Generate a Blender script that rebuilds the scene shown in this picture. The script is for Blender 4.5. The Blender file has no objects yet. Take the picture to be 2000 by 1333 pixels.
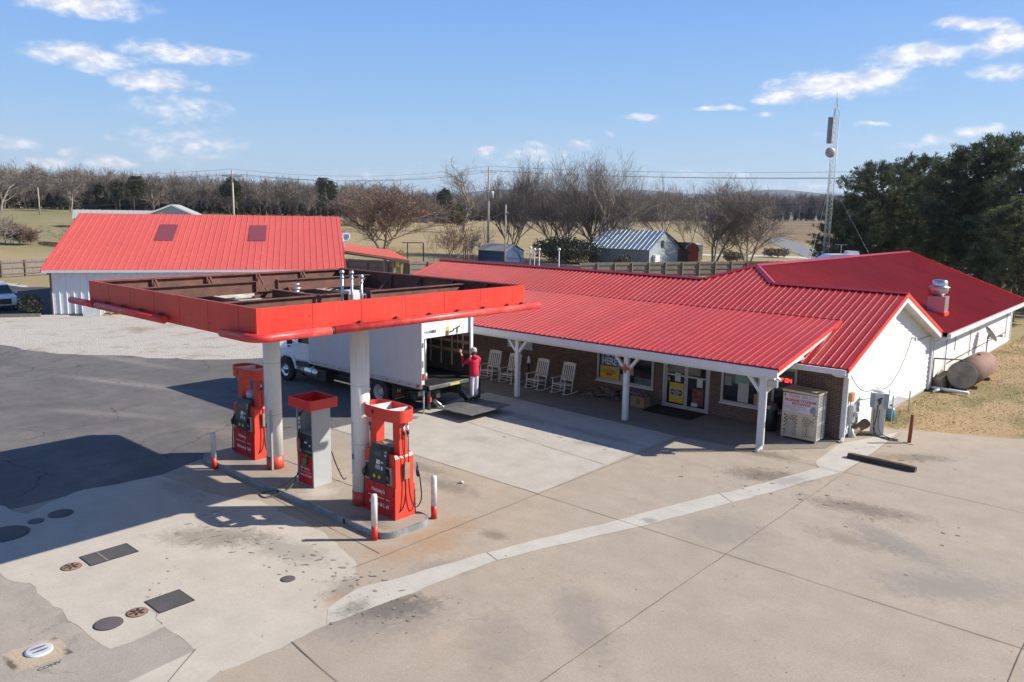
import bpy, math, random
import numpy as np
from mathutils import Vector, Matrix
sc = bpy.context.scene
COL = sc.collection
R = math.radians
# ---------------------------------------------------------------- camera
CAMH = 7.5
RC = np.array([[0.750, 0.662, 0.015], [0.118, -0.111, -0.987], [-0.651, 0.741, -0.161]])
def _rot():
    p, r, A = R(9.25), R(.874), R(-48.7)
    cp, sp, cr, sr = math.cos(p), math.sin(p), math.cos(r), math.sin(r)
    R0 = np.array([[1, 0, 0], [0, 0, -1], [0, 1, 0]]); Rx = np.array([[1, 0, 0], [0, cp, -sp], [0, sp, cp]])
    Rz = np.array([[cr, -sr, 0], [sr, cr, 0], [0, 0, 1]])
    W = np.array([[-math.sin(A), -math.cos(A), 0], [math.cos(A), -math.sin(A), 0], [0, 0, 1.]])
    return Rz @ Rx @ R0 @ W.T
RC = _rot()
cam = bpy.data.cameras.new('camera'); cam.lens = 1525 / 2000 * 36; cam.sensor_width = 36
cam.clip_end = 20000; cam.clip_start = .1
camo = bpy.data.objects.new('camera', cam); COL.objects.link(camo)
m = Matrix.Identity(4)
for i in range(3):
    m[i][0] = RC[0][i]; m[i][1] = -RC[1][i]; m[i][2] = -RC[2][i]
m[2][3] = CAMH
camo.matrix_world = m
sc.camera = camo
def at(px, py, D):
    """a bearing and a height read off the photo, at the real distance D in metres -> world point"""
    d = RC.T @ np.array([px - 1000, py - 666.5, 1525.]); t = D / math.hypot(d[0], d[1])
    return Vector((t * d[0], t * d[1], CAMH + t * d[2]))
# ---------------------------------------------------------------- light
SUN_EL, SUN_AZ = 34.0, 45.0      # the sun stands towards +X +Y
sc.view_settings.view_transform = 'Standard'; sc.view_settings.look = 'None'
sc.view_settings.exposure = EXPOSURE = 0.64; sc.view_settings.gamma = 1
sun = bpy.data.lights.new('sun', 'SUN'); sun.energy = 5.0; sun.angle = R(.5); sun.color = (1, .93, .82)
suno = bpy.data.objects.new('sun', sun); COL.objects.link(suno)
ce = math.cos(R(SUN_EL))
sdir = Vector((ce * math.sin(R(SUN_AZ)), ce * math.cos(R(SUN_AZ)), math.sin(R(SUN_EL))))
suno.rotation_euler = sdir.to_track_quat('Z', 'Y').to_euler(); suno.location = (30, 30, 40)
world = bpy.data.worlds.new('World'); sc.world = world; world.use_nodes = True
CLOUDS = [(-69.42, 12.21, 4.59, 0.92, 1), (-69.2, 9.19, 3.46, 0.92, 1), (-63.44, 9.87, 4.5, 0.76, 0.9), (-65.21, 8.02, 2.91, 0.82, 1), (-62.62, 7.64, 1.74, 0.42, 0.4), (-63.92, 6.37, 3.8, 0.97, 0.45), (-63.72, 4.11, 4.5, 1.46, 0.45), (-71.59, 2.58, 1.45, 0.48, 0.8), (-68.18, 2.85, 1.67, 0.47, 0.8), (-73.25, 3.78, 1.9, 0.57, 0.6), (-70.29, 3.38, 0.98, 0.46, 0.5), (-68.09, 4.31, 0.6, 0.27, 0.4), (-43.41, 4.44, 1.05, 0.38, 0.8), (-40.04, 4.1, 3.0, 0.98, 0.45), (-39.87, 4.92, 1.13, 0.41, 0.6), (-36.41, 4.96, 1.31, 0.49, 0.7), (-32.24, 6.81, 1.41, 0.37, 0.9), (-34.63, 5.74, 0.34, 0.34, 0.6), (-27.16, 7.36, 1.82, 0.29, 0.9), (-23.45, 6.92, 1.07, 0.25, 0.5), (-19.58, 8.63, 4.85, 0.97, 1.1), (-23.2, 8.03, 2.13, 0.46, 0.9), (-17.03, 8.98, 2.21, 0.88, 1), (-14.94, 10.12, 3.16, 0.8, 1), (-12.59, 11.76, 2.27, 0.52, 0.9), (-10.61, 10.64, 1.91, 1.02, 1.1), (-10.54, 8.72, 2.07, 0.57, 0.8), (-11.31, 5.58, 1.61, 0.39, 0.9), (-13.34, 5.1, 1.48, 0.46, 0.7), (-15.63, 4.79, 1.35, 0.3, 0.5), (-17.23, 6.1, 1.19, 0.2, 0.6), (-25.36, 2.86, 0.9, 0.25, 0.5), (-20.92, 5.55, 0.88, 0.18, 0.4), (-37.81, 2.7, 11.25, 0.45, 0.28), (-20.34, 2.01, 7.69, 0.38, 0.28), (-52.38, 2.44, 9.22, 0.41, 0.25), (-28.47, 2.95, 4.39, 0.33, 0.25),
          (20, 9, 9, 2, .9), (48, 14, 12, 3, .8), (-100, 10, 10, 2.5, .9), (-128, 16, 12, 4, .9), (100, 12, 14, 3, .8), (160, 12, 14, 3, .8), (5, 4, 4, .8, .8)]
class NT:
    """small helper for node trees"""
    def __init__(s, nt): s.nt = nt; s.n = nt.nodes; s.l = nt.links
    def new(s, t, **k):
        n = s.n.new(t)
        for a, b in k.items(): setattr(n, a, b)
        return n
    def put(s, sock, v):
        if hasattr(v, 'is_output'): s.l.new(v, sock)
        elif v is not None: sock.default_value = v
    def math(s, op, a, b=None, c=None, clamp=False):
        n = s.new('ShaderNodeMath', operation=op, use_clamp=clamp)
        s.put(n.inputs[0], a)
        if b is not None: s.put(n.inputs[1], b)
        if c is not None: s.put(n.inputs[2], c)
        return n.outputs[0]
    def vm(s, op, a, b=None, out=0):
        n = s.new('ShaderNodeVectorMath', operation=op); s.put(n.inputs[0], a)
        if b is not None: s.put(n.inputs[3 if op == 'SCALE' else 1], b)
        return n.outputs[out]
    def noise(s, vec, scale, detail=4, rough=.55, dist=0, out=0):
        n = s.new('ShaderNodeTexNoise'); s.put(n.inputs['Vector'], vec); n.inputs['Scale'].default_value = scale
        n.inputs['Detail'].default_value = detail; n.inputs['Roughness'].default_value = rough; n.inputs['Distortion'].default_value = dist
        return n.outputs[out]
    def mr(s, v, a, b, c=0, d=1, smooth=False):
        n = s.new('ShaderNodeMapRange'); n.clamp = True
        if smooth: n.interpolation_type = 'SMOOTHSTEP'
        s.put(n.inputs[0], v)
        for i, x in enumerate((a, b, c, d)): s.put(n.inputs[1 + i], x)
        return n.outputs[0]
    def mix(s, f, a, b, mode='MIX'):
        n = s.new('ShaderNodeMix', data_type='RGBA', blend_type=mode)
        s.put(n.inputs[0], f)
        for i, x in ((6, a), (7, b)):
            if isinstance(x, (tuple, list)) and len(x) == 3: x = (*x, 1)
            s.put(n.inputs[i], x)
        return n.outputs[2]
w = NT(world.node_tree); w.n.clear()
sky = w.new('ShaderNodeTexSky', sky_type='NISHITA', sun_disc=False, sun_elevation=R(SUN_EL), sun_rotation=R(SUN_AZ), altitude=200)
sky.air_density = 1.25; sky.dust_density = .5; sky.ozone_density = 2.2
tc = w.new('ShaderNodeTexCoord'); dirv = tc.outputs['Generated']
sx = w.new('ShaderNodeSeparateXYZ'); w.l.new(dirv, sx.inputs[0])
az = w.math('MULTIPLY', w.math('ARCTAN2', sx.outputs[0], sx.outputs[1]), 180 / math.pi)
el = w.math('MULTIPLY', w.math('ARCSINE', sx.outputs[2]), 180 / math.pi)
cb = w.new('ShaderNodeCombineXYZ'); w.l.new(az, cb.inputs[0]); w.l.new(el, cb.inputs[1]); ae = cb.outputs[0]
aes = w.vm('MULTIPLY', ae, (1, 1.9, 1))
nz1 = w.noise(aes, .8, 9, .62)
wob = w.noise(aes, .35, 3, .5, out=1)
aew = w.vm('ADD', ae, w.vm('MULTIPLY', w.vm('SUBTRACT', wob, (.5, .5, .5)), (2.6, .9, 0)))
fld = None
for a, e, ra, re, s_ in CLOUDS:
    ln = w.vm('LENGTH', w.vm('MULTIPLY', w.vm('SUBTRACT', aew, (a, e, 0)), (1 / ra / 1.1, 1 / re / 1.15, 0)), out=1)
    v = w.math('MULTIPLY_ADD', ln, -s_, s_)
    fld = v if fld is None else w.math('MAXIMUM', fld, v)
dens = w.math('ADD', fld, w.math('MULTIPLY', w.math('SUBTRACT', nz1, .5), 1.15))
alpha = w.mr(dens, .0, .78, 0, .96, True)
alpha = w.math('MULTIPLY', alpha, w.mr(fld, .0, .12, 0, 1))
nz2 = w.noise(w.vm('ADD', aes, (.25, .6, 0)), .75, 4, .5)
lit = w.mr(w.math('SUBTRACT', nz1, nz2), -.10, .12, 0, 1)
ccol = w.mix(lit, (5.9, 6.2, 7.4), (8.6, 8.5, 8.6))
gr = w.new('ShaderNodeValToRGB'); w.put(gr.inputs[0], w.mr(el, -2, 60))
cr = gr.color_ramp; cr.elements[0].position = 0; cr.elements[0].color = (4.7, 5.95, 7.2, 1); cr.elements[1].position = 1; cr.elements[1].color = (.45, 1.15, 3.2, 1)
for p_, c_ in ((.07, (4.1, 5.6, 7.3, 1)), (.15, (2.6, 4.6, 7.6, 1)), (.26, (1.6, 3.5, 7.7, 1)), (.5, (.85, 2.0, 5.0, 1))):
    e_ = cr.elements.new(p_); e_.color = c_
clear = w.mix(.82, sky.outputs[0], gr.outputs[0])
mixc = w.mix(alpha, clear, ccol)
bg = w.new('ShaderNodeBackground'); w.l.new(mixc, bg.inputs[0]); bg.inputs[1].default_value = .08
wo = w.new('ShaderNodeOutputWorld'); w.l.new(bg.outputs[0], wo.inputs[0])
sc.cycles.use_denoising = True
sc.cycles.max_bounces = 8; sc.cycles.transparent_max_bounces = 12
world.cycles.sampling_method = 'MANUAL'; world.cycles.sample_map_resolution = 512
# ---------------------------------------------------------------- mesh helper
class MB:
    def __init__(s): s.v = []; s.f = []; s.mi = []; s.sm = []; s.M = None
    def V(s, p):
        s.v.append(tuple(s.M @ Vector(p)) if s.M else tuple(p)); return len(s.v) - 1
    def F(s, idx, m=0, sm=False): s.f.append(tuple(idx)); s.mi.append(m); s.sm.append(sm)
    def poly(s, pts, m=0): s.F([s.V(p) for p in pts], m); return s
    def box(s, a, b, m=0, bev=0):
        x0, y0, z0 = (min(a[i], b[i]) for i in range(3)); x1, y1, z1 = (max(a[i], b[i]) for i in range(3))
        if bev > 0 and min(x1 - x0, y1 - y0, z1 - z0) > 2.2 * bev:
            return s.hull8([(x0, y0, z0), (x1, y0, z0), (x1, y1, z0), (x0, y1, z0), (x0, y0, z1), (x1, y0, z1), (x1, y1, z1), (x0, y1, z1)], m, bev)
        i = [s.V(p) for p in ((x0, y0, z0), (x1, y0, z0), (x1, y1, z0), (x0, y1, z0), (x0, y0, z1), (x1, y0, z1), (x1, y1, z1), (x0, y1, z1))]
        for f in ((0, 3, 2, 1), (4, 5, 6, 7), (0, 1, 5, 4), (1, 2, 6, 5), (2, 3, 7, 6), (3, 0, 4, 7)): s.F([i[k] for k in f], m)
        return s
    def hull8(s, c, m, bev):
        # bevelled box from 8 corners: every corner gives 3 verts, each pulled in along two axes
        c = [Vector(p) for p in c]; nb = {0: (1, 3, 4), 1: (0, 2, 5), 2: (3, 1, 6), 3: (2, 0, 7), 4: (5, 7, 0), 5: (4, 6, 1), 6: (7, 5, 2), 7: (6, 4, 3)}
        vid = {}
        for k in range(8):
            e = [(c[n] - c[k]).normalized() * bev for n in nb[k]]   # x, y, z directions
            vid[k, 0] = s.V(c[k] + e[1] + e[2]); vid[k, 1] = s.V(c[k] + e[0] + e[2]); vid[k, 2] = s.V(c[k] + e[0] + e[1])
        for ax, f in ((2, (0, 3, 2, 1)), (2, (4, 5, 6, 7)), (1, (0, 1, 5, 4)), (0, (1, 2, 6, 5)), (1, (2, 3, 7, 6)), (0, (3, 0, 4, 7))):
            s.F([vid[k, ax] for k in f], m)
        for a, b, p, q in ((0, 1, 1, 2), (1, 2, 0, 2), (2, 3, 1, 2), (3, 0, 0, 2), (4, 5, 1, 2), (5, 6, 0, 2), (6, 7, 1, 2), (7, 4, 0, 2), (0, 4, 0, 1), (1, 5, 0, 1), (2, 6, 0, 1), (3, 7, 0, 1)):
            s.F((vid[a, p], vid[b, p], vid[b, q], vid[a, q]), m)
        for k in range(8): s.F((vid[k, 0], vid[k, 1], vid[k, 2]), m)
        return s
    def hex(s, c, m=0):
        i = [s.V(p) for p in c]
        for f in ((0, 3, 2, 1), (4, 5, 6, 7), (0, 1, 5, 4), (1, 2, 6, 5), (2, 3, 7, 6), (3, 0, 4, 7)): s.F([i[k] for k in f], m)
        return s
    def beam(s, p, q, wd, ht, m=0, up=(0, 0, 1)):
        p, q = Vector(p), Vector(q); d = (q - p).normalized(); u = Vector(up)
        if abs(d.dot(u)) > .98: u = Vector((0, 1, 0))
        r = d.cross(u).normalized() * wd / 2; u = r.cross(d).normalized() * ht / 2
        return s.hex([p - r - u, p + r - u, q + r - u, q - r - u, p - r + u, p + r + u, q + r + u, q - r + u], m)
    def tube(s, pts, r, n=8, m=0, caps=True, sm=True):
        pts = [Vector(p) for p in pts]
        if not isinstance(r, (list, tuple)): r = [r] * len(pts)
        rings = []; pu = None
        for i, p in enumerate(pts):
            d = (pts[min(i + 1, len(pts) - 1)] - pts[max(i - 1, 0)])
            d = d.normalized() if d.length > 1e-9 else Vector((0, 0, 1))
            if pu is None:
                pu = d.orthogonal().normalized()
            pu = (pu - d * pu.dot(d))
            pu = pu.normalized() if pu.length > 1e-6 else d.orthogonal().normalized()
            w_ = d.cross(pu)
            rings.append([s.V(p + (pu * math.cos(2 * math.pi * k / n) + w_ * math.sin(2 * math.pi * k / n)) * r[i]) for k in range(n)])
        for a, b in zip(rings, rings[1:]):
            for k in range(n): s.F((a[k], a[(k + 1) % n], b[(k + 1) % n], b[k]), m, sm)
        if caps: s.F(rings[0][::-1], m); s.F(rings[-1], m)
        return s
    def cyl(s, p, q, r, n=16, m=0, r2=None, sm=True): return s.tube([p, q], [r, r if r2 is None else r2], n, m, True, sm)
    def lathe(s, prof, o=(0, 0, 0), axis='Z', n=24, m=0, cap=True, sm=True):
        o = Vector(o); rings = []
        for r, z in prof:
            ring = []
            for k in range(n):
                a = 2 * math.pi * k / n; c_, s_ = r * math.cos(a), r * math.sin(a)
                ring.append(s.V(o + Vector((c_, s_, z) if axis == 'Z' else (c_, -z, s_) if axis == 'Y' else (z, c_, s_))))
            rings.append(ring)
        for a, b in zip(rings, rings[1:]):
            for k in range(n): s.F((a[k], a[(k + 1) % n], b[(k + 1) % n], b[k]), m, sm)
        if cap: s.F(rings[0][::-1], m); s.F(rings[-1], m)
        return s
    def prism(s, pts, vec, m=0, mside=None):
        vec = Vector(vec); a = [s.V(p) for p in pts]; b = [s.V(Vector(p) + vec) for p in pts]; n = len(pts)
        s.F(a[::-1], m); s.F(b, m)
        for k in range(n): s.F((a[k], a[(k + 1) % n], b[(k + 1) % n], b[k]), m if mside is None else mside)
        return s
    def build(s, name, mats, parent=None, world=True):
        """one mesh object; world=True: coordinates are world ones, moved into the parent's frame"""
        me = bpy.data.meshes.new(name)
        if not isinstance(mats, (list, tuple)): mats = [mats]
        off = Vector((0, 0, 0)); root = parent
        while root is not None and root.parent is not None: root = root.parent
        inv = None
        if parent is not None and world:
            inv = (Matrix.Translation(root.location) @ root.rotation_euler.to_matrix().to_4x4()).inverted()
            vs = [inv @ Vector(p) for p in s.v]
        else: vs = s.v
        me.from_pydata([tuple(p) for p in vs], [], s.f)
        for mt in mats: me.materials.append(mt)
        me.polygons.foreach_set('material_index', s.mi); me.polygons.foreach_set('use_smooth', s.sm)
        me.update()
        o = bpy.data.objects.new(name, me); COL.objects.link(o)
        if parent is not None: o.parent = parent
        return o
def recalc(o):
    import bmesh
    b = bmesh.new(); b.from_mesh(o.data); bmesh.ops.recalc_face_normals(b, faces=b.faces); b.to_mesh(o.data); b.free(); return o
def thing(name, label, cat, loc=(0, 0, 0), rz=0, group=None):
    o = bpy.data.objects.new(name, None); COL.objects.link(o); o.empty_display_size = .2
    o.location = loc; o.rotation_euler = (0, 0, rz); return tag(o, label, cat, group)
def tag(o, label=None, cat=None, group=None, kind=None):
    if label: o['label'] = label
    if cat: o['category'] = cat
    if group: o['group'] = group
    if kind: o['kind'] = kind
    return o
def struct(o): o['kind'] = 'structure'; return o
def own(o, loc):
    """give a top-level mesh built in world coordinates its origin at loc"""
    loc = Vector(loc); o.data.transform(Matrix.Translation(-loc)); o.location = loc; return o
def dup(root, loc=None, rz=None, label=None, group=None):
    def cp(o, par):
        c = o.copy(); COL.objects.link(c); c.parent = par
        for ch in [x for x in kids.get(o.name, [])]: cp(ch, c)
        return c
    kids = {}
    for o in COL.objects:
        if o.parent: kids.setdefault(o.parent.name, []).append(o)
    c = cp(root, None)
    if loc is not None: c.location = loc
    if rz is not None: c.rotation_euler = (0, 0, rz)
    if label: c['label'] = label
    if group: c['group'] = group
    return c
def txt(s, size, mat, parent, loc, rot, name='lettering', off=0.0, sx_=1, align='CENTER', font_shear=0, world=True):
    cu = bpy.data.curves.new(name, 'FONT'); cu.body = s; cu.size = size; cu.align_x = align; cu.align_y = 'CENTER'
    cu.offset = off; cu.extrude = .0008; cu.shear = font_shear; cu.resolution_u = 3; cu.fill_mode = 'BOTH'
    t = bpy.data.objects.new(name, cu); COL.objects.link(t)
    dg = bpy.context.evaluated_depsgraph_get(); me = bpy.data.meshes.new_from_object(t.evaluated_get(dg))
    bpy.data.objects.remove(t); bpy.data.curves.remove(cu)
    M_ = Matrix.Translation(Vector(loc)) @ rot @ Matrix.Diagonal((sx_, 1, 1, 1))
    root = parent
    while root is not None and root.parent is not None: root = root.parent
    if root is not None and world:
        M_ = (Matrix.Translation(root.location) @ root.rotation_euler.to_matrix().to_4x4()).inverted() @ M_
    me.transform(M_); me.materials.clear(); me.materials.append(mat)
    o = bpy.data.objects.new(name, me); COL.objects.link(o)
    if parent is not None: o.parent = parent
    return o
def face_rot(nrm, up=(0, 0, 1)):
    """rotation whose local z looks along nrm and local y along up"""
    z = Vector(nrm).normalized(); x = Vector(up).cross(z).normalized(); y = z.cross(x)
    return Matrix((x, y, z)).transposed().to_4x4()
# ---------------------------------------------------------------- materials
def mat(name, base, rough=.6, metal=0., var=.12, scale=4., dirt=None, dirtf=.35, dscale=1.2, bump=.0, bscale=30, coat=0, spec=.5, coord='Object', stretch=(1, 1, 1), emit=None, streak=None, panels=None):
    m_ = bpy.data.materials.new(name); m_.use_nodes = True; t = NT(m_.node_tree); b = t.n['Principled BSDF']
    tc = t.new('ShaderNodeTexCoord'); vec = tc.outputs[coord]
    vec = t.vm('MULTIPLY', vec, stretch)
    n1 = t.noise(vec, scale, 5, .6)
    f = t.mr(n1, .3, .7)
    c = t.mix(f, tuple(x * (1 - var) for x in base), tuple(min(1, x * (1 + var)) for x in base))
    if dirt is not None:
        n2 = t.noise(vec, dscale, 6, .68, .3)
        c = t.mix(t.mr(n2, .48, .72, 0, dirtf), c, dirt)
    if streak is not None:
        n3 = t.noise(t.vm('MULTIPLY', vec, (7, 7, .5)), 2.2, 4, .6)
        c = t.mix(t.mr(n3, .52, .75, 0, streak[1]), c, streak[0])
    if panels is not None:
        ax, pw, pv = panels; q = t.math('FLOOR', t.math('DIVIDE', t.vm('DOT_PRODUCT', vec, ax, out=1), pw)); wn = t.new('ShaderNodeTexWhiteNoise', noise_dimensions='1D'); t.put(wn.inputs['W'], q)
        c = t.mix(t.mr(wn.outputs['Value'], 0, 1, 0, pv), c, tuple(min(1, x * .62) for x in base)); ln = t.noise(t.vm('MULTIPLY', vec, tuple(6 * abs(a) + .25 * (1 - abs(a)) for a in ax)), 1.5, 4, .65)
        c = t.mix(t.mr(ln, .5, .75, 0, .4), c, (min(1, base[0] * 1.3), base[1] * 2.6, base[2] * 2.6))
    t.put(b.inputs['Base Color'], c)
    t.put(b.inputs['Roughness'], t.mr(n1, .25, .75, max(0, rough - .07), min(1, rough + .07)))
    b.inputs['Metallic'].default_value = metal; b.inputs['Specular IOR Level'].default_value = spec
    if coat: b.inputs['Coat Weight'].default_value = coat; b.inputs['Coat Roughness'].default_value = .08
    if bump:
        bn = t.new('ShaderNodeBump'); bn.inputs['Strength'].default_value = bump; bn.inputs['Distance'].default_value = .01
        t.put(bn.inputs['Height'], t.noise(vec, bscale, 4, .6)); t.l.new(bn.outputs[0], b.inputs['Normal'])
    if emit: b.inputs['Emission Color'].default_value = (*emit[0], 1); b.inputs['Emission Strength'].default_value = emit[1]
    m_['b'] = 1
    return m_
WHITE = mat('white_paint', (.74, .74, .73), .5, var=.04, dirt=(.5, .47, .42), dirtf=.25)
WHITE2 = mat('white_trim', (.66, .67, .68), .45, var=.05, dirt=(.42, .4, .36), dirtf=.3, streak=((.4, .38, .34), .25))
SIDING = mat('white_siding', (.66, .67, .67), .45, var=.03, dirt=(.62, .62, .58), dirtf=.2, dscale=.4)
REDROOF = mat('red_metal_roof', (.42, .031, .027), .38, var=.07, scale=.5, dirt=(.46, .06, .052), dirtf=.5, dscale=.35, spec=.35, panels=((1, 0, 0), .765, .22))
REDROOF_W = mat('red_metal_wing_roof', (.44, .032, .028), .36, var=.07, scale=.5, dirt=(.48, .06, .055), dirtf=.5, dscale=.35, spec=.35, panels=((0, 1, 0), .765, .22))
REDROOF_DK = mat('dark_red_trim', (.33, .018, .028), .35, var=.1)
REDROOF_BARN = mat('faded_red_metal_roof', (.60, .095, .07), .5, var=.05, scale=.35, dirt=(.55, .085, .07), dirtf=.6, dscale=.15, stretch=(1, 1, 1), panels=((.56, .83, 0), .92, .16))
REDTRIM = mat('bright_red_trim', (.70, .045, .03), .35, var=.08)
SIGNRED = mat('canopy_red', (.60, .038, .026), .36, var=.07, scale=.7, dirt=(.68, .085, .045), dirtf=.5, dscale=1.1, streak=((.74, .15, .08), .22))
PIPERED = mat('pipe_red', (.60, .032, .028), .45, var=.12, scale=2, dirt=(.8, .2, .14), dirtf=.5, dscale=3, spec=.6)
RUST = mat('rusted_steel', (.115, .05, .037), .75, var=.3, scale=3, dirt=(.33, .10, .05), dirtf=.5, dscale=2.2, bump=.3)
RUST2 = mat('rusty_brown_tank', (.19, .10, .07), .8, var=.3, scale=2, dirt=(.20, .15, .12), dirtf=.7, dscale=1.2, bump=.3)
RUSTPOLE = mat('rusty_post', (.24, .075, .04), .85, var=.3, scale=8, bump=.3)
DECK = mat('canopy_deck_pan', (.50, .48, .45), .5, var=.2, scale=2, dirt=(.12, .07, .05), dirtf=.8, dscale=1.4)
COLW = mat('column_white', (.72, .71, .70), .45, var=.05, scale=2, streak=((.38, .34, .30), .35))
GREYM = mat('grey_metal', (.36, .38, .39), .4, metal=.2, var=.08)
GALV = mat('galvanised_steel', (.52, .53, .54), .38, metal=.8, var=.15, scale=6)
STEEL = mat('brushed_steel', (.62, .62, .62), .25, metal=.95, var=.08)
BLACK = mat('black_plastic', (.018, .019, .02), .45, var=.25)
BLACKM = mat('black_painted_metal', (.022, .022, .024), .5, var=.4, scale=5, dirt=(.09, .085, .08), dirtf=.5, dscale=3)
RUBBER = mat('rubber', (.022, .022, .022), .85, var=.3, dirt=(.1, .095, .085), dirtf=.5)
GLASS = mat('dark_glass', (.02, .025, .028), .05, var=.1, spec=.9)
YELLOW = mat('yellow', (.62, .42, .03), .5, var=.08)
GREEN = mat('green_plastic', (.03, .22, .08), .45)
BLUE = mat('blue', (.05, .12, .36), .5)
WOOD = mat('weathered_wood', (.21, .185, .16), .85, var=.3, scale=2.5, dirt=(.12, .10, .085), dirtf=.6, dscale=2, stretch=(4, 4, .6), bump=.3)
WOODPOST = mat('fence_post_wood', (.17, .13, .10), .85, var=.25, stretch=(4, 4, .8))
POLEWOOD = mat('pole_wood', (.40, .36, .31), .85, var=.2, stretch=(3, 3, .4), dirt=(.2, .17, .14), dirtf=.5)
BARK = mat('bare_bark', (.21, .178, .15), .9, var=.35, scale=.6, dirt=(.17, .15, .13), dirtf=.7, dscale=.5)
BARKR = mat('reddish_bark', (.21, .14, .105), .9, var=.3, scale=.8)
BARKL = mat('pale_bark', (.22, .195, .17), .9, var=.3, scale=.5)
# ================================================================ ground and paving
def lerp(a, b, t): return a + (b - a) * t
def sstep(a, b, x):
    t = min(1, max(0, (x - a) / (b - a))); return t * t * (3 - 2 * t)
_ZF = [(-1000, 6.0), (-300, 6.8), (100, 6.7), (400, 5.6), (700, 4.2), (900, 3.0), (1200, 3.6), (1550, 5.6), (2000, 6.0), (3000, 6)]
def gz(x, y):
    """ground height: flat round the store, fields rising gently beyond"""
    D = math.hypot(x, y)
    if D < 95: return 0.
    c = x * RC[0][0] + y * RC[0][1]; s_ = x * -.661 + y * .75
    px = 1000 + 1525 * c / s_ if s_ > .15 * D else (3000 if c > 0 else -1000)
    px = max(-1000, min(3000, px))
    for (a, za), (b, zb) in zip(_ZF, _ZF[1:]):
        if a <= px <= b: zf = lerp(za, zb, (px - a) / (b - a)); break
    return zf * sstep(100, 400, D) + .25 * math.sin(x * .031 + 1) * math.sin(y * .027) * sstep(110, 200, D)
def gat(px, D):
    """point on the ground at bearing px, distance D"""
    p = at(px, 500, D); return Vector((p.x, p.y, gz(p.x, p.y)))
def terrain():
    hd = math.atan2(-.651, .741)
    angs = []
    a = -180.
    while a < 180: angs.append(a); a += .3 if abs(a) < 44 else 4
    rad = [0.5]
    r = 8.
    while r < 9000: rad.append(r); r *= 1.028 if r < 900 else 1.15
    rad.append(9000)
    na, nr = len(angs), len(rad)
    vs = [(0, 0, -.02)]; cols = [(.5, .5, 0, 1)]
    for r in rad:
        for a in angs:
            t = hd + R(a); x, y = r * math.sin(t), r * math.cos(t); D = r
            z = gz(x, y) - .02
            vs.append((x, y, z))
            # land cover: r = green amount, g = stubble amount, b = brown lawn
            px = 1000 + 1525 * math.tan(R(a)) if abs(a) < 50 else 0
            g_ = .35
            if abs(a) < 50:
                g_ = lerp(.48 * sstep(125, 170, D) + .12, .2, sstep(430, 760, px))
                if D < 125: g_ = .35
            st = sstep(1425, 1475, px + 8 * math.sin(D * .2)) * sstep(190, 215, D) if abs(a) < 50 else 0
            bl = 1. if (x > -12 and D < 60) else 0.
            cols.append((g_, st, bl, 1))
    fs = [(0, 1 + k, 1 + (k + 1) % na) for k in range(na)]
    for j in range(nr - 1):
        for k in range(na):
            a0 = 1 + j * na + k; a1 = 1 + j * na + (k + 1) % na
            fs.append((a0, a0 + na, a1 + na, a1))
    me = bpy.data.meshes.new('ground'); me.from_pydata(vs, [], fs); 
    ca = me.color_attributes.new('cover', 'FLOAT_COLOR', 'POINT'); ca.data.foreach_set('color', np.array(cols, 'f').ravel())
    me.polygons.foreach_set('use_smooth', [True] * len(fs))
    o = bpy.data.objects.new('ground', me); COL.objects.link(o); struct(o)
    m_ = bpy.data.materials.new('grassland'); m_.use_nodes = True; t = NT(m_.node_tree); b = t.n['Principled BSDF']
    ge = t.new('ShaderNodeNewGeometry'); P = ge.outputs['Position']
    at_ = t.new('ShaderNodeVertexColor', layer_name='cover'); sp = t.new('ShaderNodeSeparateColor'); t.l.new(at_.outputs[0], sp.inputs[0])
    n1 = t.noise(P, .035, 5, .6); n2 = t.noise(P, .6, 6, .7); n3 = t.noise(P, 6, 5, .7)
    nb = t.noise(t.vm('MULTIPLY', P, (.35, .06, 1)), .5, 4, .6)
    gf = t.math('ADD', sp.outputs[0], t.math('MULTIPLY', t.math('SUBTRACT', t.math('ADD', t.math('MULTIPLY', n1, .7), t.math('MULTIPLY', n2, .6)), .65), 1.6))
    tan_ = t.mix(n2, (.30, .22, .12), (.45, .355, .20)); grn = t.mix(n2, (.13, .14, .06), (.25, .235, .115))
    c = t.mix(t.mr(gf, .2, .8), tan_, grn)
    c = t.mix(t.mr(nb, .45, .7, 0, .5), c, (.26, .21, .12))
    stub = t.mix(t.mr(t.noise(t.vm('MULTIPLY', P, (.12, 1, 1)), .25, 5, .7), .35, .65), (.15, .095, .06), (.31, .225, .15))
    c = t.mix(sp.outputs[1], c, stub)
    lawn = t.mix(t.mr(t.noise(t.vm('MULTIPLY', P, (1, .5, 1)), .33, 5, .65), .46, .66), t.mix(n3, (.34, .22, .12), (.48, .35, .205)), t.mix(n3, (.09, .115, .04), (.20, .21, .09)))
    lawn = t.mix(t.mr(t.noise(P, .9, 5, .7, .5), .6, .8, 0, .5), lawn, (.16, .10, .06))
    c = t.mix(sp.outputs[2], c, lawn)
    c = t.mix(t.mr(n3, .3, .75, 0, .3), c, (.13, .11, .06))
    t.put(b.inputs['Base Color'], c); b.inputs['Roughness'].default_value = .95; b.inputs['Specular IOR Level'].default_value = .1
    bn = t.new('ShaderNodeBump'); bn.inputs['Strength'].default_value = .6; bn.inputs['Distance'].default_value = .08
    t.put(bn.inputs['Height'], n3); t.l.new(bn.outputs[0], b.inputs['Normal'])
    me.materials.append(m_)
terrain()
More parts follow.
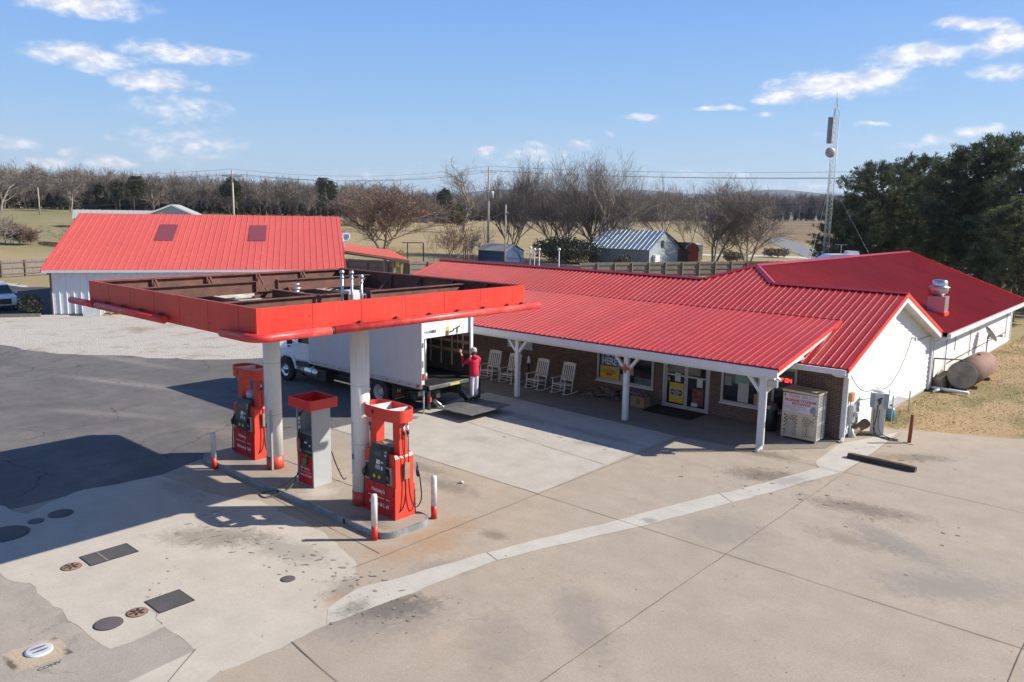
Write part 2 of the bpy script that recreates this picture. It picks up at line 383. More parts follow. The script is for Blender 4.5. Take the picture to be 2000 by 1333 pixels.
def rough_poly(pts, amp, step=.35, seed=1, jag=None):
    """subdivide a polygon's outline and shake it a little: broken edge of paving or gravel"""
    rnd = random.Random(seed); out = []
    n = len(pts)
    for i in range(n):
        a, b = Vector(pts[i] + (0,)), Vector(pts[(i + 1) % n] + (0,)); L = (b - a).length
        am = amp if jag is None or jag[i] else 0
        k = max(1, int(L / step)) if am > 0 else 1
        nn = Vector((-(b - a).y, (b - a).x, 0)).normalized() if L > 0 else Vector((0, 0, 0)); w_ = 0
        for j in range(k):
            w_ = w_ * .6 + rnd.gauss(0, am) if j else 0
            out.append(a.lerp(b, j / k) + nn * w_)
    return [(p.x, p.y) for p in out]
def sheet(name, pts, z, mt):
    me = bpy.data.meshes.new(name); import bmesh
    b = bmesh.new(); vs = [b.verts.new((x, y, z)) for x, y in pts]; f = b.faces.new(vs)
    bmesh.ops.triangulate(b, faces=[f]); bmesh.ops.recalc_face_normals(b, faces=b.faces)
    b.to_mesh(me); b.free()
    if me.polygons[0].normal.z < 0: me.flip_normals()
    me.materials.append(mt); o = bpy.data.objects.new(name, me); COL.objects.link(o); return struct(o)
def concrete(name, base, base2, speck=.5, stains=(), rough=.85, crackf=0.):
    m_ = bpy.data.materials.new(name); m_.use_nodes = True; t = NT(m_.node_tree); b = t.n['Principled BSDF']
    ge = t.new('ShaderNodeNewGeometry'); P = ge.outputs['Position']
    n0 = t.noise(P, .22, 5, .6, .4); n1 = t.noise(P, 1.3, 6, .65); n2 = t.noise(P, 14, 4, .7); n3 = t.noise(P, 26, 5, .8)
    c = t.mix(t.mr(n0, .35, .65), base, base2)
    c = t.mix(t.mr(n1, .38, .7, 0, .6), c, tuple(x * .70 for x in base))
    c = t.mix(t.mr(n2, .35, .8, 0, .35), c, tuple(x * .6 for x in base))
    c = t.mix(t.mr(n3, .48, .66, 0, .42 * speck), c, tuple(x * .38 for x in base))
    c = t.mix(t.mr(n3, .34, .46, .35 * speck, 0), c, tuple(min(.8, x * 1.45) for x in base))
    # pits and small dark flecks
    vo = t.new('ShaderNodeTexVoronoi'); t.l.new(P, vo.inputs['Vector']); vo.inputs['Scale'].default_value = 3.2
    c = t.mix(t.math('MULTIPLY', t.mr(vo.outputs['Distance'], .035, .075, 1, 0), t.mr(t.noise(P, .5, 3), .5, .6)), c, (.06, .05, .045))
    vd = t.new('ShaderNodeTexVoronoi'); t.put(vd.inputs['Vector'], t.vm('ADD', P, t.vm('SCALE', t.noise(P, 3, 3, .6, out=1), .25))); vd.inputs['Scale'].default_value = .85
    c = t.mix(t.math('MULTIPLY', t.mr(vd.outputs['Distance'], .05, .16, .55, 0), t.mr(t.noise(P, .31, 3), .52, .62)), c, tuple(x * .42 for x in base))
    nt_ = t.noise(t.vm('MULTIPLY', P, (.22, 1.6, 1)), .9, 5, .7, .3); c = t.mix(t.mr(nt_, .55, .75, 0, .28), c, tuple(x * .62 for x in base))
    n5 = t.noise(P, .09, 4, .6); c = t.mix(t.mr(n5, .45, .7, 0, .3), c, tuple(x * .78 for x in base))
    # oil stains where the photo shows them
    blot = t.noise(P, 4.2, 9, .74, .9)
    for x, y, rx, ry, ang, col, st in stains:
        ca, sa = math.cos(R(ang)), math.sin(R(ang))
        d = t.vm('SUBTRACT', P, (x, y, 0))
        u = t.math('DIVIDE', t.vm('DOT_PRODUCT', d, (ca, sa, 0), out=1), rx); v = t.math('DIVIDE', t.vm('DOT_PRODUCT', d, (-sa, ca, 0), out=1), ry)
        q = t.math('SQRT', t.math('ADD', t.math('MULTIPLY', u, u), t.math('MULTIPLY', v, v)))
        q = t.math('ADD', q, t.math('MULTIPLY', t.math('SUBTRACT', blot, .5), 2.4))
        c = t.mix(t.mr(q, .35, 1.05, st, 0), c, col)
    if crackf:
        vc = t.new('ShaderNodeTexVoronoi', feature='DISTANCE_TO_EDGE'); t.put(vc.inputs['Vector'], t.vm('ADD', P, t.vm('SCALE', t.noise(P, 1.5, 4, .7, out=1), .9))); vc.inputs['Scale'].default_value = .22
        c = t.mix(t.math('MULTIPLY', t.mr(vc.outputs['Distance'], .0, .008, crackf, 0), t.mr(t.noise(P, .35, 2), .45, .55)), c, (.05, .045, .04))
    t.put(b.inputs['Base Color'], c); b.inputs['Roughness'].default_value = rough; b.inputs['Specular IOR Level'].default_value = .25
    bn = t.new('ShaderNodeBump'); bn.inputs['Strength'].default_value = .35; bn.inputs['Distance'].default_value = .006
    t.put(bn.inputs['Height'], t.math('ADD', n2, n3)); t.l.new(bn.outputs[0], b.inputs['Normal'])
    return m_
DKO = (.09, .075, .06); RST = (.36, .20, .10); GRY = (.2, .185, .17)
CON_TAN = concrete('tan_concrete', (.435, .358, .275), (.365, .318, .262), .8, stains=[
    (-10.9, 9.0, 1.1, .6, 55, DKO, .85), (-10.9, 8.5, 2.0, 1.0, 50, GRY, .5), (-11.4, 10.9, .9, .5, 60, GRY, .5), (-12.6, 11.6, .9, .8, 0, RST, .55), (-12.9, 12.7, .7, .7, 0, RST, .45), (-12.7, 10.6, .9, .5, 30, RST, .4),
    (-8.9, 21.6, 1.4, .8, 20, DKO, .6), (-9.9, 23.6, 1.3, .5, 10, DKO, .55), (-5.9, 20.8, 1.8, .6, 10, DKO, .55), (-4.7, 19.0, 1.7, .6, -30, GRY, .6), (-6.2, 26.6, 1.6, .5, 40, DKO, .5), (-6.9, 26.0, 1.2, .8, 0, RST, .3),
    (-5.5, 18.5, 1.2, .5, 0, DKO, .35), (-3.2, 17.4, 1.8, .8, 40, GRY, .5), (-8, 17, 1.5, 1.2, 0, GRY, .35), (-8.6, 9.6, .8, 1.4, 40, GRY, .4), (-7.9, 11.1, .6, 1.9, 50, GRY, .45), (-15, 14.5, 1.2, .5, 0, DKO, .45), (-17, 15.0, 1.5, .4, 10, DKO, .4), (-11.8, 12.9, .5, .3, 0, DKO, .5)])
CON_LIGHT = concrete('pale_concrete', (.53, .475, .40), (.49, .44, .375), .4, stains=[(-16.4, 8.4, 1.6, .7, 40, DKO, .5), (-12.1, 9.0, .6, .8, 0, DKO, .45), (-14.6, 9.1, 1.5, .6, 10, GRY, .45), (-11.9, 8.5, .35, .5, 0, RST, .4), (-20, 9.3, 1.4, .5, 0, GRY, .4)])
CON_SLAB = concrete('pale_slab_concrete', (.475, .435, .375), (.50, .455, .39), .45, stains=[(-18.3, 21.6, 1.6, .5, 0, GRY, .55), (-15.2, 21.6, 2.2, .4, 0, GRY, .5), (-17.5, 18.4, .7, .4, 0, GRY, .3), (-14.5, 20.6, 1, .3, 20, GRY, .4)])
CON_STRIP = concrete('new_concrete_strip', (.53, .495, .44), (.50, .465, .41), .35, stains=[(-11.4, 8.5, .3, .5, 0, DKO, .5), (-9.6, 16.2, .25, .2, 0, GRY, .6), (-8.2, 21.6, .8, .4, 70, GRY, .5)])
CON_OLD = concrete('old_grey_concrete', (.37, .33, .285), (.41, .345, .28), .9, crackf=.3)
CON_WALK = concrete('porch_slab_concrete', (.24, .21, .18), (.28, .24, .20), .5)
ASPH = concrete('worn_asphalt', (.135, .127, .12), (.215, .20, .182), 1.3, stains=[(-34, 14, 5, .5, 20, (.26, .23, .2), .6), (-40, 16, 6, .5, 10, (.26, .23, .2), .5), (-30, 11, 4, .4, 30, (.24, .21, .18), .5), (-45, 11, 6, .6, 15, (.07, .065, .06), .5), (-24.5, 13, 1.8, .7, 0, (.23, .19, .16), .6), (-33, 9, 4, .8, 60, (.08, .075, .07), .5)], crackf=1.)
ASPH2 = concrete('dark_asphalt', (.062, .06, .06), (.085, .08, .078), .6)
def gravel_mat():
    m_ = bpy.data.materials.new('white_gravel'); m_.use_nodes = True; t = NT(m_.node_tree); b = t.n['Principled BSDF']
    ge = t.new('ShaderNodeNewGeometry'); P = ge.outputs['Position']
    n1 = t.noise(P, .35, 6, .7, .5); n2 = t.noise(P, 5, 6, .75); vo = t.new('ShaderNodeTexVoronoi'); t.l.new(P, vo.inputs['Vector']); vo.inputs['Scale'].default_value = 14
    c = t.mix(n2, (.37, .335, .29), (.62, .58, .52)); c = t.mix(t.mr(vo.outputs['Distance'], .2, .7, 0, .4), c, (.2, .17, .14))
    c = t.mix(t.mr(n1, .52, .68, 0, .75), c, (.26, .185, .12)); c = t.mix(t.mr(t.noise(t.vm('MULTIPLY', P, (1, .25, 1)), 1.1, 5, .7), .6, .72, 0, .7), c, (.10, .07, .05))
    t.put(b.inputs['Base Color'], c); b.inputs['Roughness'].default_value = .95
    bn = t.new('ShaderNodeBump'); bn.inputs['Strength'].default_value = .8; bn.inputs['Distance'].default_value = .03
    t.put(bn.inputs['Height'], vo.outputs['Distance']); t.l.new(bn.outputs[0], b.inputs['Normal']); return m_
GRAV = gravel_mat()
# sheets, each 4 mm above the one below
sheet('gravel_drive', rough_poly([(-115, 6), (-95, 10), (-70, 8.5), (-45, 6), (-30, 8), (-22.6, 16), (-25, 30), (-33, 36), (-45, 33), (-49, 34.5), (-58, 21.5), (-60.8, 19.5), (-64, 20.5), (-70, 20.5), (-84, 25.2), (-94, 25.2), (-118, 22)], .25, .6, 3), -.008, GRAV)
sheet('side_drive', rough_poly([(-60.9, 17.6), (-60.8, 19.8), (-64, 27), (-78, 31), (-83, 24.5), (-93, 23.5), (-114, 20), (-112, 13), (-84, 15.5), (-66, 15.2)], .1, .7, 5), -.004, ASPH2)
sheet('asphalt_lot', rough_poly([(-110, -30), (-8, -40), (-8, 3), (-21.6, 7.5), (-21.6, 9.4), (-22.1, 10.9), (-22.15, 24), (-33.5, 24.5), (-33.6, 23.5), (-38, 18.2), (-44, 14.3), (-50, 12.9), (-58, 13.2), (-72, 14.3), (-112, 14)], .12, .5, 7, jag=[0, 0, 0, 0, 0, 0, 0, 0, 1, 1, 1, 1, 1, 1, 0]), -.004, ASPH)
sheet('concrete_apron', rough_poly([(-22.12, 30), (-22.12, 10.9), (-21.56, 9.45), (-21.7, 7.0), (-21.9, 2), (-22.3, -25), (12, -25), (14, 33.5), (-3.96, 31.7), (-7.6, 29.85), (-8.6, 29.6), (-8.6, 30)], .05, .5, 9, jag=[0, 0, 1, 1, 1, 0, 0, 1, 1, 0, 0, 0]), 0.0, CON_TAN)
sheet('concrete_patch', rough_poly([(-24, 5.2), (-21.0, 5.9), (-21.8, 7.25), (-21.56, 9.4), (-19.15, 9.7), (-17.5, 10.3), (-14.94, 10.25), (-12.89, 9.72), (-12.03, 9.03), (-11.75, 8.16), (-11.25, 7.8), (-11.3, 5.76), (-13.38, 5.76), (-13.32, 4.8), (-16.95, 4.71), (-17.95, 4.44), (-20, 3.9)], .035, .25, 11), .004, CON_LIGHT)
sheet('old_concrete', rough_poly([(-17.95, 4.42), (-16.95, 4.69), (-13.32, 4.78), (-13.40, 5.78), (-12.25, 5.78), (-12.1, 4.6), (-11, 1), (-14, -6), (-30, -4), (-24, 3)], .04, .25, 12), .002, CON_OLD)
sheet('concrete_patch', rough_poly([(-12.2, 5.77), (-11.35, 5.77), (-10.2, 3.0), (-12.0, 3.0)], .01, .4, 13), .006, CON_LIGHT)
sheet('concrete_slab', [(-22.12, 15.75), (-12.82, 15.75), (-12.98, 23.4), (-22.12, 23.9)], .004, CON_SLAB)
sheet('concrete_strip', rough_poly([(-11.27, 7.8), (-11.75, 8.16), (-11.99, 9.01), (-11.27, 12.06), (-10.21, 15.59), (-9.2, 19.2), (-8.02, 23.38), (-8.3, 23.8), (-8.5, 26.4), (-7.45, 29.5), (-7.3, 26), (-7.38, 23.45), (-8.65, 18.82), (-9.68, 15.35), (-10.83, 11.93)], .02, .3, 14), .0075, CON_STRIP)
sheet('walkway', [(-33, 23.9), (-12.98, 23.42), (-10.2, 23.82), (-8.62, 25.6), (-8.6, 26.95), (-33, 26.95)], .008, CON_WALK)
jm = mat('joint_filler', (.11, .093, .078), .9, var=.4, scale=2)
jt = MB()
def joint(a, b, wd=.0125, z=.0105):
    a, b = Vector(a + (z,)), Vector(b + (z,)); L = (b - a).length; k = max(1, int(L / .5)); n_ = Vector((-(b - a).y, (b - a).x, 0)).normalized()
    rnd = random.Random(int(a.x * 10 + b.y)); prev = None
    for i in range(k + 1):
        p = a.lerp(b, i / k) + n_ * rnd.gauss(0, .006); w_ = wd * rnd.uniform(.35, .75); cur = (jt.V(p - n_ * w_), jt.V(p + n_ * w_))
        if prev: jt.F((prev[0], cur[0], cur[1], prev[1]))
        prev = cur
for a, b in (((-12.8, 9.56), (-12.78, 23.4)), ((-12.8, 15.72), (14, 15.68)), ((-22.1, 15.72), (-12.8, 15.74)), ((-7.2, -12), (-7.32, 29.4)), ((-13, 23.62), (14, 23.1)), ((-22.1, 19.9), (-12.95, 19.1)),
             ((-11.24, 7.04), (-9.2, 6.8)), ((-9.2, 6.8), (-7.2, 6.6)), ((-1.6, -12), (-1.6, 34)), ((-7.2, 7.6), (14, 7.6)), ((-11.26, 12.06), (-10.84, 11.94)), ((-9.2, 19.2), (-8.66, 18.82)), ((-8.0, 23.35), (-7.4, 23.4)),
             ((-12.25, 5.8), (-10.1, 3)), ((-22.1, 10.9), (-12.95, 10.4))):
    joint(a, b)
struct(jt.build('paving_joints', jm))
IN_ISL = lambda x, y: -22.2 < x < -13.2 and 10.8 < y < 12.5
jt = MB(); rc = random.Random(12)
for (x, y, a, L) in ((-8.6, 25.0, 190, 1.6), (-13.4, 5.75, 165, 1.4), (-30, 8, 10, 9), (-36, 12, 160, 8), (-28, 14.6, 190, 6), (-42, 10, 15, 9), (-25, 9.6, 70, 5), (-33, 5, 30, 8)):
    p = Vector((x, y, .0112)); prev = None; a = R(a)
    for i in range(int(L / .07)):
        a += rc.gauss(0, .24); p = p + Vector((math.cos(a), math.sin(a), 0)) * .07; n_ = Vector((-math.sin(a), math.cos(a), 0)) * rc.uniform(.0015, .0045) * (2.2 if x < -22 else 1); cur = (jt.V(p - n_), jt.V(p + n_))
        if prev: jt.F((prev[0], cur[0], cur[1], prev[1]))
        prev = cur
struct(jt.build('paving_cracks', mat('crack_dark', (.075, .065, .055), .95)))
jt = MB(); sp_ = []
for cx, cy, sx2, sy2, nn_, r0, el_, an in ((-10.95, 8.7, .55, .45, 34, .035, 1.3, 40), (-13.9, 9.2, 1.3, .45, 60, .03, 2.6, 20), (-12.2, 9.0, .35, .5, 14, .05, 1.4, 60), (-16.6, 8.6, .8, .35, 46, .028, 4.5, 65), (-15.0, 6.3, .5, .3, 26, .02, 1.6, 10), (-9.0, 21.3, 1.3, .9, 30, .04, 1.6, 0), (-5.6, 20.0, 1.6, 1.0, 24, .045, 1.8, 0), (-9, 13, 5, 5, 90, .013, 1.2, 0), (-5, 15, 4, 6, 90, .013, 1.2, 0), (-15.5, 20.8, 2.5, .6, 40, .035, 2.2, 10), (-16, 14, 3, 1, 24, .03, 1.5, 0), (-11, 11, 2, 2, 50, .012, 1.2, 0), (-6.2, 26.4, .9, .4, 18, .04, 2, 30)):
    for _ in range(nn_):
        x, y = rc.gauss(cx, sx2), rc.gauss(cy, sy2); r_0 = r0 * rc.choice((.3, .4, .5, .6, .8, 1.1)); aa = R(an + rc.gauss(0, 18)); zz_ = .0118
        if IN_ISL(x, y) or any((x - a_) ** 2 + (y - b_) ** 2 < .09 for a_, b_ in ((-13.36, 8.33), (-14.23, 5.65), (-14.2, 5.12))): continue
        pts = []
        for k in range(8):
            q = 2 * math.pi * k / 8; rr = r_0 * rc.uniform(.6, 1.35); u_, v_ = rr * el_ * math.cos(q), rr * math.sin(q); pts.append((x + u_ * math.cos(aa) - v_ * math.sin(aa), y + u_ * math.sin(aa) + v_ * math.cos(aa), zz_))
        if all((x - a_) ** 2 + (y - b_) ** 2 > (r_0 * el_ + c_) ** 2 for a_, b_, c_ in sp_): jt.poly(pts); sp_.append((x, y, r_0 * el_))
struct(jt.build('oil_spots', mat('oil_spot', (.235, .20, .165), .8, var=.4, scale=9)))
if 0: struct(jt.build('paving_cracks', mat('crack_dark', (.07, .06, .05), .95)))
# ================================================================ store building
def roof_plane(mb, O, U, V, poly, sp=.305, rh=.022, rw=.05, th=.02, m=0, mr_=0, minor=0):
    """ribbed metal sheet: poly in (u, v) metres on the plane O + u*U + v*V, ribs run along V"""
    O, U, V = Vector(O), Vector(U).normalized(), Vector(V).normalized(); N = U.cross(V).normalized()
    if N.z < 0: N = -N
    P = lambda u, v, h: O + U * u + V * v + N * h
    mb.prism([P(u, v, 0) for u, v in poly], N * th, m)
    us = [p[0] for p in poly]; n = len(poly)
    def span(u):
        vs = []
        for i in range(n):
            (a, b), (c, d) = poly[i], poly[(i + 1) % n]
            if (a - u) * (c - u) < 0: vs.append(b + (d - b) * (u - a) / (c - a))
        return (min(vs), max(vs)) if len(vs) >= 2 else None
    def rib(u, w_, h):
        s0 = span(u)
        if not s0 or s0[1] - s0[0] < .05: return
        a, b = s0; t = th - .002; i = [mb.V(P(*q)) for q in ((u - w_ / 2, a, t), (u - w_ * .28, a, t + h), (u + w_ * .28, a, t + h), (u + w_ / 2, a, t), (u - w_ / 2, b, t), (u - w_ * .28, b, t + h), (u + w_ * .28, b, t + h), (u + w_ / 2, b, t))]
        for f in ((0, 1, 2, 3), (7, 6, 5, 4), (0, 4, 5, 1), (1, 5, 6, 2), (2, 6, 7, 3)): mb.F([i[k] for k in f], mr_)
    u = min(us) + sp * .5
    while u < max(us):
        rib(u, rw, rh)
        if minor:
            for q in (1, 2): rib(u + sp * q / 3, rw * .45, rh * .3)
        u += sp
    return mb
def brick_mat():
    m_ = bpy.data.materials.new('brown_brick'); m_.use_nodes = True; t = NT(m_.node_tree); b = t.n['Principled BSDF']
    ge = t.new('ShaderNodeNewGeometry'); P = ge.outputs['Position']; s3 = t.new('ShaderNodeSeparateXYZ'); t.l.new(P, s3.inputs[0])
    cb_ = t.new('ShaderNodeCombineXYZ'); t.put(cb_.inputs[0], t.math('ADD', s3.outputs[0], s3.outputs[1])); t.l.new(s3.outputs[2], cb_.inputs[1])
    br = t.new('ShaderNodeTexBrick'); t.l.new(cb_.outputs[0], br.inputs['Vector']); br.inputs['Scale'].default_value = 1
    br.inputs['Brick Width'].default_value = .22; br.inputs['Row Height'].default_value = .078; br.inputs['Mortar Size'].default_value = .007
    br.inputs['Color1'].default_value = (.10, .052, .038, 1); br.inputs['Color2'].default_value = (.17, .092, .065, 1); br.inputs['Mortar'].default_value = (.28, .245, .21, 1); br.inputs['Bias'].default_value = -.1
    n1 = t.noise(P, .7, 5, .6); n2 = t.noise(P, 9, 4, .6)
    c = t.mix(t.mr(n1, .35, .65, 0, .45), br.outputs['Color'], (.19, .135, .105)); c = t.mix(t.mr(n2, .5, .75, 0, .5), c, (.06, .035, .028))
    t.put(b.inputs['Base Color'], c); b.inputs['Roughness'].default_value = .9
    bn = t.new('ShaderNodeBump'); bn.inputs['Strength'].default_value = .7; bn.inputs['Distance'].default_value = .01; bn.invert = True
    t.put(bn.inputs['Height'], br.outputs['Fac']); t.l.new(bn.outputs[0], b.inputs['Normal']); return m_
BRICK = brick_mat()
SOFFIT = mat('soffit', (.60, .59, .57), .6)
S_F = .337                       # pitch of the front roof
zf = lambda y: 2.70 + S_F * (y - 25.75)
RZ, RY = zf(31.8), 31.8          # main ridge
WS = .383; WRX, WRZ = -15.0, 5.35
zw = lambda x: WRZ - WS * abs(x - WRX)
st = thing('store_building', 'long brick store with red ribbed metal roof, front porch and white sided gable', 'store', (-20, 27, 0))
# walls
SX0, SX1, WY = -33.2, -8.62, 26.95
DX0, DX1 = -15.60, -13.58        # door opening
W1 = (-18.80, -16.05); W2 = (-13.10, -11.58); W3 = (-11.12, -10.25)
WZ0, WZ1 = .60, 2.05
mb = MB()
def wallx(x0, x1, z0, z1): mb.box((x0, WY, z0), (x1, WY + .25, z1))
segs = [(SX0, W1[0]), (W1[1], DX0), (DX1, W2[0]), (W2[1], W3[0]), (W3[1], SX1)]
for a, b in segs: wallx(a, b, 0, 2.95)
for a, b in (W1, W2): wallx(a, b, 0, WZ0); wallx(a, b, WZ1, 2.95)
wallx(*W3, 0, .6); wallx(*W3, 2.25, 2.95); wallx(DX0, DX1, 2.16, 2.95)
bw = mb.build('brick_wall', BRICK, st)
# side wall and gable, white lap siding
def lap(mb, x, fn, z0, z1, step=.2, m=0):
    z = z0
    while z < z1 - .01:
        zt = min(z + step, z1); a0, b0 = fn(z); a1, b1 = fn(zt)
        if b0 - a0 > .05:
            mb.F([mb.V(p) for p in ((x + .036, a0, z), (x + .036, b0, z), (x + .002, b1, zt), (x + .002, a1, zt))], m)
            mb.F([mb.V(p) for p in ((x, a0, z), (x, b0, z), (x + .036, b0, z), (x + .036, a0, z))], m)
        z += step
def gfn(z):
    if z <= 2.95: return (WY, 37.9)
    h = (z - 2.95) / S_F; return (WY - .35 + h + .3, 36.95 - h + .3) if True else None
mb = MB(); lap(mb, -8.62, gfn, .12, RZ - .08); lap(mb, -8.62, lambda z: (37.9, 57.3), .12, 2.5)
sd = mb.build('siding_wall', SIDING, st)
mb = MB(); mb.box((-8.75, 27.2, 0), (-8.63, 57.3, .14)); mb.box((-8.72, 27.2, .14), (-8.64, 57.3, 2.6)); mb.prism([(-8.64, 27.0, 2.6), (-8.64, 36.9, 2.6), (-8.64, 31.85, RZ - .06)], (-.06, 0, 0))
mb.build('foundation', mat('foundation_block', (.42, .42, .41), .8), st)
for a, b in (((-8.66, 26.93, .05), (-8.55, 27.04, 2.66)), ((-8.60, 37.82, .05), (-8.50, 37.96, 2.6)), ((-8.66, 57.2, .1), (-8.56, 57.34, 2.6))): mb = MB(); mb.box(a, b); mb.build('corner_trim', WHITE2, st)
mb = MB()
mb.box((SX0, WY, 0), (SX0 + .2, 36.9, 2.9)); mb.prism([(SX0, WY, 2.9), (SX0, 36.9, 2.9), (SX0, 31.85, RZ - .06)], (.2, 0, 0)); mb.box((SX0, 36.7, 0), (-21.6, 36.9, 2.6)); mb.box((-21.6, 36.9, 0), (-21.4, 57.3, 2.6)); mb.box((-21.4, 57.1, 0), (-8.7, 57.3, 2.6)); mb.prism([(-21.4, 57.1, 2.6), (-8.6, 57.1, 2.6), (-15, 57.1, 5.2)], (0, .2, 0))
mb.build('rear_wall', SIDING, st)
# roofs
mb = MB(); v = lambda y: math.hypot(y - 25.75, zf(y) - 2.70)
U, V_ = (1, 0, 0), (0, 1, S_F)
XH = WRX + (WRZ - RZ) / WS
AY = 25.75 + (WRZ - 2.70) / S_F
roof_plane(mb, (0, 25.75, 2.70), U, V_, [(-33.55, 0), (-8.18, 0), (-8.18, v(31.8)), (XH, v(31.8)), (WRX, v(AY)), (2 * WRX - XH, v(31.8)), (-33.55, v(31.8))], .255, .036, .052)
vb = lambda y: math.hypot(y - 31.8, S_F * (y - 31.8))
roof_plane(mb, (0, 31.8, RZ), U, (0, 1, -S_F), [(-8.18, 0), (-8.18, vb(37.75)), (XH, 0)], .255, .036, .052)
roof_plane(mb, (0, 31.8, RZ), U, (0, 1, -S_F), [(2 * WRX - XH, 0), (-21.9, vb(37.3)), (-33.55, vb(37.3)), (-33.55, 0)], .255, .036, .052)
vw = lambda x: math.hypot(x - WRX, WS * (x - WRX))
rf = mb.build('roof', REDROOF, st); mb = MB()
roof_plane(mb, (WRX, 0, WRZ), (0, 1, 0), (1, 0, -WS), [(AY, 0), (57.6, 0), (57.6, vw(-7.92)), (37.8, vw(-7.92)), (31.8, vw(XH))], .255, .036, .052)
roof_plane(mb, (WRX, 0, WRZ), (0, 1, 0), (-1, 0, -WS), [(AY, 0), (57.6, 0), (57.6, vw(-7.92)), (37.4, vw(-7.92)), (31.8, vw(XH))], .255, .036, .052)
mb.build('wing_roof', REDROOF_W, st)
PY0, PZ0, PY1 = 23.62, 2.80, 29.02; PS = (zf(PY1) + .05 - PZ0) / (PY1 - PY0)
mb = MB(); roof_plane(mb, (0, PY0, PZ0), U, (0, 1, PS), [(-31.9, 0), (-9.62, 0), (-9.62, math.hypot(PY1 - PY0, PS * (PY1 - PY0))), (-31.9, math.hypot(PY1 - PY0, PS * (PY1 - PY0)))], .255, .036, .052)
pr = mb.build('porch_roof', REDROOF, st)
# ridge caps, rakes
mb = MB()
def cap(a, b, w_=.16, dz=.05):
    a, b = Vector(a), Vector(b); d = (b - a).normalized(); s_ = Vector((-d.y, d.x, 0)).normalized() * w_
    mb.hex([a - s_ + Vector((0, 0, -.02)), b - s_ + Vector((0, 0, -.02)), b + Vector((0, 0, dz)), a + Vector((0, 0, dz)), a - s_, b - s_, b + Vector((0, 0, dz + .02)), a + Vector((0, 0, dz + .02))])
    mb.hex([a + s_ + Vector((0, 0, -.02)), b + s_ + Vector((0, 0, -.02)), b + Vector((0, 0, dz)), a + Vector((0, 0, dz)), a + s_, b + s_, b + Vector((0, 0, dz + .02)), a + Vector((0, 0, dz + .02))])
cap((-33.58, 31.8, RZ + .03), (2 * WRX - XH, 31.8, RZ + .03)); cap((XH, 31.8, RZ + .03), (-8.14, 31.8, RZ + .03))
cap((2 * WRX - XH, 31.8, RZ + .03), (WRX, AY, WRZ + .03)); cap((WRX, AY, WRZ + .03), (XH, 31.8, RZ + .03)); cap((WRX, AY, WRZ + .03), (WRX, 57.62, WRZ + .03))
mb.beam((-31.9, PY1 + .03, zf(PY1) + .07), (-9.6, PY1 + .03, zf(PY1) + .07), .1, .05)
mb.build('ridge_cap', REDROOF_DK, st)
mb = MB()
n_ = Vector((0, 0, 1))
def rake(a, b, h=.10, w_=.05): mb.hex([Vector(a) + Vector((x_, 0, z_)) for z_ in (-h, .045) for x_ in (0,)] and [Vector(a) + Vector((0, 0, -h)), Vector(a) + Vector((w_, 0, -h)), Vector(b) + Vector((w_, 0, -h)), Vector(b) + Vector((0, 0, -h)), Vector(a) + Vector((0, 0, .05)), Vector(a) + Vector((w_, 0, .05)), Vector(b) + Vector((w_, 0, .05)), Vector(b) + Vector((0, 0, .05))])
for a, b in (((-8.18, 25.72, 2.69), (-8.18, 31.8, RZ)), ((-8.18, 31.8, RZ), (-8.18, 37.8, 2.68)), ((-9.62, PY0 - .02, PZ0), (-9.62, PY1, PZ0 + PS * (PY1 - PY0))), ((-33.6, 25.72, 2.69), (-33.6, 31.8, RZ))): mb = MB(); rake(a, b); mb.build('rake_trim', REDTRIM, st)
mb = MB(); mb.beam((-15, 57.62, WRZ + .02), (-7.9, 57.62, zw(-7.9) + .02), .06, .12); mb.build('rake_trim', REDTRIM, st)
mb = MB()   # white fascia, gutters and soffits
mb.box((-33.5, 25.62, 2.50), (-8.2, 25.76, 2.68)); mb.box((-31.9, PY0 - .06, 2.52), (-9.6, PY0 + .06, 2.77))
mb.box((-31.9, PY0 + .10, 2.42), (-9.75, PY0 + .38, 2.66))
def wrake(a, b, h=.2): mb.hex([Vector(a) + Vector((-.03, 0, -h - .1)), Vector(a) + Vector((.02, 0, -h - .1)), Vector(b) + Vector((.02, 0, -h - .1)), Vector(b) + Vector((-.03, 0, -h - .1)), Vector(a) + Vector((-.03, 0, -.1)), Vector(a) + Vector((.02, 0, -.1)), Vector(b) + Vector((.02, 0, -.1)), Vector(b) + Vector((-.03, 0, -.1))])
wrake((-8.17, 25.74, 2.69), (-8.17, 31.8, RZ)); wrake((-8.17, 31.8, RZ), (-8.17, 37.8, 2.68)); wrake((-9.63, PY0, PZ0), (-9.63, PY1, PZ0 + PS * (PY1 - PY0)), .14)
mb.box((-7.98, 37.85, 2.42), (-7.84, 57.6, 2.62))
mb.build('fascia', WHITE2, st)
mb = MB()
mb.hex([(-33.5, 25.7, 2.50), (-8.2, 25.7, 2.50), (-8.2, 26.94, 2.56), (-33.5, 26.94, 2.56), (-33.5, 25.7, 2.54), (-8.2, 25.7, 2.54), (-8.2, 26.94, 2.60), (-33.5, 26.94, 2.60)])
for (y0, z0), (y1, z1) in (((25.76, 2.70), (31.8, RZ)), ((31.8, RZ), (37.8, 2.68))):
    mb.hex([(-8.66, y0, z0 - .26), (-8.2, y0, z0 - .26), (-8.2, y1, z1 - .26), (-8.66, y1, z1 - .26), (-8.66, y0, z0 - .23), (-8.2, y0, z0 - .23), (-8.2, y1, z1 - .23), (-8.66, y1, z1 - .23)])
mb.box((-8.62, 37.9, 2.44), (-7.98, 57.5, 2.47))
mb.hex([(-31.9, PY0 + .1, 2.68), (-9.7, PY0 + .1, 2.68), (-9.7, 26.94, 2.88), (-31.9, 26.94, 2.88), (-31.9, PY0 + .1, 2.71), (-9.7, PY0 + .1, 2.71), (-9.7, 26.94, 2.91), (-31.9, 26.94, 2.91)])
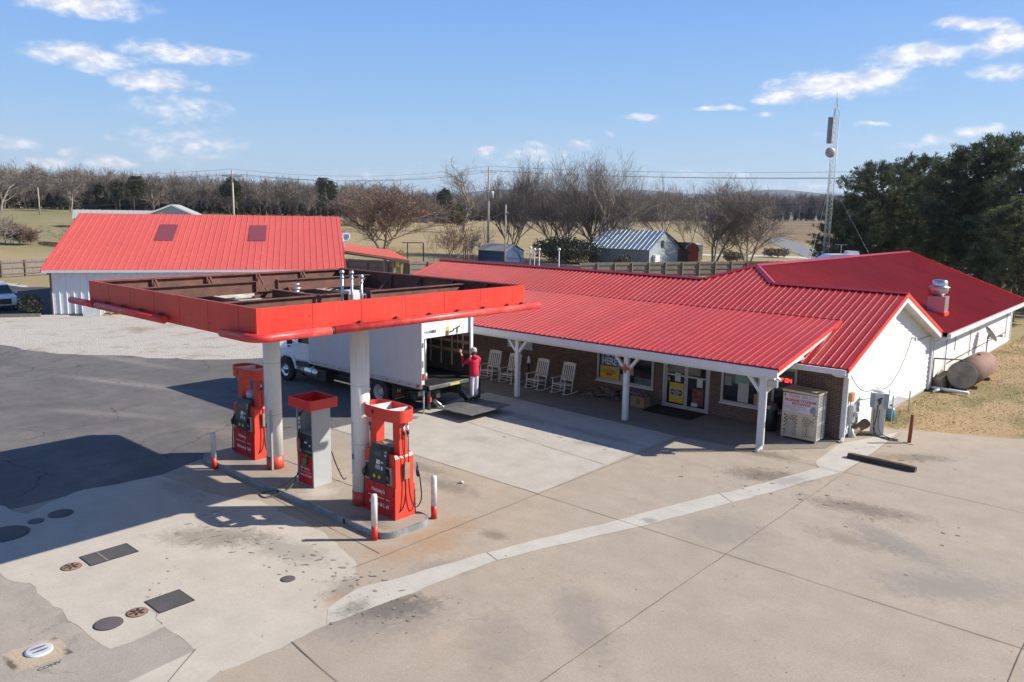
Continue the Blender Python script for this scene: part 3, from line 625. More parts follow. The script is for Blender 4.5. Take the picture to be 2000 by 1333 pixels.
mb.build('soffit', SOFFIT, st)
# porch posts with braces
for i, x in enumerate((-31.3, -26.0, -20.73, -15.42, -10.2)):
    mb = MB(); y = 23.97
    mb.box((x - .09, y - .09, 0.008), (x + .09, y + .09, 2.46), bev=.01)
    post = mb.build('porch_post', WHITE2, st)
    for s_ in (-1, 1):
        if (i, s_) == (4, 2): continue
        mb = MB(); mb.beam((x + s_ * .09, y, 1.92), (x + s_ * .52, y, 2.44), .10, .12, up=(0, 1, 0)); mb.build('brace', WHITE2, post)
# downspouts
def spout(pts, name='downspout'):
    m1 = MB()
    for a, b in zip(pts, pts[1:]): m1.beam(a, b, .085, .07)
    return m1.build(name, WHITE2, st)
spout([(-9.95, 23.6, 2.56), (-10.05, 23.84, 2.36), (-10.05, 23.84, .2), (-10.12, 23.62, .05)])
spout([(-8.55, 25.8, 2.44), (-8.55, 26.2, 2.36), (-8.5, 26.86, 2.30), (-8.5, 26.86, .16), (-8.46, 26.62, .05)])
spout([(-7.92, 38.0, 2.42), (-8.3, 38.02, 2.28), (-8.52, 38.05, 2.2), (-8.52, 38.05, .1)])
# doors
PANE = mat('window_pane', (.012, .015, .017), .06, var=.1, spec=.8)
ALU = mat('aluminium_frame', (.50, .49, .48), .35, metal=.3, var=.06)
PAPER = mat('paper_notice', (.62, .62, .6), .7); 
mb = MB(); f0 = WY - .03
for a, b in (((DX0, f0, .0), (DX0 + .09, f0 + .16, 2.16)), ((DX1 - .09, f0, .0), (DX1, f0 + .16, 2.16)), ((DX0 + .09, f0, 2.06), (DX1 - .09, f0 + .16, 2.16))): mb.box(a, b)
dfr = mb.build('door_frame', ALU, st)
xm = (DX0 + DX1) / 2
for x0, x1 in ((DX0 + .10, xm - .004), (xm + .004, DX1 - .10)):
    mb = MB(); y0, y1 = f0 + .03, f0 + .075
    mb.box((x0, y0, .02), (x0 + .07, y1, 2.05)); mb.box((x1 - .07, y0, .02), (x1, y1, 2.05)); mb.box((x0 + .07, y0, .02), (x1 - .07, y1, .16)); mb.box((x0 + .07, y0, 1.97), (x1 - .07, y1, 2.05)); mb.box((x0 + .07, y0, 1.30), (x1 - .07, y1, 1.36))
    d = mb.build('door', ALU, st)
    m2 = MB(); m2.box((x0 + .07, y0 + .015, .16), (x1 - .07, y1 - .015, 1.30)); m2.box((x0 + .07, y0 + .015, 1.36), (x1 - .07, y1 - .015, 1.97)); m2.build('pane', PANE, d)
    m2 = MB(); hx = x1 - .035 if x0 < xm - .5 else x0 + .035
    m2.tube([(hx, y0, .9), (hx, y0 - .06, .92), (hx, y0 - .06, 1.2), (hx, y0, 1.22)], .012, 6); m2.build('handle', STEEL, d)
    m2 = MB()
    if x0 < xm - .5:
        m2.box((x0 + .19, y0 + .004, .22), (x1 - .09, y0 + .008, 1.02)); dc = m2.build('poster', YELLOW, d)
        m2 = MB(); cx, cz = (x0 + x1) / 2 + .05, .64
        m2.prism([(cx + a * .30, y0 + .003, cz + b * .17) for a, b in ((-1, 0), (-.82, .9), (.82, .9), (1, 0), (.82, -.9), (-.82, -.9))], (0, -.001, 0)); m2.build('badge_border', PAPER, d)
        m2 = MB(); m2.prism([(cx + a * .275, y0 + .001, cz + b * .145) for a, b in ((-1, 0), (-.82, .9), (.82, .9), (1, 0), (.82, -.9), (-.82, -.9))], (0, -.001, 0)); m2.build('badge', mat('badge_dark', (.10, .04, .04), .6), d)
        for k, (s_, z_) in enumerate((('HUNT', .73), ('BROTHERS', .645), ('PIZZA', .56))): txt(s_, .085, PAPER, d, (cx, y0 - .001, z_), face_rot((0, -1, 0)), off=.002)
        m2 = MB(); m2.box((x0 + .42, y0 + .004, 1.08), (x0 + .66, y0 + .008, 1.42)); m2.build('notice', PAPER, d)
        m2 = MB(); m2.box((x0 + .02 + .08, y0 + .004, 1.06), (x0 + .2, y0 + .007, 1.22)); m2.build('sticker', mat('small_sticker', (.35, .22, .12), .6), d)
    else:
        m2.box((x0 + .46, y0 + .004, .98), (x0 + .70, y0 + .008, 1.32)); m2.build('notice', PAPER, d)
        m2 = MB(); m2.box((x0 + .28, y0 + .004, .24), (x1 - .15, y0 + .008, .92)); m2.build('poster', mat('maroon_poster', (.20, .05, .04), .6, var=.5, scale=6, dirt=(.3, .2, .17), dirtf=.8, dscale=5), d)
        m2 = MB(); m2.box((x0 + .26, y0 + .002, .20), (x0 + .52, y0 + .004, .34)); m2.build('sticker', PAPER, d)
# windows
def window(x0, x1, z0, z1, mull=(), dark=False):
    mb = MB(); y0, y1 = WY - .04, WY + .09
    for a, b in (((x0, y0, z0), (x0 + .08, y1, z1)), ((x1 - .08, y0, z0), (x1, y1, z1)), ((x0 + .08, y0, z0), (x1 - .08, y1, z0 + .09)), ((x0 + .08, y0, z1 - .08), (x1 - .08, y1, z1))): mb.box(a, b)
    for q in mull: mb.box((q - .025, y0 + .02, z0 + .09), (q + .025, y1 - .01, z1 - .08))
    f = mb.build('window', ALU if not dark else GREYM, st)
    m2 = MB(); m2.box((x0 + .08, y0 + .06, z0 + .09), (x1 - .08, y0 + .07, z1 - .08)); m2.build('pane', PANE, f)
    m2 = MB(); m2.box((x0 - .04, y0 - .05, z0 - .05), (x1 + .04, y0 + .02, z0 - .002)); m2.build('sill', WHITE2, f)
    return f, y0 + .055
f1, yy = window(*W1, WZ0, WZ1, (-17.72,))
m2 = MB(); m2.box((-18.66, yy - .004, 1.24), (-17.76, yy, 1.97)); m2.build('sign_panel', BLUE, f1)
m2 = MB(); m2.box((-18.66, yy - .004, .70), (-17.76, yy, 1.236)); m2.build('sign_panel', YELLOW, f1)
txt('PLAY', .40, PAPER, f1, (-18.21, yy - .006, 1.79), face_rot((0, -1, 0)), off=.012, sx_=.80)
txt('HERE', .40, PAPER, f1, (-18.21, yy - .006, 1.44), face_rot((0, -1, 0)), off=.012, sx_=.80)
txt('LOTTERY', .21, mat('dark_green_ink', (.03, .12, .05), .6), f1, (-18.21, yy - .006, 1.00), face_rot((0, -1, 0)), off=.003, sx_=.85)
m2 = MB(); m2.box((-18.36, yy - .009, .83), (-18.06, yy - .006, .95)); m2.build('sign_badge', REDTRIM, f1)
m2 = MB(); m2.box((-18.32, yy - .010, 1.80), (-18.16, yy - .0085, 1.97)); m2.build('sign_badge', REDTRIM, f1)
m2 = MB(); m2.box((-17.66, yy - .004, .70), (-17.42, yy, .97)); m2.build('notice', mat('tan_notice', (.42, .33, .25), .7), f1)
m2 = MB(); m2.box((-17.2, yy - .004, 1.0), (-17.02, yy, 1.42)); m2.build('notice', mat('orange_notice', (.5, .3, .14), .7), f1)
m2 = MB(); m2.box((-16.95, yy - .004, .70), (-16.15, yy, .92)); m2.build('display_box', mat('teal_box', (.06, .16, .18), .6, var=.5, scale=5), f1)
m2 = MB(); m2.box((-16.95, yy - .005, .92), (-16.15, yy, .97)); m2.build('display_box', mat('display_red', (.22, .05, .03), .6), f1)
f2, yy = window(*W2, WZ0, WZ1, ())
m2 = MB(); m2.box((-12.98, yy - .004, 1.26), (-12.70, yy, 1.62)); m2.build('notice', mat('grey_notice', (.25, .26, .26), .7), f2)
m2 = MB(); m2.box((-12.44, yy - .004, .71), (-12.02, yy, 1.42)); m2.build('poster', mat('white_poster', (.5, .5, .48), .7), f2)
m2 = MB(); m2.box((-12.56, yy - .003, 1.38), (-12.0, yy + .002, 1.95)); m2.build('window_sign', mat('pale_green_sign', (.22, .36, .34), .6), f2)
m2 = MB(); m2.box((-11.8, yy - .004, .71), (-11.67, yy, 1.1)); m2.build('notice', mat('tan_notice2', (.42, .25, .15), .7), f2)
f3, yy = window(*W3, .6, 2.25, (), True)
NEON = mat('neon_red', (.8, .05, .03), .5, emit=((1, .04, .03), 1.6))
m2 = MB(); m2.box((-11.04, yy - .01, 1.5), (-10.33, yy - .004, 2.1)); ns = m2.build('sign_panel', mat('neon_backing', (.03, .045, .045), .4), f3)
txt('NO·ICE', .001, NEON, ns, (0, 0, -5), face_rot((0, -1, 0))) if False else None
for cx, s_ in ((-10.88, 'OP'), (-10.56, 'EN')):
    txt(s_, .2, NEON, f3, (cx, yy - .014, 1.78), face_rot((0, -1, 0)), off=.008, sx_=1.05)
# wall sign behind the first post, flood lights, meter, small sign on post
m2 = MB(); m2.box((-23.9, WY - .05, 1.42), (-22.4, WY - .005, 2.35)); m2.box((-23.95, WY - .06, 1.38), (-22.35, WY - .004, 1.42)); wsg = m2.build('wall_sign', mat('pale_sign', (.46, .52, .54), .5), st)
m2 = MB(); m2.box((-23.15, WY - .056, 1.62), (-22.9, WY - .051, 1.9)); m2.build('sign_badge', REDTRIM, wsg)
m2 = MB(); m2.box((-23.1, WY - .056, 1.95), (-22.85, WY - .051, 2.15)); m2.build('sign_badge', GREEN, wsg)
m2 = MB(); m2.prism([(-15.42 + a, 23.87, 1.98 + b) for a, b in ((-.20, .02), (-.06, .06), (0, .2), (.06, .06), (.20, .02), (.20, -.05), (.07, -.07), (0, -.2), (-.07, -.07), (-.20, -.05))], (0, -.015, 0)); m2.build('post_badge', mat('badge_red', (.42, .06, .04), .5), st)
m2 = MB(); m2.box((-9.98, 23.78, 2.16), (-9.68, 23.9, 2.40)); fl = m2.build('flood_light', GREYM, st)
m2 = MB(); m2.box((-9.96, 23.765, 2.19), (-9.70, 23.779, 2.37)); m2.build('lens', mat('lamp_lens', (.5, .48, .42), .2), fl)
m2 = MB(); m2.cyl((-8.62, 35.2, 2.62), (-8.54, 35.2, 2.62), .07, 12); m2.build('wall_lamp', WHITE, st)
# rooftop kitchen fan on the wing
fx, fy = -9.25, 41.3
fan = thing('exhaust_fan', 'silver rooftop exhaust fan with a red curb on the wing of the store roof', 'exhaust fan', (fx, fy, zw(fx)))
m2 = MB(); m2.box((fx - .38, fy - .38, zw(fx) - .2), (fx + .38, fy + .38, zw(fx) + .80), bev=.01); m2.build('curb', mat('fan_curb', (.40, .34, .36), .35, metal=.6, dirt=(.45, .05, .05), dirtf=.6), fan)
m2 = MB(); m2.box((fx - .42, fy - .42, zw(fx + .4) - .06), (fx + .42, fy + .42, zw(fx) + .06)); m2.build('flashing', REDTRIM, fan)
m2 = MB(); z_ = zw(fx) + .80; m2.lathe([(.20, 0), (.20, .06), (.36, .14), (.40, .30), (.41, .46)], (fx, fy, z_), n=24); m2.build('bowl', GALV, fan)
m2 = MB(); m2.lathe([(.34, .46), (.34, .52), (.33, .72), (.28, .76), (.02, .78)], (fx, fy, z_), n=24); m2.build('hood', STEEL, fan)
m2 = MB(); m2.lathe([(.45, .40), (.45, .44)], (fx, fy, z_), n=24); m2.build('rim', GALV, fan)
m2 = MB(); m2.box((fx - .46, fy - .16, z_ + .0), (fx - .2, fy + .06, z_ + .30)); m2.build('motor_box', mat('fan_red', (.5, .05, .04), .5), fan)
# service items on the white wall
def wallwire(pts, r, name, mt, par=st): m1 = MB(); m1.tube(pts, r, 5); return m1.build(name, mt, par)
def cat(a, b, sag, n=14): a, b = Vector(a), Vector(b); return [a.lerp(b, i / n) + Vector((0, 0, -4 * sag * (i / n) * (1 - i / n))) for i in range(n + 1)]
wallwire(cat((-8.57, 34.6, 2.75), (-8.15, 28.9, 1.62), .75), .012, 'cable', BLACK)
wallwire(cat((-8.52, 27.1, 2.32), (-8.15, 28.5, 1.62), .28), .012, 'cable', BLACK)
wallwire([(-8.57, 34.6, 2.75), (-8.56, 35.6, 2.55), (-8.56, 37.7, 2.50), (-8.5, 39, 2.4)], .010, 'cable', BLACK)
for y, z0, z1 in ((40.6, .2, 2.4), (42.3, 1.3, 2.4), (45.6, .6, 2.42), (55.4, .5, 2.4)): wallwire([(-8.54, y, z0), (-8.54, y, z1)], .022, 'conduit', GREYM)
wallwire([(-8.52, 41.2, .85), (-8.52, 55.5, .85)], .02, 'conduit', RUST)
mb = MB(); mb.box((-8.6, 27.35, 1.30), (-8.46, 27.6, 1.60)); mb.build('meter', mat('orange_meter', (.45, .20, .06), .6), st)
mb = MB(); mb.box((-8.6, 27.45, .55), (-8.42, 27.7, 1.15)); mb.cyl((-8.5, 27.5, .05), (-8.5, 27.5, .55), .03, 8); mb.cyl((-8.42, 27.57, .85), (-8.30, 27.57, .85), .09, 12); mb.build('meter', GREYM, st)
mb = MB(); mb.cyl((-8.53, 27.45, 1.15), (-8.53, 27.45, 1.3), .02, 6); mb.cyl((-8.53, 28.3, .4), (-8.53, 28.3, 1.1), .025, 6); mb.build('conduit', GREYM, st)
mb = MB(); mb.beam((-8.3, 27.9, .32), (-8.35, 28.75, .62), .2, .16); mb.build('conduit', GREYM, st) if False else None
# ================================================================ fuel canopy, island, pumps
CX0, CX1, CY0, CY1, CZ0, CZ1 = -21.27, -13.3, 7.80, 15.60, 5.02, 5.66
CYc = 11.8
cn = thing('fuel_canopy', 'open topped red fuel canopy with a rusted steel frame on two white columns', 'canopy', (-17.4, CYc, 0))
t_ = .03
for a, b in (((CX0, CY0, CZ0), (CX1, CY0 + t_, CZ1)), ((CX1 - t_, CY0 + t_, CZ0), (CX1, CY1 - t_, CZ1)), ((CX0, CY1 - t_, CZ0), (CX1, CY1, CZ1)), ((CX0, CY0 + t_, CZ0), (CX0 + t_, CY1 - t_, CZ1))):
    mb = MB(); mb.box(a, b)
    # inner rusted skin and stiffeners
    cx_, cy_ = (a[0] + b[0]) / 2, (a[1] + b[1]) / 2
    fa = mb.build('fascia', SIGNRED, cn)
    m2 = MB(); inx = (1 if cx_ < -17.3 else -1) if abs(b[0] - a[0]) < .1 else 0; iny = (1 if cy_ < CYc else -1) if not inx else 0
    L0, L1 = (a[1], b[1]) if inx else (a[0], b[0])
    if inx: xa = (b[0] if inx > 0 else a[0]); m2.box((xa, L0 + .04, CZ0), (xa + inx * .006, L1 - .04, CZ1 - .01)); m2.box((xa, L0 + .04, CZ1 - .05), (xa + inx * .09, L1 - .04, CZ1 - .012))
    else: ya = (b[1] if iny > 0 else a[1]); m2.box((L0 + .04, ya, CZ0), (L1 - .04, ya + iny * .006, CZ1 - .01)); m2.box((L0 + .04, ya, CZ1 - .05), (L1 - .04, ya + iny * .09, CZ1 - .012))
    k = int((L1 - L0) / 1.3)
    for i in range(1, k):
        q = L0 + (L1 - L0) * i / k
        if inx: m2.box((xa, q - .025, CZ0 + .03), (xa + inx * .08, q + .025, CZ1 - .05)); m2.beam((xa + inx * .05, q + .08, CZ1 - .06), (xa + inx * .55, q + .08, CZ0 + .06), .05, .05)
        else: m2.box((q - .025, ya, CZ0 + .03), (q + .025, ya + iny * .08, CZ1 - .05)); m2.beam((q + .08, ya + iny * .05, CZ1 - .06), (q + .08, ya + iny * .7, CZ0 + .06), .05, .05)
    m2.build('fascia_frame', RUST, fa)
    q = L0 + 1.22; k = 0; rq = random.Random(int(L0 * 10 + a[0]))
    while q < L1 - .3:
        m3 = MB()
        if inx: xo = (b[0] if inx < 0 else a[0]); m3.box((xo, q - .004, CZ0), (xo - inx * .003, q + .004, CZ1 - .004))
        else: yo = (b[1] if iny < 0 else a[1]); m3.box((q - .004, yo, CZ0), (q + .004, yo - iny * .003, CZ1 - .004))
        m3.build('panel_seam', REDROOF_DK, fa); q += 1.22; k += 1
    m3 = MB()
    for j in range(26):
        q = rq.uniform(L0 + .1, L1 - .2); l_ = rq.uniform(.02, .10); h_ = rq.uniform(.01, .035); z_ = CZ0 + rq.uniform(.10, .17) if rq.random() < .8 else rq.uniform(CZ0, CZ1 - .06)
        if inx: m3.poly([((b[0] if inx < 0 else a[0]) - inx * .0025, q + du_ * l_, z_ + dz_ * h_) for du_, dz_ in ((0, 0), (.6, -.3), (1, .2), (.7, 1), (.2, .8))])
        else: m3.poly([(q + du_ * l_, (b[1] if iny < 0 else a[1]) - iny * .0025, z_ + dz_ * h_) for du_, dz_ in ((0, 0), (.6, -.3), (1, .2), (.7, 1), (.2, .8))])
    m3.build('rust_spots', RUST, fa)
# ceiling deck: metal pans running along Y
mb = MB(); x = CX0 + .05; k = 0
while x < CX1 - .08:
    mb.box((x, CY0 + .05, CZ0 + .005), (x + .285, CY1 - .05, CZ0 + .02)); mb.box((x + .285, CY0 + .05, CZ0 + .005), (x + .305, CY1 - .05, CZ0 + .075)); x += .305
mb.build('deck', DECK, cn)
def ibeam(mb, a, b, h=.32, w_=.17):
    a, b = Vector(a), Vector(b); up = Vector((0, 0, 1))
    mb.beam(a, b, .014, h - .03); mb.beam(a + up * (h / 2 - .008), b + up * (h / 2 - .008), w_, .016); mb.beam(a - up * (h / 2 - .008), b - up * (h / 2 - .008), w_, .016)
for x in (-19.55, -15.42):
    for y0, y1 in ((CY0 + .12, CYc - .35), (CYc + .35, CY1 - .12)):
        m1 = MB(); ibeam(m1, (x, y0, 5.40), (x, y1, 5.40)); m1.build('main_beam', RUST, cn)
    m1 = MB()
    m1.box((x - .15, CYc - .3, 5.0), (x + .15, CYc + .3, 5.02 + .03))
    for s_ in (-1, 1):
        m1.prism([(x, CYc + s_ * .02, 5.06), (x, CYc + s_ * .10, 5.06), (x, CYc + s_ * .36, 5.55), (x, CYc + s_ * .30, 5.55)], (.02, 0, 0)); m1.box((x - .09, CYc + s_ * .34 - .01, 5.22), (x + .09, CYc + s_ * .34 + .01, 5.57))
    ibeam(m1, (x, CYc - .36, 5.18), (x, CYc + .36, 5.18), .2)
    m1.build('saddle', RUST, cn)
m1 = MB(); ibeam(m1, (-19.4, CYc + .1, 5.2), (-15.57, CYc + .1, 5.2), .26); m1.build('tie_beam', RUST, cn)
for y in (8.9, 10.2, 13.4, 14.7):
    m1 = MB(); m1.beam((CX0 + .1, y, 5.16), (CX1 - .1, y, 5.16), .06, .14); m1.build('purlin', RUST, cn)
for x, yo in ((-20.5, 0), (-17.5, .3), (-14.4, 0)):
    m1 = MB(); m1.beam((x, CY0 + .1, 5.3), (x, CY1 - .1, 5.3), .05, .1); m1.build('purlin', RUST, cn) if x != -17.5 else None
# columns
for i, (x, y) in enumerate(((-19.45, 11.84), (-15.38, 11.8))):
    m1 = MB(); m1.cyl((x, y, .48), (x, y, 5.02), .235, 40); c_ = m1.build('column', COLW, cn)
    m1 = MB(); m1.cyl((x, y, .15), (x, y, .52), .243, 40); m1.build('painted_base', mat('column_base_red', (.50, .05, .035), .5, streak=((.6, .3, .25), .5)), c_)
    for z in (1.75, 3.25): m1 = MB(); m1.lathe([(.2365, -.006), (.2365, .006)], (x, y, z), n=40, cap=False); m1.build('seam', GREYM, c_)
    m1 = MB(); a = math.atan2(-.75, .2) - .55
    p = Vector((x + .245 * math.cos(a), y + .245 * math.sin(a), 0)); n_ = Vector((math.cos(a), math.sin(a), 0))
    s_ = MB(); t2 = Vector((-n_.y, n_.x, 0)) * .085
    for z0, z1, mt_ in ((1.52, 2.32, 0), (1.36, 1.50, 1), (.98, 1.34, 0)):
        s2_ = MB(); ps = []
        for q in range(-3, 4):
            aa = a + q * .11; ps.append((x + .2385 * math.cos(aa), y + .2385 * math.sin(aa)))
        for (xa, ya), (xb, yb) in zip(ps, ps[1:]): s2_.F([s2_.V(v) for v in ((xa, ya, z0), (xb, yb, z0), (xb, yb, z1), (xa, ya, z1))])
        s2_.build('notice_sticker', BLUE if mt_ else mat('notice_print', (.52, .52, .52), .6, var=.25, scale=30, stretch=(.3, .3, 3)), c_)
m1 = MB(); m1.beam((-19.28, 11.64, .16), (-19.28, 11.64, 1.9), .05, .05); m1.build('conduit', GREYM, cn)
# vent pipes above the canopy
for x, y, h in ((-14.95, 11.0, 6.08), (-14.88, 11.22, 6.06), (-14.62, 11.3, 5.98)):
    m1 = MB(); m1.cyl((x, y, 5.1), (x, y, h), .034, 12); m1.cyl((x, y, h - .12), (x, y, h - .08), .048, 12); m1.cyl((x, y, h), (x, y, h + .05), .058, 12); m1.cyl((x, y, h + .05), (x, y, h + .07), .05, 12); m1.build('vent_pipe', GALV, cn)
m1 = MB(); m1.box((-16.6, 12.1, 5.3), (-16.1, 12.5, 5.42)); m1.box((-16.5, 12.15, 5.42), (-16.2, 12.45, 5.50)); m1.build('junction_box', mat('junction_grey', (.6, .6, .62), .5), cn)
m1 = MB(); m1.cyl((-19.3, 12.6, 5.12), (-19.3, 12.6, 5.30), .1, 14); m1.cyl((-19.3, 12.6, 5.3), (-19.3, 12.6, 5.34), .15, 14); m1.cyl((-19.3, 12.6, 5.42), (-19.3, 12.6, 5.45), .12, 14); m1.build('lamp_head', GALV, cn)
# pale strips added where sun catches the deck pans, sunlight put into colour
for i in range(3): 
    m1 = MB(); m1.box((-20.9 + .33 * i, 8.3, 5.12), (-20.78 + .33 * i, 10.0 + (i % 2) * .4, 5.15)); m1.build('sunlit_deck_strip', WHITE2, cn)
for i in range(2):
    m1 = MB(); m1.box((-17.6 + .3 * i, 11.2, 5.13), (-17.5 + .3 * i, 13.6, 5.16)); m1.build('sunlit_deck_strip', WHITE2, cn)
# bumper pipes
PR = .085; PZ = 5.10
m1 = MB(); m1.tube([(-22.15, 7.66, PZ), (-20.6, 7.66, PZ)], PR, 14); m1.build('bumper_pipe', PIPERED, cn)
m1 = MB(); m1.tube([(-20.58, 7.66, PZ), (-20.5, 7.66, PZ)], PR * .8, 14); m1.build('pipe_coupling', BLACKM, cn)
m1 = MB(); m1.tube([(-20.48, 7.66, PZ), (-16.85, 7.66, PZ)], PR, 14); m1.build('bumper_pipe', PIPERED, cn)
arc = [(-14.35, 7.66, PZ), (-13.45, 7.66, PZ)] + [(-13.45 + .32 * math.sin(R(a)), 7.98 - .32 * math.cos(R(a)), PZ) for a in (15, 30, 45, 60, 75)] + [(-13.13, 7.98, PZ), (-13.13, 9.35, PZ)]
m1 = MB(); m1.tube(arc, PR, 14); m1.build('bumper_pipe', PIPERED, cn)
m1 = MB(); m1.tube([(-13.13, 9.36, PZ), (-13.13, 9.42, PZ)], PR * .85, 14); m1.build('pipe_coupling', BLACKM, cn)
m1 = MB(); m1.tube([(-13.13, 9.43, PZ), (-13.13, 16.0, PZ)], PR, 14); m1.build('bumper_pipe', PIPERED, cn)
for p in [(-13.24, y, PZ + .09) for y in (10.2, 11.2, 12.2, 13.1, 14.0, 14.9, 15.45)] + [(x, 7.74, PZ + .09) for x in (-20.1, -19.2, -18.2, -17.2)]:
    m1 = MB(); m1.box((p[0] - .035, p[1] - .035, p[2] - .03), (p[0] + .035, p[1] + .035, p[2] + .03)); m1.build('pipe_clip', RUST, cn)
# ---- island
def rrect(x0, x1, y0, y1, r, n=6):
    out = []
    for cx, cy, a0 in ((x1 - r, y1 - r, 0), (x0 + r, y1 - r, 90), (x0 + r, y0 + r, 180), (x1 - r, y0 + r, 270)):
        for k in range(n + 1): a = R(a0 + 90 * k / n); out.append((cx + r * math.cos(a), cy + r * math.sin(a)))
    return out
IX0, IX1, IY0, IY1 = -22.1, -13.35, 10.88, 12.42
isl = thing('pump_island', 'raised concrete pump island with a grey metal edge', 'pump island', (-17.7, 11.65, 0))
m1 = MB(); m1.prism([(x, y, .008) for x, y in rrect(IX0 + .04, IX1 - .04, IY0 + .04, IY1 - .04, .32)], (0, 0, .142)); m1.build('slab', concrete('island_concrete', (.40, .335, .265), (.33, .285, .235), .6, stains=[(-14.3, 11.2, .8, .3, 0, DKO, .5), (-18.5, 11.3, .6, .25, 0, GRY, .6), (-20.5, 11.4, .9, .3, 0, GRY, .6), (-16.8, 11.5, .5, .6, 0, (.5, .45, .4), .6), (-19.2, 11.9, .5, .3, 0, RST, .6)]), isl)
m1 = MB(); o_ = rrect(IX0, IX1, IY0, IY1, .36); i_ = rrect(IX0 + .04, IX1 - .04, IY0 + .04, IY1 - .04, .32); n_ = len(o_)
for k in range(n_):
    a, b, c_, d = o_[k], o_[(k + 1) % n_], i_[(k + 1) % n_], i_[k]
    m1.F([m1.V(v) for v in ((*a, 0), (*b, 0), (*b, .155), (*a, .155))], 0, True); m1.F([m1.V(v) for v in ((*a, .155), (*b, .155), (*c_, .156), (*d, .156))])
m1.build('metal_edge', mat('island_edge', (.25, .27, .28), .55, metal=.1, var=.2, scale=3, dirt=(.08, .075, .07), dirtf=.7, dscale=2), isl)
for x in (-17.8, -14.9):
    m1 = MB(); m1.box((x - .04, IY0 - .012, .02), (x + .04, IY0 - .001, .13)); m1.build('edge_clamp', BLACKM, isl)
# ---- pumps
PRED = mat('pump_red', (.66, .052, .03), .42, var=.05, dirt=(.5, .05, .035), dirtf=.3)
PRED2 = mat('pump_front_red', (.52, .012, .018), .3, var=.06)
SCREEN = mat('pump_screen', (.08, .1, .1), .15)
HOSE = mat('hose', (.02, .02, .02), .5)
SILV = mat('nozzle_silver', (.55, .55, .53), .3, metal=.8)
def hose(par, pts, r=.016, name='hose', mt=None):
    # smooth curve through control points (Catmull-Rom)
    P = [Vector(p) for p in pts]; out = []
    for i in range(len(P) - 1):
        p0, p1, p2, p3 = P[max(i - 1, 0)], P[i], P[i + 1], P[min(i + 2, len(P) - 1)]
        for k in range(8):
            t = k / 8; out.append(.5 * ((2 * p1) + (p2 - p0) * t + (2 * p0 - 5 * p1 + 4 * p2 - p3) * t * t + (3 * p1 - p0 - 3 * p2 + p3) * t ** 3))
    out.append(P[-1]); m1 = MB(); m1.tube(out, r, 8); return m1.build(name, mt or HOSE, par, world=False)
def nozzle(par, x, y, z, sx, mt=None):
    m1 = MB(); m1.tube([(x, y, z + .16), (x + sx * .01, y - .02, z + .06), (x + sx * .02, y - .01, z - .05)], [.03, .04, .03], 8); m1.tube([(x, y - .01, z + .16), (x - sx * .03, y + .02, z + .24), (x - sx * .09, y + .05, z + .26)], [.022, .016, .014], 8)
    m1.tube([(x + sx * .05, y - .03, z - .06), (x + sx * .10, y - .03, z + .02), (x + sx * .06, y - .03, z + .12)], .012, 6)
    return m1.build('nozzle', mt or BLACK, par, world=False)
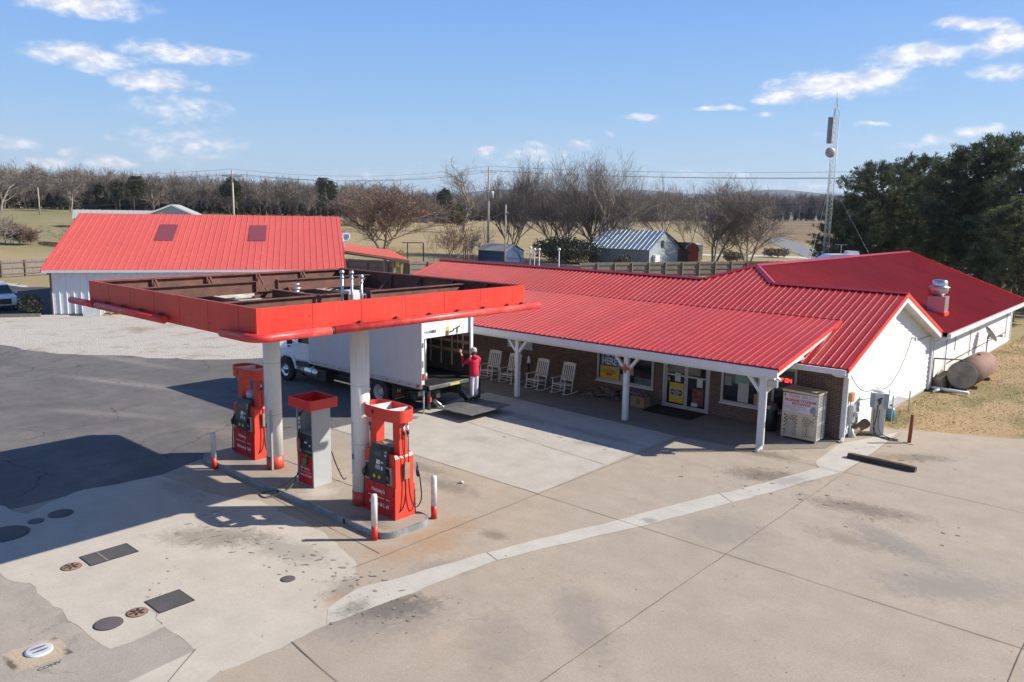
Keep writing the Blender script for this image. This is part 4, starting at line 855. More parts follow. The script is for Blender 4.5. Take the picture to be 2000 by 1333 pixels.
def red_pump(x, y, label, num):
    """pump seen from its -Y face; long axis along X"""
    t = thing('fuel_pump', label, 'fuel pump', (x, y, .156), 0, 'red arched fuel pumps on the island')
    W, D_ = .62, .33      # half sizes in X and Y
    m1 = MB(); m1.hex([(-W, -D_, 0), (W, -D_, 0), (W, D_, 0), (-W, D_, 0), (-W + .02, -D_ + .02, .78), (W - .02, -D_ + .02, .78), (W - .02, D_ - .02, .78), (-W + .02, D_ - .02, .78)]); m1.build('cabinet', [PRED], t, False)
    for s_ in (-1, 1): m1 = MB(); m1.hex([(-W + .03, s_ * D_, .03), (W - .03, s_ * D_, .03), (W - .03, s_ * (D_ + .012), .03), (-W + .03, s_ * (D_ + .012), .03), (-W + .05, s_ * (D_ - .02), .76), (W - .05, s_ * (D_ - .02), .76), (W - .05, s_ * (D_ - .006), .76), (-W + .05, s_ * (D_ - .006), .76)]); recalc(m1.build('front_panel', PRED2, t, False))
    # shoulders: each a block beside the screen unit
    for s_ in (-1, 1):
        m1 = MB(); m1.prism([(s_ * (W - .02), -D_ + .04, .78), (s_ * (W - .04), -D_ + .05, 1.50), (s_ * (W - .10), -D_ + .07, 1.58), (s_ * (W - .30), -D_ + .07, 1.58), (s_ * (W - .30), -D_ + .04, .78)], (0, 2 * (D_ - .05), 0)); recalc(m1.build('side_panel', PRED, t, False))
        m1 = MB(); m1.hex([(s_ * (W - .06), -.13, 1.56), (s_ * (W - .30), -.13, 1.56), (s_ * (W - .30), .13, 1.56), (s_ * (W - .06), .13, 1.56), (s_ * (W - .10), -.12, 2.42), (s_ * (W - .32), -.12, 2.42), (s_ * (W - .32), .12, 2.42), (s_ * (W - .10), .12, 2.42)]); recalc(m1.build('upright', PRED, t, False))
    m1 = MB(); m1.prism([(-.33, -D_ - .02, .80), (-.33, -D_ - .07, 1.1), (-.33, -D_ + .02, 1.66), (-.33, -D_ + .12, 1.74), (-.33, D_ - .12, 1.74), (-.33, D_ - .02, 1.66), (-.33, D_ + .07, 1.1), (-.33, D_ + .02, .80)], (.66, 0, 0)); hd = recalc(m1.build('screen_unit', mat('pump_dark', (.035, .045, .045), .4), t, False))
    nn = Vector((0, -.56, .09)).normalized()
    def fp(x_, z_, o=.004): 
        if z_ < 1.1: k = (z_ - .8) / .3; return (x_, -D_ - .02 - .05 * k - o, z_)
        k = (z_ - 1.1) / .56; return (x_, -D_ - .07 + .09 * k - o, z_)
    def plate(n, xa, xb, za, zb, mt, par=None):
        m2 = MB(); m2.F([m2.V(v) for v in (fp(xa, za), fp(xb, za), fp(xb, zb), fp(xa, zb))]); return m2.build(n, mt, par or hd, False)
    plate('display', -.16, .12, 1.48, 1.60, SCREEN); plate('keypad', -.04, .10, 1.30, 1.40, WHITE2); plate('card_reader', .13, .22, 1.33, 1.38, GALV); plate('display', -.05, .12, 1.18, 1.28, GREYM); plate('sticker', .24, .30, 1.52, 1.64, WHITE); plate('keypad', .16, .22, 1.18, 1.26, WHITE2)
    for xa in (-.10, .09):
        m2 = MB(); q = fp(xa, .98, .012); m2.cyl(Vector(q) + Vector((0, .02, 0)), q, .045, 12); m2.build('grade_button', YELLOW, hd, False)
    tx = txt(num, .11, BLACK, hd, fp(.27, 1.58, .006), face_rot((0, -1, .12)), off=.004, world=False)
    # nozzle boots and hoses on both ends
    for s_ in (-1, 1):
        m1 = MB(); m1.box((s_ * .40 - .075, -D_ - .03, .84), (s_ * .40 + .075, -D_ + .05, 1.28)); bt = m1.build('nozzle_boot', GALV, t, False)
        m1 = MB(); m1.box((s_ * .40 - .055, -D_ - .034, .87), (s_ * .40 + .055, -D_ - .028, 1.25)); m1.build('boot_liner', BLACK, bt, False)
        nozzle(t, s_ * .40, -D_ - .08, .98, s_)
        m1 = MB(); xx = s_ * (W + .0)
        for yy_ in (-.05, .07):
            hose(t, [(xx - s_ * .02, yy_, 2.42), (xx + s_ * .02, yy_, 2.1), (xx + s_ * .025, yy_, 1.5), (xx + s_ * .03, yy_, 1.1)], .013)
            m2 = MB(); m2.cyl((xx + s_ * .005, yy_, 2.02), (xx + s_ * .005, yy_, 2.30), .026, 8); m2.build('swivel', SILV, t, False)
            m2 = MB(); m2.cyl((xx + s_ * .012, yy_, 2.08), (xx + s_ * .012, yy_, 2.18), .036, 8); m2.build('breakaway', BLACK, t, False)
        m2 = MB(); m2.box((xx + s_ * .0, -.06, .98), (xx + s_ * .05, .09, 1.38)); m2.build('hose_clamp', mat('clamp_metal', (.36, .25, .17), .5, metal=.4), t, False)
        hose(t, [(xx + s_ * .03, -.04, 1.1), (xx + s_ * .05, -.05, .6), (xx + s_ * .02, -.16, .22), (s_ * .46, -D_ - .10, .12), (s_ * .40, -D_ - .14, .42), (s_ * .41, -D_ - .10, .92)], .016)
        hose(t, [(xx + s_ * .03, .07, 1.1), (xx + s_ * .06, .09, .55), (xx + s_ * .10, .22, .22), (xx + s_ * .12, .40, .40), (xx + s_ * .03, .42, 1.0)], .016)
    nozzle(t, W - .05, D_ + .1, .98, 1)
    # open oval ring on top
    m1 = MB(); n = 40; o = []; i2 = []
    for k in range(n):
        a = 2 * math.pi * k / n; c_, s_ = math.cos(a), math.sin(a)
        ex = math.copysign(abs(c_) ** .62, c_) * (W + .10); ey = math.copysign(abs(s_) ** .75, s_) * (D_ + .02); o.append((ex, ey)); i2.append((ex * .975, ey * .95))
    for k in range(n):
        a, b, c_, d = o[k], o[(k + 1) % n], i2[(k + 1) % n], i2[k]
        m1.F([m1.V(v) for v in ((*a, 2.40), (*b, 2.40), (*b, 2.70), (*a, 2.70))], 0, True); m1.F([m1.V(v) for v in ((*d, 2.70), (*c_, 2.70), (*c_, 2.40), (*d, 2.40))], 0, True)
        m1.F([m1.V(v) for v in ((*a, 2.70), (*b, 2.70), (*c_, 2.70), (*d, 2.70))]); m1.F([m1.V(v) for v in ((*d, 2.40), (*c_, 2.40), (*b, 2.40), (*a, 2.40))])
    rg = m1.build('top_ring', PRED, t, False)
    for xa in (-.30, .34):
        m1 = MB(); m1.beam((xa - .04, -D_ + .02, 2.60), (xa + .04, D_ - .02, 2.60), .012, .17); m1.beam((xa, -D_ + .02, 2.52), (xa + .08, D_ - .02, 2.52), .14, .012); m1.build('ring_brace', WHITE2, rg, False)
    m1 = MB(); m1.box((-W + .06, -.14, 2.41), (W - .3, .16, 2.42)); m1.build('ring_tray', PRED2, rg, False)
    txt(num, .20, BLACK, rg, (-.18, -D_ - .026, 2.56), face_rot((0, -1, 0)), off=.004, world=False)
    WT = mat('white_lettering', (.75, .73, .72), .5)
    fr = face_rot((0, -1, .03)); 
    txt("Hensley's", .135, WT, t, (-.02, -D_ - .006, .61), fr, off=.002, font_shear=.12, world=False)
    txt("Market & Deli", .13, WT, t, (.02, -D_ - .012, .27), fr, off=.002, font_shear=.12, world=False)
    m1 = MB(); m1.box((-.40, -D_ - .013, .435), (.42, -D_ - .008, .45)); m1.build('letter_line', WT, t, False)
    return t
p4 = red_pump(-14.48, 11.95, 'red arched fuel pump numbered 4 with an orange lit side, nearest of the red pumps', '4')
p1 = red_pump(-21.05, 12.1, 'red arched fuel pump half hidden behind the left canopy column', '2')
m1 = MB(); m1.prism([(-14.75, 11.95, 1.9), (-14.45, 11.80, 1.9), (-14.45, 11.95, 1.92)], (0, 0, .004)); 
bx = m1.build('cardboard_scrap', mat('cardboard', (.42, .27, .15), .8), None); tag(own(bx, (-14.6, 11.9, 1.9)), 'folded piece of cardboard on top of pump 4', 'cardboard')
bx.data.transform(Matrix.Identity(4))
m1 = MB(); m1.box((-14.22, 12.0, 1.895), (-14.02, 12.06, 2.08)); o = m1.build('sign_card', mat('card_orange', (.5, .14, .05), .6), None); tag(own(o, (-14.12, 12.03, 1.9)), 'small orange card standing on top of pump 4 against its arch', 'card')
m1 = MB(); m1.lathe([(.02, 0), (.13, .04), (.15, .16), (.10, .24), (.02, .26)], (-21.0, 12.05, 1.9), n=16); o = m1.build('wash_bucket', mat('pale_blue_plastic', (.36, .44, .50), .4), None); tag(own(o, (-21.0, 12.05, 1.9)), 'pale blue bucket on top of the far left fuel pump', 'bucket')
# diesel pump: tall grey box with a square red tray
dz = thing('diesel_pump', 'tall grey diesel pump with a square red top between the two canopy columns', 'fuel pump', (-17.52, 11.86, .156))
DG = mat('diesel_grey', (.40, .415, .42), .4, metal=.1, var=.05, dirt=(.3, .3, .3), dirtf=.3)
hw, hd_ = .37, .29
m1 = MB(); m1.box((hw - .05, -hd_, 0), (hw, hd_, 2.18), bev=.006); m1.box((-hw, -hd_, 0), (-hw + .03, hd_, 2.18)); m1.box((-hw + .03, hd_ - .02, 0), (hw - .05, hd_, 2.18)); m1.box((-hw + .03, -hd_ + .02, 0), (hw - .05, hd_ - .02, 1.42)); m1.build('cabinet', DG, dz, False)
m1 = MB(); m1.box((-hw + .03, -hd_ + .008, .86), (hw - .05, -hd_ + .02, 1.42)); pf = m1.build('face_plate', BLACK, dz, False)
for xa, xb, za, zb, mt_ in ((.06, .18, 1.22, 1.30, SCREEN), (-.02, .08, 1.18, 1.22, WHITE2), (.18, .24, 1.12, 1.17, WHITE2), (.0, .28, .93, .99, GREEN), (-.3, -.2, .9, .98, WHITE2)):
    m2 = MB(); m2.box((xa, -hd_ + .003, za), (xb, -hd_ + .007, zb)); m2.build('display', mt_, pf, False)
m1 = MB(); m1.box((-hw + .03, -hd_ + .006, .03), (hw - .05, -hd_ + .018, .85)); rp = m1.build('front_panel', PRED2, dz, False)
m2 = MB(); m2.box((-.30, -hd_ + .002, .375), (.26, -hd_ + .005, .385)); m2.build('letter_line', WHITE, rp, False)
txt("Hensley's", .11, WHITE, rp, (-.02, -hd_ + .004, .47), face_rot((0, -1, 0)), font_shear=.12, world=False); txt("Market & Deli", .10, WHITE, rp, (-.02, -hd_ + .004, .28), face_rot((0, -1, 0)), font_shear=.12, world=False)
m1 = MB(); x0, x1, y0, y1 = -.50, .50, -.44, .44
for a, b in (((x0, y0, 2.16), (x1, y0 + .02, 2.42)), ((x0, y1 - .02, 2.16), (x1, y1, 2.42)), ((x0, y0 + .02, 2.16), (x0 + .02, y1 - .02, 2.42)), ((x1 - .02, y0 + .02, 2.16), (x1, y1 - .02, 2.42)), ((x0 + .02, y0 + .02, 2.17), (x1 - .02, -.12, 2.20)), ((x0 + .02, .2, 2.17), (x1 - .02, y1 - .02, 2.20)), ((x0 + .02, -.12, 2.17), (-.2, .2, 2.20))): m1.box(a, b)
m1.build('top_tray', mat('tray_red', (.62, .028, .028), .4), dz, False)
hose(dz, [(.05, -hd_ - .0, 2.18), (-.10, -hd_ - .04, 1.98), (-.17, -hd_ - .05, 1.75), (-.18, -hd_ - .05, 1.3)], .018)
for z_, mt_ in ((2.02, BLACK), (1.9, WHITE2), (1.78, SILV), (1.66, WHITE2), (1.55, BLACK)):
    m1 = MB(); m1.cyl((-.14 - .03 * (2.02 - z_), -hd_ - .05, z_), (-.15 - .03 * (2.02 - z_), -hd_ - .05, z_ - .09), .028, 8); m1.build('swivel', mt_, dz, False)
m1 = MB(); m1.tube([(-.2, -hd_ - .06, 1.30), (-.2, -hd_ - .07, .92)], [.055, .04], 8); m1.build('nozzle', mat('nozzle_red', (.4, .16, .1), .5), dz, False)
m1 = MB(); m1.tube([(.1, -hd_ - .05, .80), (.03, -hd_ - .06, .55)], [.05, .04], 8); m1.tube([(.1, -hd_ - .05, .8), (.14, -hd_ - .03, .9)], .02, 6); m1.build('nozzle', GREEN, dz, False)
hose(dz, [(-.18, -hd_ - .06, .95), (-.14, -hd_ - .10, .5), (-.02, -hd_ - .42, .1), (-.05, -1.0, -.03), (-.28, -1.35, -.13), (-.62, -1.3, -.13), (-.62, -1.08, -.12), (-.32, -.95, .0), (.0, -hd_ - .25, .35), (.04, -hd_ - .08, .52)], .017, mt=mat('hose_grey', (.10, .09, .08), .5))
hose(dz, [(hw - .02, hd_ + .02, .9), (hw + .05, hd_ + .12, .5), (hw + .03, hd_ + .35, .05), (hw - .05, hd_ + .5, .01)], .017)
# ---- bollards
def bollard(x, y, label, lean=0):
    t = thing('bollard', label, 'bollard', (x, y, 0), 0, 'white and red steel bollards round the pump island')
    m1 = MB(); m1.lathe([(.072, .33), (.072, 1.06), (.055, 1.10), (.02, 1.11)], n=20); m1.build('post', mat('bollard_white', (.66, .65, .63), .5, dirt=(.32, .28, .25), dirtf=.5, dscale=5), t, False)
    m1 = MB(); m1.cyl((0, 0, 0), (0, 0, .34), .075, 20); m1.build('painted_base', mat('bollard_red', (.58, .03, .025), .45, dirt=(.3, .05, .04), dirtf=.4), t, False)
bollard(-13.63, 10.80, 'white bollard with a red base standing in front of pump 4')
bollard(-13.58, 12.62, 'white bollard with a red base to the right of the island')
bollard(-21.0, 10.78, 'bollard at the left end of the island, grey in the shade')
# ================================================================ box truck with a lowered tail lift
TX1, TX0, TY0, TY1, TZ0, TZ1 = -21.1, -28.2, 18.95, 21.65, 1.17, 4.05
tr = thing('box_truck', 'white box truck backed up beside the porch with its rear door half raised', 'truck', (-25.5, 20.3, 0))
TW = mat('truck_panel', (.54, .53, .525), .38, var=.03, dirt=(.5, .48, .45), dirtf=.25)
TCAB = mat('truck_cab_white', (.72, .73, .74), .25, var=.03, coat=.4)
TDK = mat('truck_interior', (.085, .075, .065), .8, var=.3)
TREDM = mat('marker_red', (.5, .015, .015), .3)
wt = .05
m1 = MB()
for a, b in (((TX0, TY0, TZ0), (TX1, TY0 + wt, TZ1)), ((TX0, TY1 - wt, TZ0), (TX1, TY1, TZ1)), ((TX0, TY0 + wt, TZ0), (TX0 + wt, TY1 - wt, TZ1)), ((TX0, TY0, TZ1), (TX1, TY1, TZ1 + .05))): m1.box(a, b)
x = TX0 + .3
while x < TX1 - .1: m1.box((x - .002, TY0 - .004, TZ0 + .1), (x + .002, TY0, TZ1 - .08)); x += .305
bxo = m1.build('cargo_box', TW, tr)
m1 = MB(); m1.box((TX0, TY0 - .02, TZ0 - .12), (TX1 + .02, TY0 + .03, TZ0 + .06)); rl = m1.build('lower_rail', mat('rail_aluminium', (.5, .5, .5), .35, metal=.4), tr)
for x in (-27.0, -26.0, -25.1, -23.9, -23.0, -22.3, -21.7):
    m2 = MB(); m2.box((x - .035, TY0 - .028, TZ0 - .05), (x + .035, TY0 - .021, TZ0 + .01)); m2.build('side_marker', TREDM, rl)
m2 = MB(); m2.box((-21.3, TY0 - .03, TZ0 - .08), (-21.18, TY0 - .021, TZ0 + .04)); m2.build('side_marker', TREDM, rl)
m2 = MB(); m2.box((-28.0, TY0 - .024, TZ0 - .07), (-27.55, TY0 - .0205, TZ0 + .02)); m2.build('decal', mat('tan_decal', (.42, .38, .33), .6), rl)
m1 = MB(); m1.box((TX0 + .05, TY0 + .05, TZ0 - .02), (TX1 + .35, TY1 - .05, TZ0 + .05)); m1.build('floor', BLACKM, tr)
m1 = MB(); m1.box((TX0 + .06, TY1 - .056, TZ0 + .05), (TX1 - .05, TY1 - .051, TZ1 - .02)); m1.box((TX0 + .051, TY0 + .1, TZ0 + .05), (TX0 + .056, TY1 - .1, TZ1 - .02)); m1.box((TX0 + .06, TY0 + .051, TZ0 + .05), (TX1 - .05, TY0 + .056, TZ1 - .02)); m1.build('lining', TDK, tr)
TWOOD = mat('cargo_slat', (.55, .34, .17), .7, var=.25, scale=6)
for z in (2.05, 2.42, 2.75):
    m1 = MB(); m1.box((TX0 + .1, TY1 - .10, z), (TX1 - .12, TY1 - .062, z + .11)); m1.build('cargo_slat', TWOOD, tr)
for i in range(9):
    m1 = MB(); x = TX1 - .45 - i * .62; m1.box((x - .03, TY1 - .061, TZ0 + .3), (x + .03, TY1 - .058, TZ1 - .4)); m1.build('wall_post', mat('post_cream', (.78, .72, .62), .6), tr)
m1 = MB(); 
for i in range(60): x = TX1 - .2 - i * .075; m1.box((x - .01, TY1 - .12, 1.97), (x + .01, TY1 - .10, 2.03))
m1.build('logistic_track', GALV, tr)
# rear frame
for y0, y1 in ((TY0, TY0 + .14), (TY1 - .14, TY1)):
    m1 = MB(); m1.box((TX1 - .02, y0, TZ0 - .1), (TX1 + .06, y1, TZ1 + .02), bev=.008); rfm = m1.build('rear_post', TCAB, tr)
    if y0 == TY0:
        m2 = MB(); m2.box((TX1 + .061, y0 + .03, TZ0 + .22), (TX1 + .08, y1 - .03, TZ0 + .46)); m2.build('tail_light', TREDM, rfm)
        m2 = MB(); m2.cyl((TX1 + .061, y0 + .07, TZ0 + .02), (TX1 + .08, y0 + .07, TZ0 + .02), .05, 12); m2.build('tail_light', TREDM, rfm)
        m2 = MB(); m2.box((TX1 + .061, y0 + .03, TZ0 + .7), (TX1 + .085, y0 + .09, TZ0 + .95)); m2.box((TX1 + .061, y0 + .05, TZ0 + 1.45), (TX1 + .1, y0 + .08, TZ0 + 1.62)); m2.build('hinge', GREYM, rfm)
m1 = MB(); m1.box((TX1 - .02, TY0 + .14, TZ1 - .18), (TX1 + .06, TY1 - .14, TZ1 + .02)); m1.build('rear_header', TCAB, tr)
m1 = MB(); m1.box((TX1 - .07, TY0 + .15, 2.92), (TX1 - .03, TY1 - .15, TZ1 - .19)); m1.box((TX1 - .075, TY0 + .15, 3.42), (TX1 - .028, TY1 - .15, 3.428)); rd = m1.build('rear_door', mat('door_white', (.78, .78, .77), .35, var=.03), tr)
txt('PAUB', .13, mat('fleet_blue', (.08, .10, .35), .5), rd, (TX1 - .026, TY0 + .36, 3.13), face_rot((1, 0, 0)), off=.004); txt('5883', .15, BLACK, rd, (TX1 - .026, TY0 + .66, 3.14), face_rot((1, 0, 0)), off=.006)
m2 = MB(); m2.box((TX1 - .026, 20.26, 3.10), (TX1 - .02, 20.42, 3.26)); m2.build('warning_label', YELLOW, rd)
m2 = MB(); m2.box((TX1 - .027, 20.24, 2.93), (TX1 - .018, 20.40, 3.10)); m2.build('latch_plate', mat('latch_brown', (.14, .06, .05), .5), rd)
m2 = MB(); m2.tube([(TX1 - .01, 20.45, 3.05), (TX1 + .0, 20.62, 3.07), (TX1 + .0, 20.68, 3.16), (TX1 + .0, 20.74, 3.15)], .022, 6); m2.tube([(TX1 - .0, 20.80, 3.18), (TX1 - .0, 20.98, 3.22)], .025, 6); m2.tube([(TX1 - .0, 20.84, 3.18), (TX1 - .0, 20.84, 2.98)], .02, 6); m2.build('latch', BLACKM, rd)
m2 = MB(); m2.tube([(TX1 - .02, 20.85, 2.95), (TX1, 20.86, 2.6), (TX1, 20.84, 2.35), (TX1 + .02, 20.82, 2.18)], .012, 5); m2.build('pull_strap', mat('strap', (.05, .04, .035), .8), rd)
m1 = MB(); m1.cyl((TX1 - .06, TY0 + .30, TZ0 + .35), (TX1 - .06, TY0 + .30, 2.9), .022, 8); m1.cyl((TX1 - .06, TY0 + .30, TZ0 + .15), (TX1 - .06, TY0 + .30, TZ0 + .45), .06, 10); m1.build('lift_pump', GALV, tr)
# chassis
m1 = MB(); m1.box((-31.6, 19.65, .62), (TX1 + .1, 19.85, .92)); m1.box((-31.6, 20.75, .62), (TX1 + .1, 20.95, .92)); m1.box((TX0, TY0 + .2, .92), (TX1, TY1 - .2, TZ0 - .03)); m1.build('chassis', BLACKM, tr)
def wheel(x, y, r, w_, out=-1, dual=False):
    m1 = MB(); o_ = y
    prof = [(r * .56, -w_ / 2), (r * .90, -w_ / 2), (r, -w_ * .36), (r, w_ * .36), (r * .90, w_ / 2), (r * .56, w_ / 2)]
    m1.lathe(prof, (x, y, r), 'Y', 36)
    ty = m1.build('tyre', RUBBER, None); ty.parent = None
    return ty
def add_wheel(par, x, y, r, w_, side, deep=False, name='wheel', rimm=None):
    """side = -1: outer face looks to -Y, +1: to +Y"""
    rimm = rimm or STEEL
    m1 = MB(); prof = [(r * .57, -w_ / 2), (r * .90, -w_ / 2), (r * .985, -w_ * .40), (r, -w_ * .3), (r, w_ * .3), (r * .985, w_ * .40), (r * .90, w_ / 2), (r * .57, w_ / 2)]
    m1.lathe(prof, (x, y, r), 'Y', 36, cap=False); ty = m1.build('wheel', RUBBER, par)
    yo = -side * w_ / 2      # lathe along Y maps z -> -y
    m1 = MB(); d = .11 if deep else .0
    k = -side
    pr_ = [(r * .58, k * w_ / 2 * 1.0), (r * .54, k * (w_ / 2 - .02)), (r * .50, k * (w_ / 2 - .03 - d)), (r * .44, k * (w_ / 2 - .05 - d * 1.1)), (r * .25, k * (w_ / 2 - .03 - d)), (r * .22, k * (w_ / 2 + .03 - d)), (r * .12, k * (w_ / 2 + .05 - d)), (.005, k * (w_ / 2 + .05 - d))]
    m1.lathe(pr_, (x, y, r), 'Y', 30, cap=False); m1.build('rim', rimm, ty)
    m1 = MB()
    for q in range(10):
        a = 2 * math.pi * q / 10; p = Vector((x + r * .345 * math.cos(a), y + side * (w_ / 2 - .04 - d), r + r * .345 * math.sin(a))); m1.cyl(p, p + Vector((0, side * .012, 0)), r * .055, 8)
    m1.build('rim_holes', BLACK, ty)
    return ty
RW = mat('painted_wheel', (.50, .50, .50), .45)
for s_, y in ((-1, 19.10), (1, 21.5)): add_wheel(tr, -30.08, y, .53, .28, s_)
for s_, y in ((-1, 19.16), (1, 21.44)): add_wheel(tr, -23.62, y, .53, .30, s_, True, rimm=RW)
for s_, y in ((-1, 19.50), (1, 21.10)): add_wheel(tr, -23.62, y, .53, .28, s_, True, rimm=RW)
m1 = MB(); m1.cyl((-30.08, 19.2, .53), (-30.08, 21.4, .53), .07, 10); m1.cyl((-23.62, 19.2, .53), (-23.62, 21.4, .53), .10, 10); m1.build('axle', BLACKM, tr)
# fuel tanks, mud flaps
m1 = MB(); m1.lathe([(.02, 0), (.22, .02), (.27, .06), (.27, 1.16), (.22, 1.2), (.02, 1.22)], (-29.05, 19.28, .62), 'X', 28); ft = m1.build('fuel_tank', STEEL, tr)
for q in (-28.75, -28.15):
    m2 = MB(); m2.lathe([(.275, -.02), (.275, .02)], (q, 19.28, .62), 'X', 28, cap=False); m2.build('tank_strap', BLACKM, ft)
m1 = MB(); m1.box((-27.75, 19.1, .35), (-27.2, 19.5, .85)); m1.build('battery_box', BLACKM, tr)
for y0, y1 in ((19.0, 19.72), (20.9, 21.6)):
    m1 = MB(); m1.box((-22.80, y0, .28), (-22.77, y1, 1.02)); fl_ = m1.build('mud_flap', RUBBER, tr)
    if y0 < 20:
        txt('N', .24, WHITE2, fl_, (-22.765, 19.32, .66), face_rot((1, 0, 0)), off=.002); txt('SERVICE', .10, TREDM, fl_, (-22.765, 19.36, .48), face_rot((1, 0, 0)), off=.003)
        m2 = MB(); m2.box((-22.768, 19.12, .38), (-22.764, 19.6, .40)); m2.build('stripe', WHITE2, fl_)
m1 = MB(); m1.box((-21.7, 19.35, .62), (-21.67, 19.68, .80)); m1.build('licence_plate', mat('plate', (.4, .4, .38), .4), tr)
m1 = MB(); m1.box((-28.0, 19.4, .9), (-21.3, 21.2, 1.02)); m1.build('cross_members', BLACKM, tr)
# cab: side profile pulled across, narrowed roof
def loft(secs, mt, name, par, smooth=False):
    """sections: list of (x, [(y, z)...]) closed rings with the same count"""
    m1 = MB(); rings = [[m1.V((x, y, z)) for y, z in ring] for x, ring in secs]; n = len(rings[0])
    for a, b in zip(rings, rings[1:]):
        for k in range(n): m1.F((a[k], a[(k + 1) % n], b[(k + 1) % n], b[k]), 0, smooth)
    m1.F(rings[0][::-1]); m1.F(rings[-1]); return recalc(m1.build(name, mt, par))
yc = 20.3
def ring(w0, w1, z0, z1, zb):      # half widths at belt and roof, sill z, roof z, belt z
    return [(yc - w0 * .97, z0), (yc - w0, z0 + .08), (yc - w0, zb), (yc - w1, z1 - .10), (yc - w1 + .12, z1), (yc + w1 - .12, z1), (yc + w1, z1 - .10), (yc + w0, zb), (yc + w0, z0 + .08), (yc + w0 * .97, z0)]
cab = loft([(-28.28, ring(1.17, 1.05, 1.0, 2.78, 1.75)), (-28.9, ring(1.17, 1.05, 1.0, 2.82, 1.75)), (-29.35, ring(1.16, 1.02, .98, 2.76, 1.72)), (-29.85, ring(1.14, .98, 1.0, 1.86, 1.70))], TCAB, 'cab', tr)
hood = loft([(-29.75, ring(1.10, .90, .98, 1.80, 1.50)), (-30.5, ring(1.08, .84, 1.0, 1.70, 1.42)), (-31.15, ring(1.0, .76, .95, 1.56, 1.30)), (-31.4, ring(.92, .70, .90, 1.36, 1.15))], TCAB, 'hood', tr, False)
for s_ in (-1, 1):
    m1 = MB(); y0 = yc + s_ * 1.22
    pts = [(-29.35, .62), (-29.45, .95), (-29.62, 1.18), (-30.0, 1.27), (-30.4, 1.22), (-30.75, 1.02), (-30.85, .8), (-30.72, .8), (-30.55, 1.0), (-30.3, 1.12), (-30.0, 1.15), (-29.72, 1.05), (-29.55, .80), (-29.5, .62)]
    m1.prism([(x, y0, z) for x, z in pts], (0, -s_ * .32, 0)); recalc(m1.build('fender', TCAB, tr))
    m1 = MB(); m1.box((-29.45, y0, .45), (-28.5, y0 - s_ * .30, .52)); m1.box((-29.42, y0 + s_ * .0, .80), (-28.4, y0 - s_ * .25, .98)); m1.build('step', BLACKM, tr)
    m1 = MB(); yb = yc + s_ * 1.17
    q = lambda x, z, o=.006: (x, yc + s_ * (1.172 - .12 * max(0, (z - 1.75)) / 1.0 + o), z)
    pn = [q(-28.38, 1.82), q(-29.28, 1.82), q(-29.24, 2.08), q(-29.05, 2.52), q(-28.38, 2.55)]
    m1.F([m1.V(p) for p in (pn if s_ > 0 else pn[::-1])]); m1.build('side_window', GLASS, cab)
    m1 = MB(); m1.box((-28.46, yb + s_ * .003, 1.25), (-28.36, yb + s_ * .012, 1.62)); m1.build('door_grip', BLACK, cab)
    m1 = MB(); m1.beam((-29.5, yb, 1.78), (-29.55, yb + s_ * .22, 1.86), .03, .03); m1.box((-29.62, yb + s_ * .14, 1.74), (-29.50, yb + s_ * .34, 2.16)); m1.build('mirror', BLACK, tr)
    m1 = MB(); m1.box((-31.32, yc + s_ * .88, 1.02), (-31.2, yc + s_ * .64, 1.22)); m1.build('headlight', STEEL, tr)
m1 = MB(); m1.F([m1.V(p) for p in ((-29.865, yc - 1.0, 1.90), (-29.865, yc + 1.0, 1.90), (-29.40, yc + .92, 2.66), (-29.40, yc - .92, 2.66))]); m1.build('windscreen', GLASS, cab)
m1 = MB(); m1.box((-31.55, yc - 1.15, .50), (-31.38, yc + 1.15, .82), bev=.02); m1.build('bumper', GREYM, tr)
m1 = MB(); m1.box((-31.425, yc - .62, .92), (-31.40, yc + .62, 1.28)); m1.build('grille', BLACK, tr)
m1 = MB(); m1.box((-29.62, 19.36, 1.22), (-29.55, 19.40, 1.36)); m1.build('badge', BLUE, tr) if False else None
m1 = MB(); m1.box((-30.2, 19.19, 1.50), (-30.0, 19.20, 1.58)); m1.build('badge', BLACK, tr)
# tail lift
m1 = MB(); m1.box((TX1 + .07, TY0 + .05, TZ0 - .10), (TX1 + .42, TY1 - .02, TZ0 + .035), bev=.01); m1.build('dock_plate', mat('dock_plate_steel', (.15, .145, .14), .45, metal=.5, var=.3, dirt=(.36, .34, .31), dirtf=.6, dscale=2), tr)
m1 = MB(); m1.box((TX1 + .421, 20.05, TZ0 - .08), (TX1 + .43, 20.55, TZ0 + .02)); m1.build('caution_strip', mat('caution_yellow', (.45, .42, .12), .5), tr)
for y in (TY0 + .1, TY1 + .05):
    m1 = MB(); m1.box((TX1 + .28, y - .05, .32), (TX1 + .38, y + .05, TZ0 - .02)); m1.beam((TX1 - .2, y, TZ0 - .1), (TX1 + .38, y, TZ0 - .1), .1, .1); m1.build('lift_leg', BLACKM, tr)
m1 = MB(); m1.beam((TX1 + .05, 19.05, .12), (TX1 + .05, 19.05, 1.0), .05, .04); m1.build('lift_leg', GALV, tr)
m1 = MB(); m1.box((TX1 + .33, 19.02, .62), (TX1 + .42, 19.12, .80)); m1.build('reflector', TREDM, tr)
for y in (19.7, 21.3):
    m1 = MB(); m1.beam((TX1 - .8, y, .80), (TX1 + .1, y, .26), .09, .12); m1.build('lift_arm', BLACKM, tr)
    m1 = MB(); m1.cyl((TX1 - .6, y + .14, .62), (TX1 + .15, y + .14, .32), .045, 10); m1.cyl((TX1 - .1, y + .14, .42), (TX1 + .3, y + .14, .27), .025, 8); m1.build('lift_cylinder', GALV, tr)
m1 = MB(); m1.box((TX1 - .95, 19.3, .48), (TX1 - .7, 21.4, .80)); m1.build('lift_beam', BLACKM, tr)
